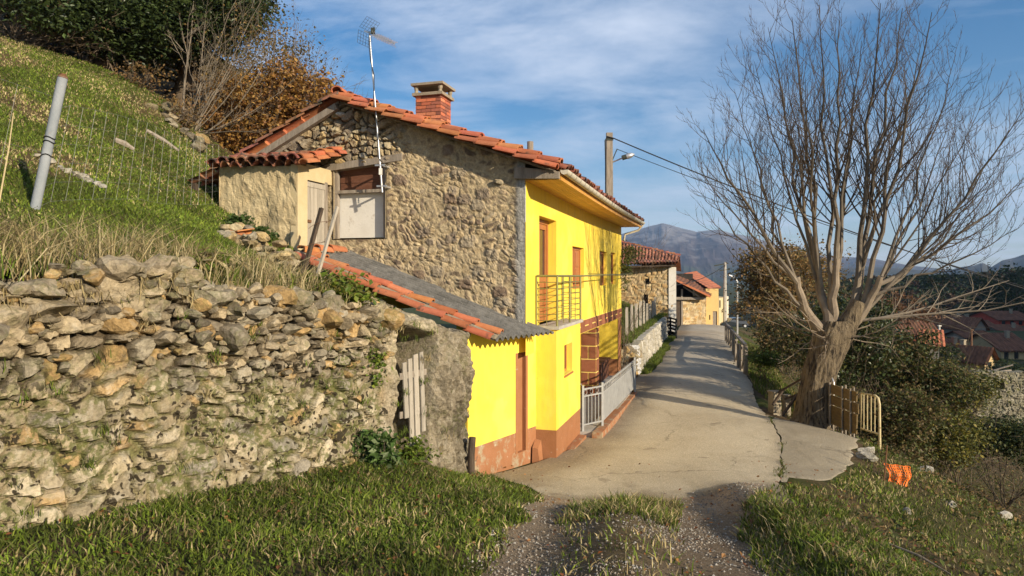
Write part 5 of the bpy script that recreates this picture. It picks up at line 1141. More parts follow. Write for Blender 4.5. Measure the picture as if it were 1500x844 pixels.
# ---------------------------------------------------------------- aerial on the gable
def build_antenna():
    b = at(560,282,12.66); tp = at(541,46,12.60); t = thing('tv_antenna', 'tall tv antenna on a galvanised mast clamped beside the gable window', 'antenna', b)
    mb = MB(); mid = b+(tp-b)*.42; mb.tube([b,mid],.018,8); mb.tube([mid-(tp-b)*.03,tp],.014,8); obj('mast', mb, M['galv'], t, smooth=True)
    g = nrm(at(580,69,12.2)-tp); g = nrm(A(.62,-.30,-.34)); c = tp-UZ*.03; s_ = nrm(np.cross(g,UZ)); u_ = np.cross(s_,g)
    mb = MB(); mb.bar(c-g*.12, c+g*.62, .025)
    obj('boom', mb, M['galv'], t)
    mb = MB()
    for k in range(9):
        f = .12+.055*k
        for sg_ in (-1,1): mb.tube([c+g*f, c+g*(f+.02)+s_*.11*sg_+u_*.05], .005, 4); mb.tube([c+g*f, c+g*(f+.02)+s_*.11*sg_-u_*.05], .005, 4)
    obj('director', mb, M['galv'], t)
    mb = MB()
    for sg_ in (-1,1):
        o = c-g*.10; e = nrm(u_*sg_+g*.35)
        for k in range(5): mb.tube([o+e*(.03+.056*k)-s_*.19, o+e*(.03+.056*k)+s_*.19], .003, 4)
        for k in range(6): mb.tube([o+e*.03+s_*(-.19+.076*k), o+e*.255+s_*(-.19+.076*k)], .003, 4)
    obj('reflector_grid', mb, M['darkmetal'], t)
    mb = MB(); mb.cbox(c+g*.06+u_*.06,.07,.06,.10); obj('dipole_box', mb, M['darkmetal'], t); mb = MB(); mb.cbox(b+(tp-b)*.13,.055,.055,.12); obj('junction_box', mb, M['white'], t)
    for f in (.04,.17): mb = MB(); p = b+(tp-b)*f; mb.bar(p-pv*.02, p+dv*.42-pv*.05, .03, .03); mb.bar(p-pv*.10,p+pv*.10,.025,.03); obj('wall_bracket', mb, M['galv'], t)
    mb = MB(); q = np.random.default_rng(4); mb.tube([c-UZ*.05]+[b+(tp-b)*f+A(.03*math.sin(f*20),-.02,0) for f in np.linspace(.9,.22,9)]+[b+(tp-b)*.16-pv*.12, b+(tp-b)*.06-pv*.08],.007,5); obj('coax_cable', mb, M['cable'], t)
build_antenna()

# ---------------------------------------------------------------- pallet gate, posts by the lean-to, wire fence
def build_left_bits():
    g0 = RW0+RWd*4.74+RWn*.10; t = thing('pallet_gate', 'makeshift gate of pale grey pickets leaning in the dark rock hollow', 'gate', A(g0[0],g0[1],-2.5))
    for k,(a,zb,zt,w_) in enumerate(((0,-1.95,-1.20,.085),(.12,-2.42,-1.16,.085),(.235,-2.42,-1.11,.10),(.37,-2.2,-1.09,.085))):
        mb = MB(); p = g0+RWd*a; mb.hexa([p+UZ*zb,p+UZ*zb+RWd*w_,p+UZ*zb+RWd*w_+RWn*.022,p+UZ*zb+RWn*.022,p+UZ*zt+RWd*.01-RWn*.05,p+UZ*(zt+.01)+RWd*(w_+.005)-RWn*.05,p+UZ*(zt+.01)+RWd*(w_+.005)-RWn*.03,p+UZ*zt+RWd*.01-RWn*.03],0,A(1,1,1)*(.85+.1*(k%3))); obj('picket', mb, M['greywood'], t)
    for z in (-1.42,-1.95):
        mb = MB(); mb.box(g0-RWn*.045+RWd*-.05+UZ*z, RWd*.58, RWn*.022, UZ*.09); obj('rail', mb, M['oldwood'], t)
    p = A(-.63,10.72,0); z = gl(p[0],p[1]); mb = MB(); mb.tube([p+UZ*(z-.2),p+UZ*(z+.3),A(-.61,10.74,z+.58)],[.06,.056,.054],9); obj('stump_post', mb, M['darkwood'], origin=A(p[0],p[1],z), label='short dark round wooden post stump in the grass at the corner of the yellow lean-to', cat='post')
    p = A(-.86,10.62,0); z = gl(p[0],p[1]); mb = MB(); mb.bar(p+UZ*(z-.1),A(-.88,10.72,z+.75),.05,.03); obj('wooden_stake', mb, M['oldwood'], origin=A(p[0],p[1],z), label='thin split stake propped on the rock beside the short dark stump', cat='stake')
    a, b = at(444,402,11.2), at(471,305,11.5); mb = MB(); mb.bar(a-nrm(b-a)*.3,b,.07,.05); obj('fence_stake', mb, M['darkwood'], origin=a, label='dark leaning wooden stake in front of the shed door', cat='stake')
    a, b = at(464,408,11.0), at(494,303,11.4); mb = MB(); mb.bar(a-nrm(b-a)*.3,b,.045,.045); obj('fence_stake', mb, M['greywood'], origin=a, label='paler thin leaning stake right of the dark one by the shed door', cat='stake')
    mb = MB(); q = np.random.default_rng(3); mb.tube(curve_(at(450,360,11.3),at(486,345,11.3),q,7,.1),.004,4); mb.tube(curve_(at(452,335,11.4),at(490,322,11.35),q,7,.08),.004,4); obj('loose_wire', mb, M['rust'], label='loose rusty wire strung between the two leaning stakes', cat='wire', origin=at(450,360,11.3))
    # fence post and mesh
    a, b = at(50,312,8.0), at(92,113,8.0); ax = nrm(b-a); mb = MB(); mb.tube([a-ax*.3,a+(b-a)*.5,b],.053,12); t = obj('fence_post', mb, M['palepost'], origin=a, smooth=True, label='pale leaning concrete fence post with rusty top on the grass slope', cat='post')
    mb = MB(); mb.tube([b-ax*.01,b+ax*.02],[.056,.045],12); mb.tube([b-ax*.001,b+ax*.04],.03,8); obj('rusty_cap', mb, M['rust'], t)
    q = np.random.default_rng(9)
    for f in (.42,.52,.55):
        mb = MB(); c = a+(b-a)*f; th = np.linspace(0,2*PI,13); mb.tube([c+A(.060*math.cos(x),.060*math.sin(x),.015*math.sin(2*x+f*9)) for x in th],.006,4); obj('wire_tie', mb, M['black'], t)
    fence = thing('wire_fence', 'thin sheep wire fence running down the grass slope to the shed', 'fence', a)
    mb = MB(); e0, e1 = a+ax*.05, b-ax*.25; far0 = A(-5.35,12.7,0); far0[2] = gz(far0[0],far0[1])+.05; far1 = far0+UZ*1.05; n = 19
    lo = []; hi = []
    for k in range(n):
        f = k/(n-1); P0 = e0*(1-f)+far0*f; P0[2] = gz(P0[0],P0[1])+.06 if f>.05 else P0[2]; h_ = (e1-e0)*(1-f)+(far1-far0)*f; P1 = P0+h_*(.9+.1*f); lo.append(P0); hi.append(P1); mb.tube([P0,P1],.0022,4)
    for r in np.linspace(0,1,6): mb.tube([l_*(1-r)+h_*r for l_,h_ in zip(lo,hi)],.0015,4)
    l2 = e0-(far0-e0)*.22; obj('wire_mesh', mb, M['wire'], fence)
    mb = MB(); back0 = A(-6.6,6.3,0)
    for k in range(6):
        f = k/5; P0 = e0*(1-f)+A(-6.4,6.0,gz(-6.4,6.0)+.05)*f; P1 = P0+(e1-e0); mb.tube([P0,P1],.002,4)
    for r in (0,.5,1): mb.tube([e0+(e1-e0)*r, A(-6.4,6.0,gz(-6.4,6.0)+.05)+(e1-e0)*r],.0015,4)
    obj('wire_mesh', mb, M['wire'], fence)
    mb = MB(); a2, b2 = at(3,270,7.6), at(20,165,7.6); mb.tube([a2-(b2-a2)*.3,(a2+b2)/2+A(.01,0,0),b2],[.008,.007,.004],5); obj('dry_stalk', mb, M['palelime'], origin=a2, label='tall dry yellow stalk standing left of the pale fence post', cat='stalk')
    # logs and stones on the slope
    def log(px,py,px2,py2,D,r,label):
        a_, b_ = at(px,py,D), at(px2,py2,D+.2); a_[2] = gz(a_[0],a_[1])+r*.6; b_[2] = gz(b_[0],b_[1])+r*.6; mb = MB(); mb.tube([a_,(a_+b_)/2+A(0,0,.02),b_],[r,r*1.1,r*.7],7); obj('log', mb, M['oldwood'], origin=a_, label=label, cat='log')
    log(168,163,196,178,12.8,.055,'short grey log lying on the grass in the middle of the slope')
    log(215,160,262,182,14.5,.045,'longer pale fallen branch on the bare earth below the evergreens')
    q = np.random.default_rng(12)
    def rocks(name,label,pts,mat,cat,pal,origin):
        mb = MB()
        for (p,s_) in pts: mb.rock(p,(s_*1.25,s_,s_*.75),0,pick(pal,np.array([q.random()]))[0]*q.uniform(.8,1.15),sub=2,seed=int(q.integers(1e9)))
        return obj(name, mb, mat, label=label, cat=cat, origin=origin)
    pts = []
    for k in range(70):
        x_ = q.uniform(-4.62,-3.45); y_ = 11.35+.35*(x_+4.6)*-.4+q.uniform(-.3,.25); pts.append((A(x_,y_,gz(x_,y_)+q.uniform(.02,.34)*(1-abs(x_+4)/.9*.5)),q.uniform(.07,.14)))
    rocks('stone_pile','low tumbled pile of pale stones and a broken tile before the plastered shed',pts,M['drystone'],'stone pile',PAL_TAN,A(-4,11.3,gz(-4,11.3)))
    mb = MB(); c = A(-4.55,11.22,gz(-4.55,11.22)+.06); half_tiles(mb, c, c+A(.24,.1,-.02), A(.3,-1,0), 1, .07, 0, 7); half_tiles(mb, c+A(.16,-.06,-.02), c+A(.3,.12,.05), A(.3,-1,.6), 1, .07, 0, 9); obj('broken_tile', mb, M['terracotta'], origin=c, label='broken orange roof tiles lying on the left end of the stone pile', cat='tile')
    pts = []
    for px,py in ((52,222),(70,232),(95,240),(110,232),(125,243),(140,254),(150,248),(100,228),(120,225),(88,235)):
        D = 9.9; x_ = (px-CX)/F*D; pts.append((A(x_,D,gz(x_,D)+.02),q.uniform(.05,.10)))
    rocks('rock_outcrop','small pale rocks poking out of the grass right of the pale fence post',pts,M['whitestone'],'rocks',PAL_WHITE,pts[0][0])
    pts = []
    for k in range(14):
        x_ = q.uniform(-8.3,-7.2); y_ = 16.2+q.uniform(-.4,.5)-.2*(x_+8); pts.append((A(x_,y_,gz(x_,y_)+q.uniform(0,.25)),q.uniform(.1,.22)))
    rocks('boulder_bank','bank of brown earthy boulders at the wood edge behind the shed roof',pts,M['drystone'],'rocks',PAL_DRY*.8,pts[0][0])
build_left_bits()

# ---------------------------------------------------------------- porch fence, chair
def build_porch():
    t = thing('porch_fence', 'silver grey painted metal fence on the kerb before the porch', 'fence', hp(-.84,3.5,-3.25))
    zb, zt = -3.2, -2.42
    def panel(a, b, slat, name):
        a = np.asarray(a); b = np.asarray(b); L = np.linalg.norm(b-a); d = (b-a)/L; n_ = A(d[1],-d[0],0)
        for z in (zt,zt-.15,zb+.02): mb = MB(); mb.bar(a+UZ*z,b+UZ*z,.035,.03); obj('rail', mb, M['greypaint'], t)
        mb = MB(); k = .06
        while k < L-.03:
            p = a+d*k; mb.box(p-d*slat/2+UZ*zb, d*slat, n_*.012, UZ*(zt-.15-zb)); k += slat+.022 if slat>.03 else .115
        obj('infill_bars', mb, M['greypaint'], t)
        k = .1
        while k < L-.1:
            th = np.linspace(0,2*PI,9); mb = MB(); mb.tube([a+d*(k+.045*math.cos(x))+UZ*(zt-.075+.055*math.sin(x)) for x in th],.008,4); k += .19; obj('ring_ornament', mb, M['greypaint'], t)
    panel(hp(-.76,3.5,0),hp(-.88,8.4,0),.075,'')
    panel(hp(-.44,2.93,0),hp(-.76,3.5,0),.018,'')
    for (t_,s_,w_) in ((-.76,3.5,.05),(-.44,2.93,.045),(-.88,8.4,.06)):
        mb = MB(); mb.cbox(hp(t_,s_,(zb+zt)/2-.02),w_,w_,zt-zb+.2,TH); obj('post', mb, M['greypaint'], t)
    mb = MB(); mb.box(hp(-.86,8.44,-3.35),pv*.16,dv*.05,UZ*1.0); obj('end_panel', mb, M['darkwood'], t)
    c = hp(.25,4.9,-3.3); ch = thing('porch_chair','dark chair with curved chrome tube arms on the porch','chair',c)
    mb = MB(); mb.cbox(c+UZ*.45,.46,.44,.05,TH); obj('seat', mb, M['darkwood'], ch)
    mb = MB(); mb.box(c+dv*.2-pv*.22+UZ*.5,pv*.44,dv*.03,UZ*.38); obj('backrest', mb, M['darkwood'], ch)
    for s_ in (-1,1):
        mb = MB(); o = c+pv*.24*s_; mb.tube([o-dv*.22,o-dv*.23+UZ*.5,o-dv*.2+UZ*.64,o-dv*.1+UZ*.68,o+dv*.12+UZ*.66,o+dv*.2+UZ*.6,o+dv*.24],.014,7); obj('frame_leg', mb, M['galv'], ch, smooth=True)
build_porch()

# ---------------------------------------------------------------- pole with street lamp, cables
def build_poles():
    b = A(3.55,25.4,-2.6); t = thing('utility_pole','weathered concrete utility pole rising behind the yellow house roof','utility pole',b)
    mb = MB(); ztop = 209/1020*25.4; mb.hexa([b+A(-.15,-.13,0),b+A(.15,-.13,0),b+A(.15,.13,0),b+A(-.15,.13,0)]+[A(b[0]+x_,b[1]+y_,ztop) for x_,y_ in ((-.11,-.1),(.11,-.1),(.11,.1),(-.11,.1))]); obj('pole', mb, M['oldwood'], t)
    mb = MB(); mb.tube([A(b[0]-.14,b[1]-.12,1.5),A(b[0]-.15,b[1]-.13,3.5),A(b[0]-.17,b[1]-.13,4.9),A(b[0]-.1,b[1]-.15,5.05),A(b[0]+.15,b[1]-.13,4.98)],.025,6); obj('riser_cable', mb, M['cable'], t)
    mb = MB(); mb.tube([A(b[0]+.10,b[1]-.05,4.2),A(b[0]+.28,b[1]-.05,4.62)],.02,5); obj('insulator_arm', mb, M['darkmetal'], t); mb = MB(); mb.cbox(A(b[0],b[1]-.1,4.95),.26,.05,.06); obj('pole_band', mb, M['darkmetal'], t)
    l0 = A(b[0]+.12,b[1],at(0,238,25.4)[2]); lt = thing('street_lamp','grey street lamp head on a short arm fixed to the concrete pole','street lamp',l0)
    e = at(913,231,25.2); mb = MB(); mb.tube([l0-A(.03,0,0),e],.028,7); obj('arm', mb, M['galv'], lt)
    d = nrm(at(929,226,25.2)-e); mb = MB(); n_ = 9; mb.tube([e-d*.02+d*.44*u for u in np.linspace(0,1,n_)],[.045,.07,.085,.10,.105,.10,.09,.06,.02],10); obj('lamp_head', mb, M['galv'], lt, smooth=True)
    mb = MB(); mb.tube([e-d*.04,e+d*.12],.09,10); obj('housing', mb, M['darkmetal'], lt)
    top = A(b[0]+.12,b[1],5.03); q = np.random.default_rng(1)
    e1 = at(1530,432,26); mb = MB(); mb.tube(curve_(top,e1,q,14,0,.06),.022,6); obj('power_cable', mb, M['cable'], origin=top, label='thick upper black cable running from the concrete pole down behind the bare tree', cat='cable')
    top2 = A(b[0]+.27,b[1],4.62); e2 = at(1500,420,23); mb = MB(); mb.tube(curve_(top2,e2,q,14,0,.05),.012,5); obj('power_cable', mb, M['cable'], origin=top2, label='thin lower black cable running from the concrete pole below the thick one', cat='cable')
    b2 = at(1062,470,66); b2[2] = gl(b2[0],b2[1]); t = thing('utility_pole','far grey utility pole beside the ochre house at the end of the road','utility pole',b2)
    zt = at(0,384,66)[2]; mb = MB(); mb.tube([b2,A(b2[0],b2[1],zt)],[.2,.13],8); obj('pole', mb, M['concrete'], t)
    mb = MB(); mb.bar(A(b2[0]-1.0,b2[1],zt-.35),A(b2[0]+.3,b2[1],zt-.1),.1); mb.bar(A(b2[0]-.5,b2[1],zt-.8),A(b2[0]+.4,b2[1],zt-.7),.1); obj('crossarm', mb, M['darkmetal'], t)
    a = A(b2[0],b2[1],zt-.3); e = at(900,440,46); mb = MB(); mb.tube(curve_(a,at(985,418,50),q,10,0,.08),.03,5); obj('power_cable', mb, M['cable'], origin=a, label='short black cable from the far grey pole to the stone barn roof', cat='cable')
    b3 = at(1080,492,43); b3[2] = gl(b3[0],b3[1]); t = thing('lamp_post','slender pale metal lamp post behind the wooden handrail','lamp post',b3)
    zt = at(0,412,43)[2]; mb = MB(); mb.tube([b3,A(b3[0],b3[1],zt),A(b3[0]-.25,b3[1],zt+.25)],[.06,.045,.04],8); obj('post', mb, M['galv'], t)
    mb = MB(); mb.tube([A(b3[0]-.2,b3[1],zt+.22),A(b3[0]-.62,b3[1],zt+.42)],[.07,.05],8); obj('lamp_head', mb, M['galv'], t)
build_poles()

# ---------------------------------------------------------------- beyond the house: white wall, picket fence, gate
def build_mid():
    W0, W1 = A(4.50,25.0,0), A(9.25,41.8,0); L = np.linalg.norm(W1-W0); d = (W1-W0)/L; n_ = A(d[1],-d[0],0)
    s = np.arange(0,L+.01,.07); nv = 26; nb = 5; S = np.repeat(s[:,None],nv+nb,1); x = W0[0]+d[0]*s; y = W0[1]+d[1]*s
    bot = zl(x,y)-.3; top = np.interp(s,[0,2,L],[-2.47,-2.42,-2.47])+.10*(fbm(s*1.5,s*0,3,3)-.5)
    Z = np.concatenate([bot[:,None]+(top-bot)[:,None]*np.linspace(0,1,nv), np.repeat(top[:,None],nb,1)],1); back = np.concatenate([np.zeros(nv),np.linspace(.08,.5,nb)])[None]
    dd, c, _ = masonry(S,Z,.42,.3,.09,PAL_WHITE,(.36,.33,.26),91,.12,.02); dd = dd-(Z-bot[:,None])*.10+.12
    P = np.stack([x[:,None]+n_[0]*(dd-back),y[:,None]+n_[1]*(dd-back),Z+.06*(back>0)*dd],-1); mb = MB(); mb.grid(P,0,c); mb.add(P[0],[list(range(nv+nb))])
    obj('low_stone_wall', mb, M['whitestone'], label='low whitish stone wall holding up the grass bank beside the road', cat='stone wall')
    e0, e1 = hp(.5,12.1,0), A(4.55,25.2,0); mb = MB(); q = np.random.default_rng(31)
    for k in range(60):
        f = q.random(); p = e0*(1-f)+e1*f; mb.rock(A(p[0],p[1],q.uniform(-3.5,-2.6)),(.2,.2,.16),0,pick(PAL_DRY,np.array([q.random()]))[0],sub=2,seed=int(q.integers(1e9)))
    obj('rubble_corner', mb, M['drystone'], label='dark rubble stones between the yellow house corner and the white wall', cat='stone wall')
    # grass on the bank and along the wall foot
    mb = MB(); X, Y = scatter(q, 60000, 2.5,10.5,24,43); bd = bdist(X,Y); ins = inside(X,Y)&(bd>.12)&(bd<4); X,Y,bd = X[ins],Y[ins],bd[ins]; P = np.stack([X,Y,np.where(bd<.5,np.maximum(zu(X,Y),-2.45),zu(X,Y))],1); blades(mb,P,.10+.16*q.random(len(X)),.014+0*X,LUSH+GREEN,q,1.0)
    X = q.uniform(0,L,9000); o = q.uniform(.12,.55,9000)*(.5+.9*fbm(X*.6,X*0,6,3)); P = W0+d*X[:,None]+n_*o[:,None]; P[:,2] = zl(P[:,0],P[:,1]); blades(mb,P,.08+.16*q.random(9000),.012+0*X,LUSH+GREEN,q,1.0)
    X, Y = scatter(q,50000,8,15,18.4,47); r = np.interp(Y,RD[:,0],RD[:,2]); ok = (X>r+.1)&(X<r+1.7); X,Y = X[ok],Y[ok]; P = np.stack([X,Y,zl(X,Y)],1); blades(mb,P,.08+.14*q.random(len(X)),.012+0*X,LUSH+GREEN+STRAW[:1],q,1.0)
    obj('bank_grass', mb, M['grass'], kind='stuff', label='bright green grass on the bank and at the foot of the white wall')
    t = thing('picket_fence','row of weathered grey picket posts with green mesh on the grass bank','fence',A(4.5,28,-2.3))
    for k in range(9):
        f = k/8; p = A(4.55,27.6,0)*(1-f)+A(8.35,40.6,0)*f; z = float(zu(p[0:1],p[1:2])[0]); mb = MB(); h_ = 1.15+.25*q.random()
        mb.hexa([p+A(a_,b_,z-.2) for a_,b_ in ((-.06,-.05),(.06,-.05),(.06,.05),(-.06,.05))]+[p+A(a_+q.normal()*.012+.06*(q.random()-.5),b_,z+h_) for a_,b_ in ((-.05,-.04),(.05,-.04),(.05,.04),(-.05,.04))],0,A(1,1,1)*q.uniform(.8,1.15)); obj('post', mb, M['greywood'], t)
    mb = MB(); p0, p1 = A(4.55,27.7,0), A(8.3,40.6,0)
    for k in range(60):
        f = k/59; p = p0*(1-f)+p1*f; z = float(zu(p[0:1],p[1:2])[0]); mb.tube([p+UZ*(z+.05),p+UZ*(z+.95)],.006,3)
    for h_ in np.linspace(.1,.95,6): mb.tube([np.array([*(p0*(1-f)+p1*f)[:2], float(zu(*[np.array([v]) for v in (p0*(1-f)+p1*f)[:2]])[0])+h_]) for f in np.linspace(0,1,14)],.006,3)
    obj('wire_mesh', mb, M['darkmetal'], t)
    g = thing('slatted_gate','open dark slatted wooden gate at the end of the white wall','gate',A(9.7,42.5,-3.8))
    def gate(a, b, zb, zt, ns):
        a, b = np.asarray(a), np.asarray(b)
        mb = MB()
        for z in np.linspace(zb+.1,zt-.06,ns): mb.bar(a+UZ*z,b+UZ*z,.04,.10)
        obj('slats', mb, M['black'], g)
        mb = MB()
        for p in (a,b): mb.bar(p+UZ*zb,p+UZ*zt,.09,.09)
        obj('upright', mb, M['black'], g)
    a_, b_, c_ = at(971,0,42.3), at(982,0,43), at(990.5,0,41.5); 
    for v in (a_,b_,c_): v[2] = 0
    gate(a_, b_, -3.75, -2.55, 6); gate(b_, c_, -3.75, -2.55, 6); a0 = at(962,0,42.6); a0[2] = 0; gate(a0, a_, -2.95, -2.40, 3)
    # handrail
    t = thing('wooden_handrail','dark wooden handrail with cross bracing along the right edge of the road','handrail',A(8.45,25.1,-3.56))
    h0, h1 = A(8.42,25.1,0), A(12.7,41.3,0); n = 9; Pp = []
    for k in range(n):
        f = k/(n-1); p = h0*(1-f)+h1*f; z = gl(p[0],p[1]); Pp.append(A(p[0],p[1],z)); mb = MB(); mb.bar(A(p[0],p[1],z-.2),A(p[0],p[1],z+1.02),.12,.12); obj('post', mb, M['oldwood'], t)
    mb = MB(); mb.bar(Pp[0]+UZ*1.05,Pp[-1]+UZ*1.05,.11,.10); obj('top_rail', mb, M['oldwood'], t)
    for a,b in zip(Pp[:-1],Pp[1:]):
        mb = MB(); mb.bar(a+UZ*.95,b+UZ*.1,.05,.07); mb.bar(a+UZ*.1+A(.03,0,0),b+UZ*.95+A(.03,0,0),.05,.07); obj('brace', mb, M['oldwood'], t)
build_mid()

# ---------------------------------------------------------------- right road edge: barriers, stones, net
def build_right():
    q = np.random.default_rng(61)
    a, b = A(7.30,16.0,0), A(7.36,14.75,0); d = nrm(b-a); n_ = A(d[1],-d[0],0); z = -3.42; t = thing('plank_barrier','olive brown plank panel barrier with white metal tube frame beside the thick trunk','barrier',A(7.3,15.9,z))
    L = np.linalg.norm(b-a)
    for k in range(4):
        mb = MB(); mb.box(a+n_*(.03+.004*k)-d*.02*(k%2)+UZ*(z+.06+k*.225+.01*q.normal()), d*L*(1+.02*q.normal()), n_*.03, UZ*.213+d*.01*q.normal(), 0, A(1,1,1)*q.uniform(.85,1.15)); obj('plank', mb, M['plank'], t)
    mb = MB()
    for f in (.12,.55,.82): mb = MB(); p = a+d*L*f; mb.box(p+UZ*(z-.1)+n_*.0, d*.05, n_*.028, UZ*1.12); obj('upright', mb, M['oldwood'], t); mb = MB(); mb.box(p+UZ*(z-.1)+n_*.078, d*.045, n_*.025, UZ*1.1); obj('upright', mb, M['oldwood'], t)
    mb = MB(); mb.tube([a-d*.35+UZ*(z-.1),a-d*.33+UZ*(z+.98),a-d*.22+UZ*(z+1.08),a+d*.1+UZ*(z+1.08),a+d*.18+UZ*(z+1.0),a+d*.18+UZ*(z-.05)],.022,8); obj('tube_frame', mb, M['galv'], t, smooth=True)
    p0 = b+d*.02-n_*.02; p1 = A(7.42,14.2,0); d2 = nrm(p1-p0); L2 = np.linalg.norm(p1-p0)+.12; z1 = -3.48; t = thing('metal_barrier','rusty cream crowd barrier end with curved tube frame','barrier',A(p0[0],p0[1],z1))
    mb = MB(); mb.tube([p0+UZ*(z1+.12),p0+UZ*(z1+1.0),p0+d2*(L2-.14)+UZ*(z1+1.03),p0+d2*(L2-.04)+UZ*(z1+.99),p0+d2*L2+UZ*(z1+.88),p0+d2*(L2+.02)+UZ*(z1-.2)],.026,8); mb.tube([p0+UZ*(z1+.25),p0+d2*L2+UZ*(z1+.27)],.02,8); obj('tube_frame', mb, M['cream'], t, smooth=True)
    for k in range(4):
        p = p0+d2*(L2*(k+.8)/5); mb = MB(); mb.tube([p+UZ*(z1+.26),p+UZ*(z1+1.01)],.011,6); obj('bar', mb, M['cream'], t)
    # things left of the trunk
    p = at(1140,0,19.6); zz_ = gl(p[0],19.6); mb = MB(); mb.cbox(A(p[0]-.10,19.6,zz_+.25),.26,.24,.8,.3); mb.cbox(A(p[0]-.10,19.6,zz_+.67),.3,.28,.05,.3); obj('concrete_post', mb, M['mortar'], origin=A(p[0],19.6,zz_), label='squat whitewashed concrete post at the road edge left of the trunk', cat='post')
    p = at(1152,0,19.9); mb = MB(); mb.cbox(A(p[0],19.9,gl(p[0],19.9)+.25),.17,.17,.7,.2); mb.cbox(A(p[0],19.9,gl(p[0],19.9)+.62),.2,.2,.05,.2); obj('concrete_post', mb, M['mortar'], origin=A(p[0],19.9,gl(p[0],19.9)), label='second narrower whitewashed concrete post nearer the cane screen', cat='post')
    t = thing('cane_screen','short orange yellow cane screen between the white post and the trunk','screen',A(8.0,19.4,gl(8.0,19.4)))
    mb = MB()
    for k in range(18): x_ = 7.95+.036*k+q.normal()*.006; y_ = 19.6-.03*k; z_ = gl(x_,y_); mb.tube([A(x_,y_,z_-.1),A(x_+q.normal()*.03,y_,z_+.55+.3*q.random())],.011,5,0,A(1,1,1)*q.uniform(.6,1.1))
    obj('canes', mb, M['bamboo'], t)
    mb = MB(); mb.bar(A(7.92,19.55,gl(8,19.5)+.35),A(8.6,19.05,gl(8.6,19.1)+.5),.03); obj('tie_rail', mb, M['oldwood'], t)
    t = thing('leaning_trestle','dark thin poles leaning together against the left side of the trunk','poles',A(6.6,16.6,-3.4))
    for (x0,y0,x1,y1,D0,D1) in ((1132,593,1146,573,17.4,17.6),(1146,609,1168,578,16.6,16.9),(1140,575,1180,552,17.6,17.0),(1150,585,1178,574,17.2,16.8)):
        mb = MB(); a_, b_ = at(x0,y0,D0), at(x1,y1,D1); mb.bar(a_,b_,.055,.045); obj('pole', mb, M['darkwood'], t)
    # stones at the apron edge
    for k,(px,py,D,s_,lab) in enumerate(((1272,668,13.3,(.20,.17,.13),'upper pale squared stone block at the edge of the concrete apron'),(1270,684,12.9,(.24,.16,.10),'lower flat pale stone block lying against the upper one at the apron edge'))):
        p = at(px,py,D); p[2] = gl(p[0],p[1])+s_[2]*.55; mb = MB(); mb.rock(p,s_,0,PAL_WHITE[k+1]*.9,sub=3,seed=900+k); obj('stone_block', mb, M['whitestone'], origin=p, label=lab, cat='stone')
    p = A(6.35,11.9,0); p[2] = gl(p[0],p[1]); mb = MB(); mb.tube([p-UZ*.1,p+A(.06,.0,.62)],.012,6); obj('iron_rod', mb, M['rust'], origin=p, label='thin rusty iron rod stuck in the grass beside the stone blocks', cat='rod')
    # orange net: a crumpled sheet of square mesh
    c = at(1317,706,12.0); nx, ny = 14, 14; u, v = np.meshgrid(np.linspace(-.5,.5,nx),np.linspace(-.5,.5,ny),indexing='ij')
    w_ = .44*(1-.45*(.5-v)); X = c[0]+u*w_+.08*v+.02*np.sin(v*9); Z = c[2]+v*.52-.05*u; Y = c[1]+.12*v+.03*np.sin(u*14+v*4)+.025*np.cos(v*13)+.03*(vnoise(u*9,v*9,3)-.5)
    lowz = gl(c[0],c[1]); mb = MB(); P = np.stack([X,Y,Z],-1)
    for i in range(nx):
        m_ = ny if i%2 else ny-2; mb.tube(P[i,ny-m_ if i<6 else 0:],.006,3)
    for j in range(ny): mb.tube(P[(0 if j>3 else (3-j)):(nx if j>3 else nx-4+j),j],.007,3)
    obj('safety_net', mb, M['orangenet'], origin=c, label='crumpled bright orange plastic safety net on the grassy slope', cat='net')
    for k,(px,D,s_,lab) in enumerate(((1392,11.4,.10,'pale rock in the grass at the lower right below the orange net'),(1470,12.5,.15,'pale rock near the bottom right corner of the slope'),(1330,10.4,.09,'grey rock in the turned earth left of the slope bottom'),(1352,13.9,.16,'grey rock just right of and above the orange net'))):
        x_ = (px-CX)/F*D; p = A(x_,D,gl(x_,D)+.03); mb = MB(); mb.rock(p,(s_*1.3,s_,s_*.7),0,PAL_WHITE[k%4]*.8,sub=2,seed=950+k); obj('rock', mb, M['whitestone'], origin=p, label=lab, cat='rock')
    a_ = A(4.0,7.4,gl(4.0,7.4)+.05); b_ = A(4.35,6.9,gl(4.35,6.9)+.06); mb = MB(); mb.tube([a_,(a_+b_)/2+A(0,0,.03),b_],[.012,.014,.007],6); obj('fallen_stick', mb, M['twig'], origin=a_, label='pale bare stick lying in the grass right of the track', cat='stick')
build_right()

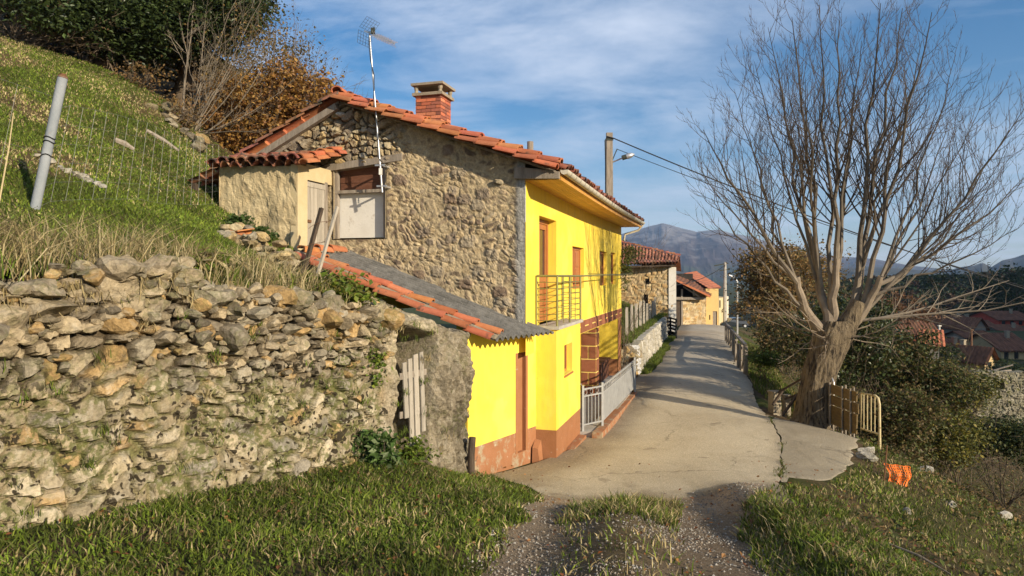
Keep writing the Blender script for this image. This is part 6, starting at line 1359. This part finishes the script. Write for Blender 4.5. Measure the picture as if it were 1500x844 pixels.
# ---------------------------------------------------------------- barns and houses at the end of the road
def face(mb, pts, mi=0, c=(1,1,1)): mb.add(pts, [list(range(len(pts)))], mi, c)
def rubble_face(mb, a, b, zb, zt, seed, pal=PAL_BARN, st=.09, holes=(), mort=(.5,.4,.22)):
    a, b = np.asarray(a,float), np.asarray(b,float); L = np.linalg.norm((b-a)[:2]); d = (b-a)/L; d[2] = 0; n_ = A(d[1],-d[0],0); n_ = n_ if n_[1]<0 else -n_
    s = np.arange(0,L+.001,st); v = np.linspace(0,1,max(3,int((zt-zb)/st))); S = np.repeat(s[:,None],len(v),1); Z = zb+(zt-zb)*v[None]+0*S
    dd, c, _ = masonry(S,Z,.40,.26,.07,pal,mort,seed,.14,.02); keep = np.ones(S.shape,bool)
    for (s0,s1,z0,z1) in holes: keep &= ~((S>s0)&(S<s1)&(Z>z0)&(Z<z1))
    P = np.stack([a[0]+d[0]*S+n_[0]*dd,a[1]+d[1]*S+n_[1]*dd,Z],-1); mb.grid(P,0,c,keep=keep[:-1,:-1],flip=True)
    for (s0,s1,z0,z1) in holes: o = a+d*s0-n_*.25; mb.quad(o+UZ*(z0-.1)-a*A(0,0,1),o+d*(s1-s0)+UZ*(z0-.1)-a*A(0,0,1),o+d*(s1-s0)+UZ*(z1+.1)-a*A(0,0,1),o+UZ*(z1+.1)-a*A(0,0,1),1)
def build_barns():
    K = A(10.38,44.2,0); qd = nrm(A(-.98,.2,0)); t = thing('stone_barn','orange brown rubble stone barn with old tiled roof beyond the yellow house','barn',A(10,44,-3))
    mb = MB(); Lf = K+qd*7; rubble_face(mb, K, Lf, -3.6, .56, 201, holes=((1.55,1.85,-.55,-.2),(4.6,4.9,-.6,-.3),(3.55,3.85,-1.5,-1.2),(1.62,1.95,-2.4,-1.2)))
    bk = A(.2,.98,0)*7; face(mb,[K+UZ*-4,K+bk+UZ*-4,K+bk+UZ*.6,K+UZ*.56],0,(.42,.3,.16)); face(mb,[Lf+UZ*-3,Lf+bk+UZ*-3,Lf+bk+UZ*.6,Lf+UZ*.56],0,(.42,.3,.16)); face(mb,[K+bk-UZ*4,Lf+bk-UZ*4,Lf+bk+UZ*.6,K+bk+UZ*.6],0,(.42,.3,.16))
    obj('wall', mb, [M['barnstone'],M['void']], t)
    mb = MB(); mb.box(K-qd*.02-A(0,.09,0)-UZ*3.6, qd*.46, A(0,.3,0), UZ*4.14); obj('quoin', mb, M['white_paint'], t, label='whitewashed corner of the barn')
    e0, e1 = at(993,386,43.6), at(880,389.5,43.9); r1 = at(880,349,47.2); r0 = at(996,376,47.0); mb = MB()
    U = e1-e0; nu = 24; V1 = r0-e0; V2 = r1-e1
    K8 = 8; u = np.arange(nu*K8+1)/K8; prof = np.abs(np.cos(u*PI))**.8*2-1; rows = []; cols = []
    for r in range(7):
        for f in (.02,.98):
            v = (r+f)/7; p = e0+U*(u/nu)[:,None]+(V1[None]*(1-u/nu)[:,None]+V2[None]*(u/nu)[:,None])*v; p[:,2] += .075*prof+.05*(1-f)+.05*(h2(np.floor(u+.5),r+0*u,3)-.5); rows.append(p); cols.append((.45+1.0*h2(np.floor(u+.5),r+0*u,5))[:,None]*A(1,1,1))
    mb.grid(np.stack(rows),0,np.stack(cols)); lw = np.stack(rows); lw[...,2] -= .03; mb.grid(lw,0,flip=True)
    bk_ = A(.9,3.3,0); face(mb,[r0,r1,r1+bk_-UZ*1.4,r0+bk_-UZ*1.0]); half_tiles(mb, r0+UZ*.05, r1+UZ*.05, A(0,1,0), 14, .14, 0, 81)
    for k in range(24): f = (k+.5)/24; p = e0+U*f; half_tiles(mb, p+UZ*.02-A(0,.12,0), p+(V1*(1-f)+V2*f)*.15+UZ*.05, nrm(U), 1, .13, 0, 300+k)
    obj('roof', mb, M['oldtile'], t)
    mb = MB(); mb.box(e0+A(-.1,.1,-.16), U, A(0,.35,0), UZ*.10); obj('eave_beam', mb, M['darkwood'], t)
    # open fronted barn
    D = 62.; t = thing('open_barn','barn with dark open loft under a sloping brown roof and stone lower wall','barn',at(1010,477,D))
    zb = -4.8; mb = MB(); a, b = at(999.5,0,D), at(1034,0,D+.5); a[2] = b[2] = 0; rubble_face(mb, b, a, zb, at(0,437,D)[2], 211, PAL_BARN, .12)
    ins_ = 4.5; face(mb,[a+A(-2.5,ins_,zb),b+A(0,ins_,zb),b+A(0,ins_,.2),a+A(-2.5,ins_,.2)],1); face(mb,[b+UZ*zb,b+A(0,ins_,zb),b+A(0,ins_,-1.9),b+UZ*-1.9],0,(.5,.36,.18))
    l_ = at(975,0,D); l_[2] = 0; face(mb,[l_+UZ*zb,l_+A(0,ins_,zb),l_+A(0,ins_,.2),l_+UZ*.2],0,(.4,.3,.18)); face(mb,[l_+A(0,.05,at(0,437,D)[2]),b+A(0,.05,at(0,437,D)[2]),b+A(0,ins_,at(0,437,D)[2]),l_+A(0,ins_,at(0,437,D)[2])],1)
    for px in (987.5, 998.8): p = at(px,0,D-.05); p[2] = 0; mb.box(p+UZ*zb-A(.05,0,0),A(.14,0,0),A(0,.14,0),UZ*(3.6),2)
    obj('wall', mb, [M['barnstone'],M['void'],M['oldwood']], t)
    mb = MB(); p = at(986,0,D+.02); p[2] = 0; w_ = .82; mb.box(p+UZ*(zb),A(w_,0,0),A(0,.08,0),UZ*(at(0,440,D)[2]-zb)); obj('door', mb, M['darkwood'], t)
    mb = MB(); mb.box(p+A(-.2,-.03,at(0,440,D)[2]),A(1.05,0,0),A(0,.2,0),UZ*.25); obj('lintel', mb, M['white_paint'], t)
    mb = MB(); v0, v1 = at(980,405,D-.8), at(1040,433.5,D-.8); u0, u1 = at(984,399,D+7), at(1052,423,D+7)
    for (a_,b_,c_,d_) in ((v0,v1,u1,u0),): 
        n = 26; g = np.stack([[(a_*(1-x)+b_*x)*(1-y)+(d_*(1-x)+c_*x)*y+UZ*(.05*(i%2)) for y in np.linspace(0,1,14)] for i,x in enumerate(np.linspace(0,1,n))]); mb.grid(g,0,np.repeat((.7+.6*rng.random((n,14)))[...,None],3,-1)); g2 = g-UZ*.12; mb.grid(g2,0,flip=True); mb.grid(np.stack([g[:,0],g2[:,0]],0),1)
    mb.bar(v0-A(0,.06,.06),v1-A(0,.06,.06),.3,.16,1)
    obj('roof', mb, [M['villageroof'],M['terracotta']], t)
    mb = MB(); mb.bar(at(1001,420,D-.4),at(1024,434.5,D-.4),.12); mb.bar(at(988,437,D-.2),at(1034,437.5,D-.2),.22); obj('beam', mb, M['oldwood'], t)
    # ochre house
    D = 63.; t = thing('ochre_house','ochre yellow rendered house with brown door at the end of the road','house',at(1043,477,D))
    a, b = at(1034,0,D), at(1052.5,0,D); a[2] = b[2] = 0; zt = at(0,423,D)[2]; mb = MB(); wall_open(mb, a, A(1,0,0), A(0,-1,0), b[0]-a[0], -4.9, zt, [(.62,1.02,-4.6,at(0,456,D)[2]-.0,.1),(.30,.40,-4.0,-3.55,.08)])
    face(mb,[b+UZ*-5,b+A(.5,8,-5),b+A(.5,8,zt),b+UZ*zt]); face(mb,[a+UZ*-5,a+A(0,8,-5),a+A(0,8,zt),a+UZ*zt]); face(mb,[a+A(0,8,-5),b+A(.5,8,-5),b+A(.5,8,zt),a+A(0,8,zt)]); obj('wall', mb, M['ochre'], t)
    mb = MB(); mb.box(a+A(.62,.08,-4.6),A(.40,0,0),A(0,.04,0),UZ*(at(0,456,D)[2]+4.6)); obj('door', mb, M['oldwood'], t)
    mb = MB(); mb.box(a+A(.3,.07,-4.0),A(.1,0,0),A(0,.03,0),UZ*.45); obj('window', mb, M['void'], t)
    mb = MB(); a2, b2, c2, d2 = at(1003,401,D+9), at(1020,397.5,D+13), at(1057,421,D+9), at(1040,424,D-.3); n = 20
    g = np.stack([[(a2*(1-x)+d2*x)*(1-y)+(b2*(1-x)+c2*x)*y+UZ*(.04*(i%2)) for y in np.linspace(0,1,10)] for i,x in enumerate(np.linspace(0,1,n))]); mb.grid(g,0,np.repeat((.85+.3*rng.random((n,10)))[...,None],3,-1)); mb.grid(g-UZ*.1,0,flip=True); mb.bar(at(1003,401,D+9),at(1020,398,D+13),.2,.1); obj('roof', mb, M['redroof'], t)
    t = thing('cream_house','narrow cream house side with white edge beside the far grey pole','house',at(1060,478,66))
    a, b = at(1052.8,0,65), at(1066,0,67); a[2] = b[2] = 0; mb = MB(); zt = at(0,436,66)[2]; d_ = nrm(b-a); wall_open(mb, a, d_, A(0,-1,0), np.linalg.norm(b-a)-.1, -5.2, zt, [(.15,.5,-3.0,-2.3,.1)]); face(mb,[a+A(0,6,-5),b+A(0,6,-5),b+A(0,6,zt),a+A(0,6,zt)]); face(mb,[a+UZ*zt,b+UZ*zt,b+A(0,6,zt),a+A(0,6,zt)]); face(mb,[b+UZ*-5.2,b+A(0,6,-5.2),b+A(0,6,zt),b+UZ*zt]); obj('wall', mb, M['palelime'], t)
    mb = MB(); mb.box(b+A(-.25,-.08,-5.2),A(.3,0,0),A(0,.2,0),UZ*(zt+5.3)); obj('white_edge', mb, M['white_paint'], t)
    mb = MB(); mb.box(a+d_*.15+A(0,.09,-3.0),d_*.35,A(0,.03,0),UZ*.7); obj('window', mb, M['glass'], t)
build_barns()
def build_car():
    D = 66; c = at(1074,478,D); c[2] = gl(c[0],c[1]); z0 = at(0,479.5,D)[2]; c[2] = z0; t = thing('parked_car','dark hatchback car parked at the far end of the road','car',c)
    # side profile, nose to the left, about 4 m long
    pr = [(-1.95,.45),(-1.92,.72),(-1.75,.82),(-1.0,.93),(-.85,.98),(-.35,1.42),(.2,1.50),(1.1,1.46),(1.6,1.05),(1.88,.98),(1.95,.6),(1.9,.32),(-1.85,.30)]
    def car(x,y,z): return c+A(x*.66,y,z*.6+.05) if False else c+A(x*.70,y,z*.62)
    mb = MB(); n = len(pr); V = []
    for y,sx in ((-.80,.97),(-.84,1.0),(.84,1.0),(.80,.97)): V += [car(x*sx,y*(.82 if z>1.0 else 1),z) for x,z in pr]
    f = [list(range(n))[::-1]]+[[k*n+i,k*n+(i+1)%n,(k+1)*n+(i+1)%n,(k+1)*n+i] for k in range(3) for i in range(n)]+[[3*n+i for i in range(n)]]
    mb.add(V,f); obj('body', mb, M['carpaint'], t)
    mb = MB(); 
    for xs in ([(-.72,1.0),(-.33,1.36),(.12,1.43),(.12,1.0)],[(.2,1.0),(.2,1.43),(1.0,1.40),(1.3,1.05)]): face(mb,[car(x,-.72,z) for x,z in xs])
    face(mb,[car(-.87,-.6,1.0),car(-.87,.6,1.0),car(-.40,.55,1.40),car(-.40,-.55,1.40)]); obj('window_glass', mb, M['glass'], t)
    for x in (-1.2,1.2):
        for y in (-.80,.80):
            w_ = MB(); w_.tube([car(x,y-.08,.30),car(x,y+.08,.30)],.20,14); o = obj('wheel', w_, M['rubber'], t); r_ = MB(); s_ = -1 if y<0 else 1; r_.tube([car(x,y+.075*s_,.30),car(x,y+.095*s_,.30)],.12,10); obj('rim', r_, M['galv'], o)
    for y in (-.55,.55): mb = MB(); mb.cbox(car(-1.9,y,.66),.08,.3,.08); obj('headlight', mb, M['white_paint'], t)
build_car()

# ---------------------------------------------------------------- village in the valley, ruin
def vhouse(label, px0, px1, pyt, pyb, D, wall, roofm='villageroof', depth=7, rise=1.3, gable=False, rz=0., wins=2, cat='house', name='village_house', roofless=False):
    a, b = at(px0,pyb,D), at(px1,pyb,D); zt = at(0,pyt,D)[2]; zb = a[2]; base = (a+b)/2; t = thing(name, label, cat, base, 'houses of the village in the valley'); L = b[0]-a[0]; ca, sa = math.cos(rz), math.sin(rz); ax = A(ca,sa,0); ay = A(-sa,ca,0)
    a = A(base[0],base[1],0)-ax*L/2; Pq = lambda u,v,z: a+ax*u+ay*v+UZ*z
    zf = min(zb,gl(base[0],base[1]))-1.5; ops = []
    if wins: 
        w_ = min(.9,L/(wins*2.2)); hh = zt-zb
        ops = [(L*(k+.5)/wins-w_/2, L*(k+.5)/wins+w_/2, zb+hh*.42, zb+hh*.42+min(1.1,hh*.42), .15) for k in range(wins)]
    mb = MB(); wall_open(mb, Pq(0,0,0), ax, -ay, L, zf, zt, ops)
    face(mb,[Pq(0,0,zf),Pq(0,depth,zf),Pq(0,depth,zt),Pq(0,0,zt)]); face(mb,[Pq(L,0,zf),Pq(L,depth,zf),Pq(L,depth,zt),Pq(L,0,zt)]); face(mb,[Pq(0,depth,zf),Pq(L,depth,zf),Pq(L,depth,zt),Pq(0,depth,zt)])
    if gable: face(mb,[Pq(0,0,zt),Pq(L,0,zt),Pq(L/2,0,zt+rise)]); face(mb,[Pq(0,depth,zt),Pq(L,depth,zt),Pq(L/2,depth,zt+rise)])
    else: face(mb,[Pq(0,0,zt),Pq(0,depth,zt),Pq(0,depth/2,zt+rise)]); face(mb,[Pq(L,0,zt),Pq(L,depth,zt),Pq(L,depth/2,zt+rise)])
    obj('wall', mb, M[wall], t)
    for o in ops:
        mb = MB(); mb.box(Pq(o[0],.12,o[2]),ax*(o[1]-o[0]),ay*.03,UZ*(o[3]-o[2])); obj('window', mb, M['glass'], t)
    mb = MB(); e = .45; n = 24
    if gable: sl_ = [(Pq(-e,-e,zt-.3),ay*(depth+2*e),ax*(L/2+e)+UZ*(rise+.4)),(Pq(L+e,-e,zt-.3),ay*(depth+2*e),-ax*(L/2+e)+UZ*(rise+.4))]
    else: sl_ = [(Pq(-e,-e,zt-.15),ax*(L+2*e),ay*(depth/2+e)+UZ*(rise+.25)),(Pq(-e,depth+e,zt-.15),ax*(L+2*e),-ay*(depth/2+e)+UZ*(rise+.25))]
    for k,(o,u,v) in enumerate(sl_):
        nu = max(6,int(np.linalg.norm(u)/.35)); uu = np.linspace(0,1,nu*2+1); vv = np.linspace(0,1,9); g = np.stack([[o+u*x+v*y+UZ*(.07*(i%2)+.02*rng.random()) for y in vv] for i,x in enumerate(uu)]); mb.grid(g,0,np.repeat((.7+.6*rng.random(g.shape[:2]))[...,None],3,-1)); mb.grid(g-UZ*.15,0,flip=True)
    rf = obj('roof', mb, M[roofm], t)
    if not wins: return t
    mb = MB(); cp = Pq(L*.7,depth*.35,zt+rise*.5); mb.cbox(cp+UZ*.5,.4,.4,1.3,rz); mb.cbox(cp+UZ*1.2,.5,.5,.1,rz); obj('chimney', mb, M['mortar'], rf)
    return t
vhouse('red walled house with a red tiled roof just right of the bare tree',1321,1368,488,506,78,'redpaint','villageroof',8,1.6,rz=-.25,wins=3)
vhouse('small sunlit cream gabled house with dark red roof above the ruin',1438,1461,528,543,70,'tanwall','villageroof',8,1.2,gable=True,rz=.45,wins=1)
vhouse('long brownish house with dark red roof left of the small cream gable',1390,1432,521,536,76,'greywall','villageroof',6,1.2,rz=.1,wins=3)
vhouse('dark stone house with wide roof and a white verge in the middle of the village',1388,1438,478,500,112,'greywall','villageroof',8,1.4,rz=.1,wins=3)
vhouse('grey gabled house right of the wide dark stone house',1424,1446,481,500,106,'greywall','villageroof',8,1.5,gable=True,rz=.2,wins=1)
vhouse('tan house at the right edge low in the village',1466,1512,512,536,84,'tanwall','villageroof',7,1.6,rz=.05,wins=3)
vhouse('red house highest in the village at the right edge',1463,1515,468,482,135,'redpaint','villageroof',9,1.3,rz=.05,wins=4)
vhouse('dark roofed house at the right edge between the red and the tan house',1478,1520,492,504,118,'greywall','villageroof',9,1.5,rz=.1,wins=3)
vhouse('tiny white gable standing alone behind the brownish roof',1393,1404,507,518,88,'white_paint','villageroof',4,.8,gable=True,rz=.4,wins=0)
vhouse('tiny white shed beside the grey roofs far in the village',1449,1457,477,484,122,'white_paint','villageroof',4,.7,rz=.1,wins=0)
vhouse('dark low roof in the centre of the village among the chimneys',1436,1482,506,512,100,'greywall','villageroof',10,1.6,rz=.15,wins=0)
vhouse('low shed with orange tiles below the red house',1354,1374,502,508,62,'greywall','redroof',4,.9,rz=-.5,wins=0)
for k,(px,py0,py1,D,lab) in enumerate(((1376,478,510,74,'tall pale pole right of the red house in the village'),(1423,484,525,74,'thin dark pole before the village roofs left of the cream gable'),(1477,497,507,96,'short white chimney pipe among the village roofs'))):
    a, b = at(px,py1,D), at(px,py0,D); mb = MB(); mb.tube([a-UZ*1,b],[.13,.10],7); mb.cbox(b+UZ*.05,.3,.3,.1); obj('village_pole', mb, M['white_paint' if k!=1 else 'rust'], origin=a, label=lab, cat='pole')
def build_ruin():
    D = 41.; t = thing('ruined_wall','roofless grey stone ruin with one small opening below the village','ruin',at(1460,608,D)); a, b = at(1408,0,D+1.0), at(1530,0,D+.2); a[2] = b[2] = 0; L = np.linalg.norm(b-a); d = (b-a)/L; n_ = A(d[1],-d[0],0)
    s = np.arange(0,L,.06); zb = at(0,625,D)[2]; nv = 60; nb = 6; tp = at(0,548,D)[2]+.22*(fbm(s*1.2,s*0,7,4)-.5)*2-.8*sstep(.7,0,s); S = np.repeat(s[:,None],nv+nb,1); Z = np.concatenate([zb+(tp-zb)[:,None]*np.linspace(0,1,nv),np.repeat(tp[:,None],nb,1)],1); back = np.concatenate([np.zeros(nv),np.linspace(.05,.6,nb)])[None]
    dd, c, _ = masonry(S,Z,.22,.15,.07,PAL_RUIN,(.25,.22,.15),231,.08,.03); hole = (np.abs(S-2.1)<.2)&(np.abs(Z-at(0,567,D)[2])<.22); dd = dd-.5*hole; c = c*np.where(hole,.5,1)[...,None]
    for zz_,k in ((at(0,587,D)[2],.06),(at(0,596,D)[2],.04)): dd = dd-k*np.exp(-((Z-zz_)/.05)**2)
    P = np.stack([a[0]+d[0]*S+n_[0]*(dd-back),a[1]+d[1]*S+n_[1]*(dd-back),Z+.1*dd],-1); mb = MB(); mb.grid(P,0,c); obj('wall', mb, M['drystone'], t)
    side = A(-.1,1,0)*5; s = np.arange(0,5,.1); mb = MB(); S = np.repeat(s[:,None],20,1); Z = zb+(tp[6]-.3-zb)*np.linspace(0,1,20)[None]+0*S; dd, c, _ = masonry(S,Z,.22,.15,.07,PAL_RUIN,(.3,.27,.18),233,.12,.03); P = np.stack([a[0]-dd+side[0]/5*S,a[1]+side[1]/5*S,Z],-1); mb.grid(P,0,c,flip=True); obj('side_wall', mb, M['whitestone'], t)
    mb = MB(); q = np.random.default_rng(3)
    for k in range(9): p = at(1415+q.uniform(0,90),547+q.normal()*2,D+1.5); mb.bar(p,p+A(q.uniform(.8,2),q.normal()*.4,q.normal()*.12),.10,.07)
    obj('fallen_beams', mb, M['oldwood'], t)
build_ruin()

# ---------------------------------------------------------------- far woods, hills, mountains
def build_far():
    q = np.random.default_rng(71)
    # wooded valley side beyond the village
    xs = np.linspace(20,330,110); ys = np.linspace(150,420,90); X, Y = np.meshgrid(xs,ys,indexing='ij')
    def hz(X,Y):
        r = X/Y; tgt = np.interp(r,[.1,.3,.42,.5,.58,.66,.74,.9],[-20,-15,-7,-2.5,-1.2,-.4,2.0,7]); return -16+(tgt+13)*sstep(160,330,Y)+3*(fbm(X/40,Y/40,5,4)-.5)
    Z = hz(X,Y); c = A(.03,.035,.014)[None,None]*(.7+.6*fbm(X/20,Y/20,6,4))[...,None]
    mb = MB(); mb.grid(np.stack([X,Y,Z],-1),0,c,flip=True); obj('hills', mb, M['ground'], smooth=True, kind='structure')
    mb = MB(); n = 2600; Y_ = q.uniform(165,400,n); X_ = q.uniform(.40,.86,n)*Y_; Z_ = hz(X_,Y_); v, f = ICO[1]
    for k in range(n):
        h_ = q.uniform(2.2,4.6); m = 26; a = q.normal(size=(m,3)); a /= np.linalg.norm(a,axis=1)[:,None]; P = A(X_[k],Y_[k],Z_[k]+h_*.55)+a*A(h_*.42,h_*.42,h_*.5)*(.6+.45*q.random((m,1)))
        leaves(mb, P, h_*.28, [np.array(DARKLEAF[k%4])*.75 if k%5 else A(.075,.045,.022)], q, .4, 0, 1.3)
    obj('far_wood', mb, M['leaf'], kind='stuff', label='dark wooded hillside behind the village')
    # trees between the village houses and beyond the crest of the road
    for k,(px,py,D,w_,h_,lab) in enumerate(((1490,428,150,8,5.5,'big dark tree at the right edge rising over the village'),(1452,436,160,5,3.5,'smaller dark round tree left of the big tree over the village'),(1385,520,70,1.5,1.0,'low dark bush between the red house and the brownish roof'),(1480,545,62,2.2,.8,'dark scrub line along the top of the ruin'),(1278,470,64,1.8,2.0,'dark tree left of the red house behind the bare tree'))):
        c = at(px,py,D); z = gl(c[0],c[1]); shrub('valley_tree', lab, 'tree', A(c[0],c[1],min(z,c[2]-h_)), [(c,(w_,w_,h_))]+[(c+A(q.normal()*w_*.6,q.normal()*w_*.4,q.normal()*h_*.4),(w_*.5,w_*.5,h_*.5)) for _ in range(4)], DARKLEAF+[(.07,.07,.025)], 120, 24, w_*.12, w_*.05+.05, stems=5, stemr=.05*w_, seed=600+k)
    # shading spur of the hill outside the frame on the right: it keeps the village in shade
    x_, y_ = np.meshgrid(np.linspace(110,400,60),np.linspace(-160,180,60),indexing='ij'); zz_ = -14+175*np.exp(-((x_-250)/80)**2-((y_+12)/100)**2)+6*(fbm(x_/40,y_/40,8,4)-.5)-4
    mb = MB(); mb.grid(np.stack([x_,y_,zz_],-1),0,A(.05,.06,.02)*np.ones(x_.shape+(3,)),flip=True); obj('hills', mb, M['ground'], smooth=True, kind='structure')
    # mountains
    sk = np.array([(300,345),(420,338),(560,352),(640,350),(760,352),(850,350),(905,345),(930,337),(952,331),(970,328),(985,332),(1000,336),(1020,341),(1035,338),(1052,336),(1075,342),(1100,347),(1130,356),(1160,366),(1200,374),(1260,379),(1320,388),(1400,398),(1500,402),(1700,400)],float)
    def ridge(name, sk, R, R0, R1, seed, cols, bz, amp):
        th = np.linspace(300,1700,520) if R>3000 else np.linspace(1120,1720,300); rr = np.linspace(0,1,130); T, U = np.meshgrid(th,rr,indexing='ij'); rad = R0+(R1-R0)*U; x = (T-CX)/F*rad; y = rad
        top = -(np.interp(T,sk[:,0],sk[:,1])-HY)/F*R
        u0 = (R-R0)/(R1-R0); prof = np.where(U<u0, (U/u0)**1.25, 1-.6*((U-u0)/(1-u0))**1.2)
        rn = 0; a = 1
        for o in range(7):
            k = 2**o/ (R*.22); n_ = 1-np.abs(2*vnoise(x/y*R*k+seed+.4*U*2**(o*.5),y*k*.22+seed,seed+o)-1); rn = rn+a*(n_**1.6-.45); a *= .53
        near = np.clip(1-np.abs(U-u0)/.5,0,1)
        z = bz+(top-bz)*prof+amp*rn*(1-np.exp(-((U-u0)/.05)**2)*.75)*sstep(0,.1,U)*(1-.25*near)
        hh = (z-bz)/(top.max()-bz); nn = fbm(x/R*40,y/R*40,seed,5); n3 = fbm(x/R*120,y/R*120,seed+4,4)
        c = np.zeros(x.shape+(3,)); cl = [np.array(q_) for q_ in cols]; w1 = sstep(.25,.45,hh+.35*(nn-.5))[...,None]; w2 = sstep(.42,.75,hh+.75*(nn-.5)+.5*(n3-.5)-.12)[...,None]
        c = cl[0]*(1-w1)+cl[1]*w1; c = c*(1-w2)+cl[2]*w2; c = c*(.6+.8*n3[...,None])
        mb = MB(); mb.grid(np.stack([x,y,z],-1),0,c,flip=True); return obj(name, mb, M['mountain'], smooth=False, kind='structure')
    M['mountain'] = pmat('mountain_rock_and_heath', (.75,.75,.75), (1.1,1.1,1.1), .01, .95, .0, 1)
    ridge('mountains', sk, 4200, 1500, 5600, 3, ((.045,.06,.026),(.07,.05,.048),(.185,.17,.165)), -120, 75)
    s2 = np.array([(1100,420),(1180,402),(1230,395),(1270,391),(1310,393),(1350,396),(1385,398),(1405,392),(1428,389),(1440,385),(1452,391),(1468,381),(1486,377),(1500,372),(1540,360),(1720,350)],float)
    ridge('mountains', s2, 2100, 800, 2700, 11, ((.03,.038,.016),(.045,.043,.025),(.11,.095,.085)), -60, 26)
build_far()
# ---------------------------------------------------------------- the air over the valley
def build_haze():
    mb = MB(); mb.box(A(-3500,-700,-420), A(8500,0,0), A(0,7000,0), UZ*1100)
    m = bpy.data.materials.new('valley_air'); m.use_nodes = True; nt = m.node_tree; nt.nodes.remove(nt.nodes['Principled BSDF'])
    v = nt.nodes.new('ShaderNodeVolumePrincipled'); v.inputs['Color'].default_value = (.45,.66,1,1); v.inputs['Density'].default_value = 1.25e-4; v.inputs['Anisotropy'].default_value = .1
    nt.links.new(v.outputs[0], nt.nodes['Material Output'].inputs['Volume'])
    obj('haze', mb, m, kind='stuff')
build_haze()
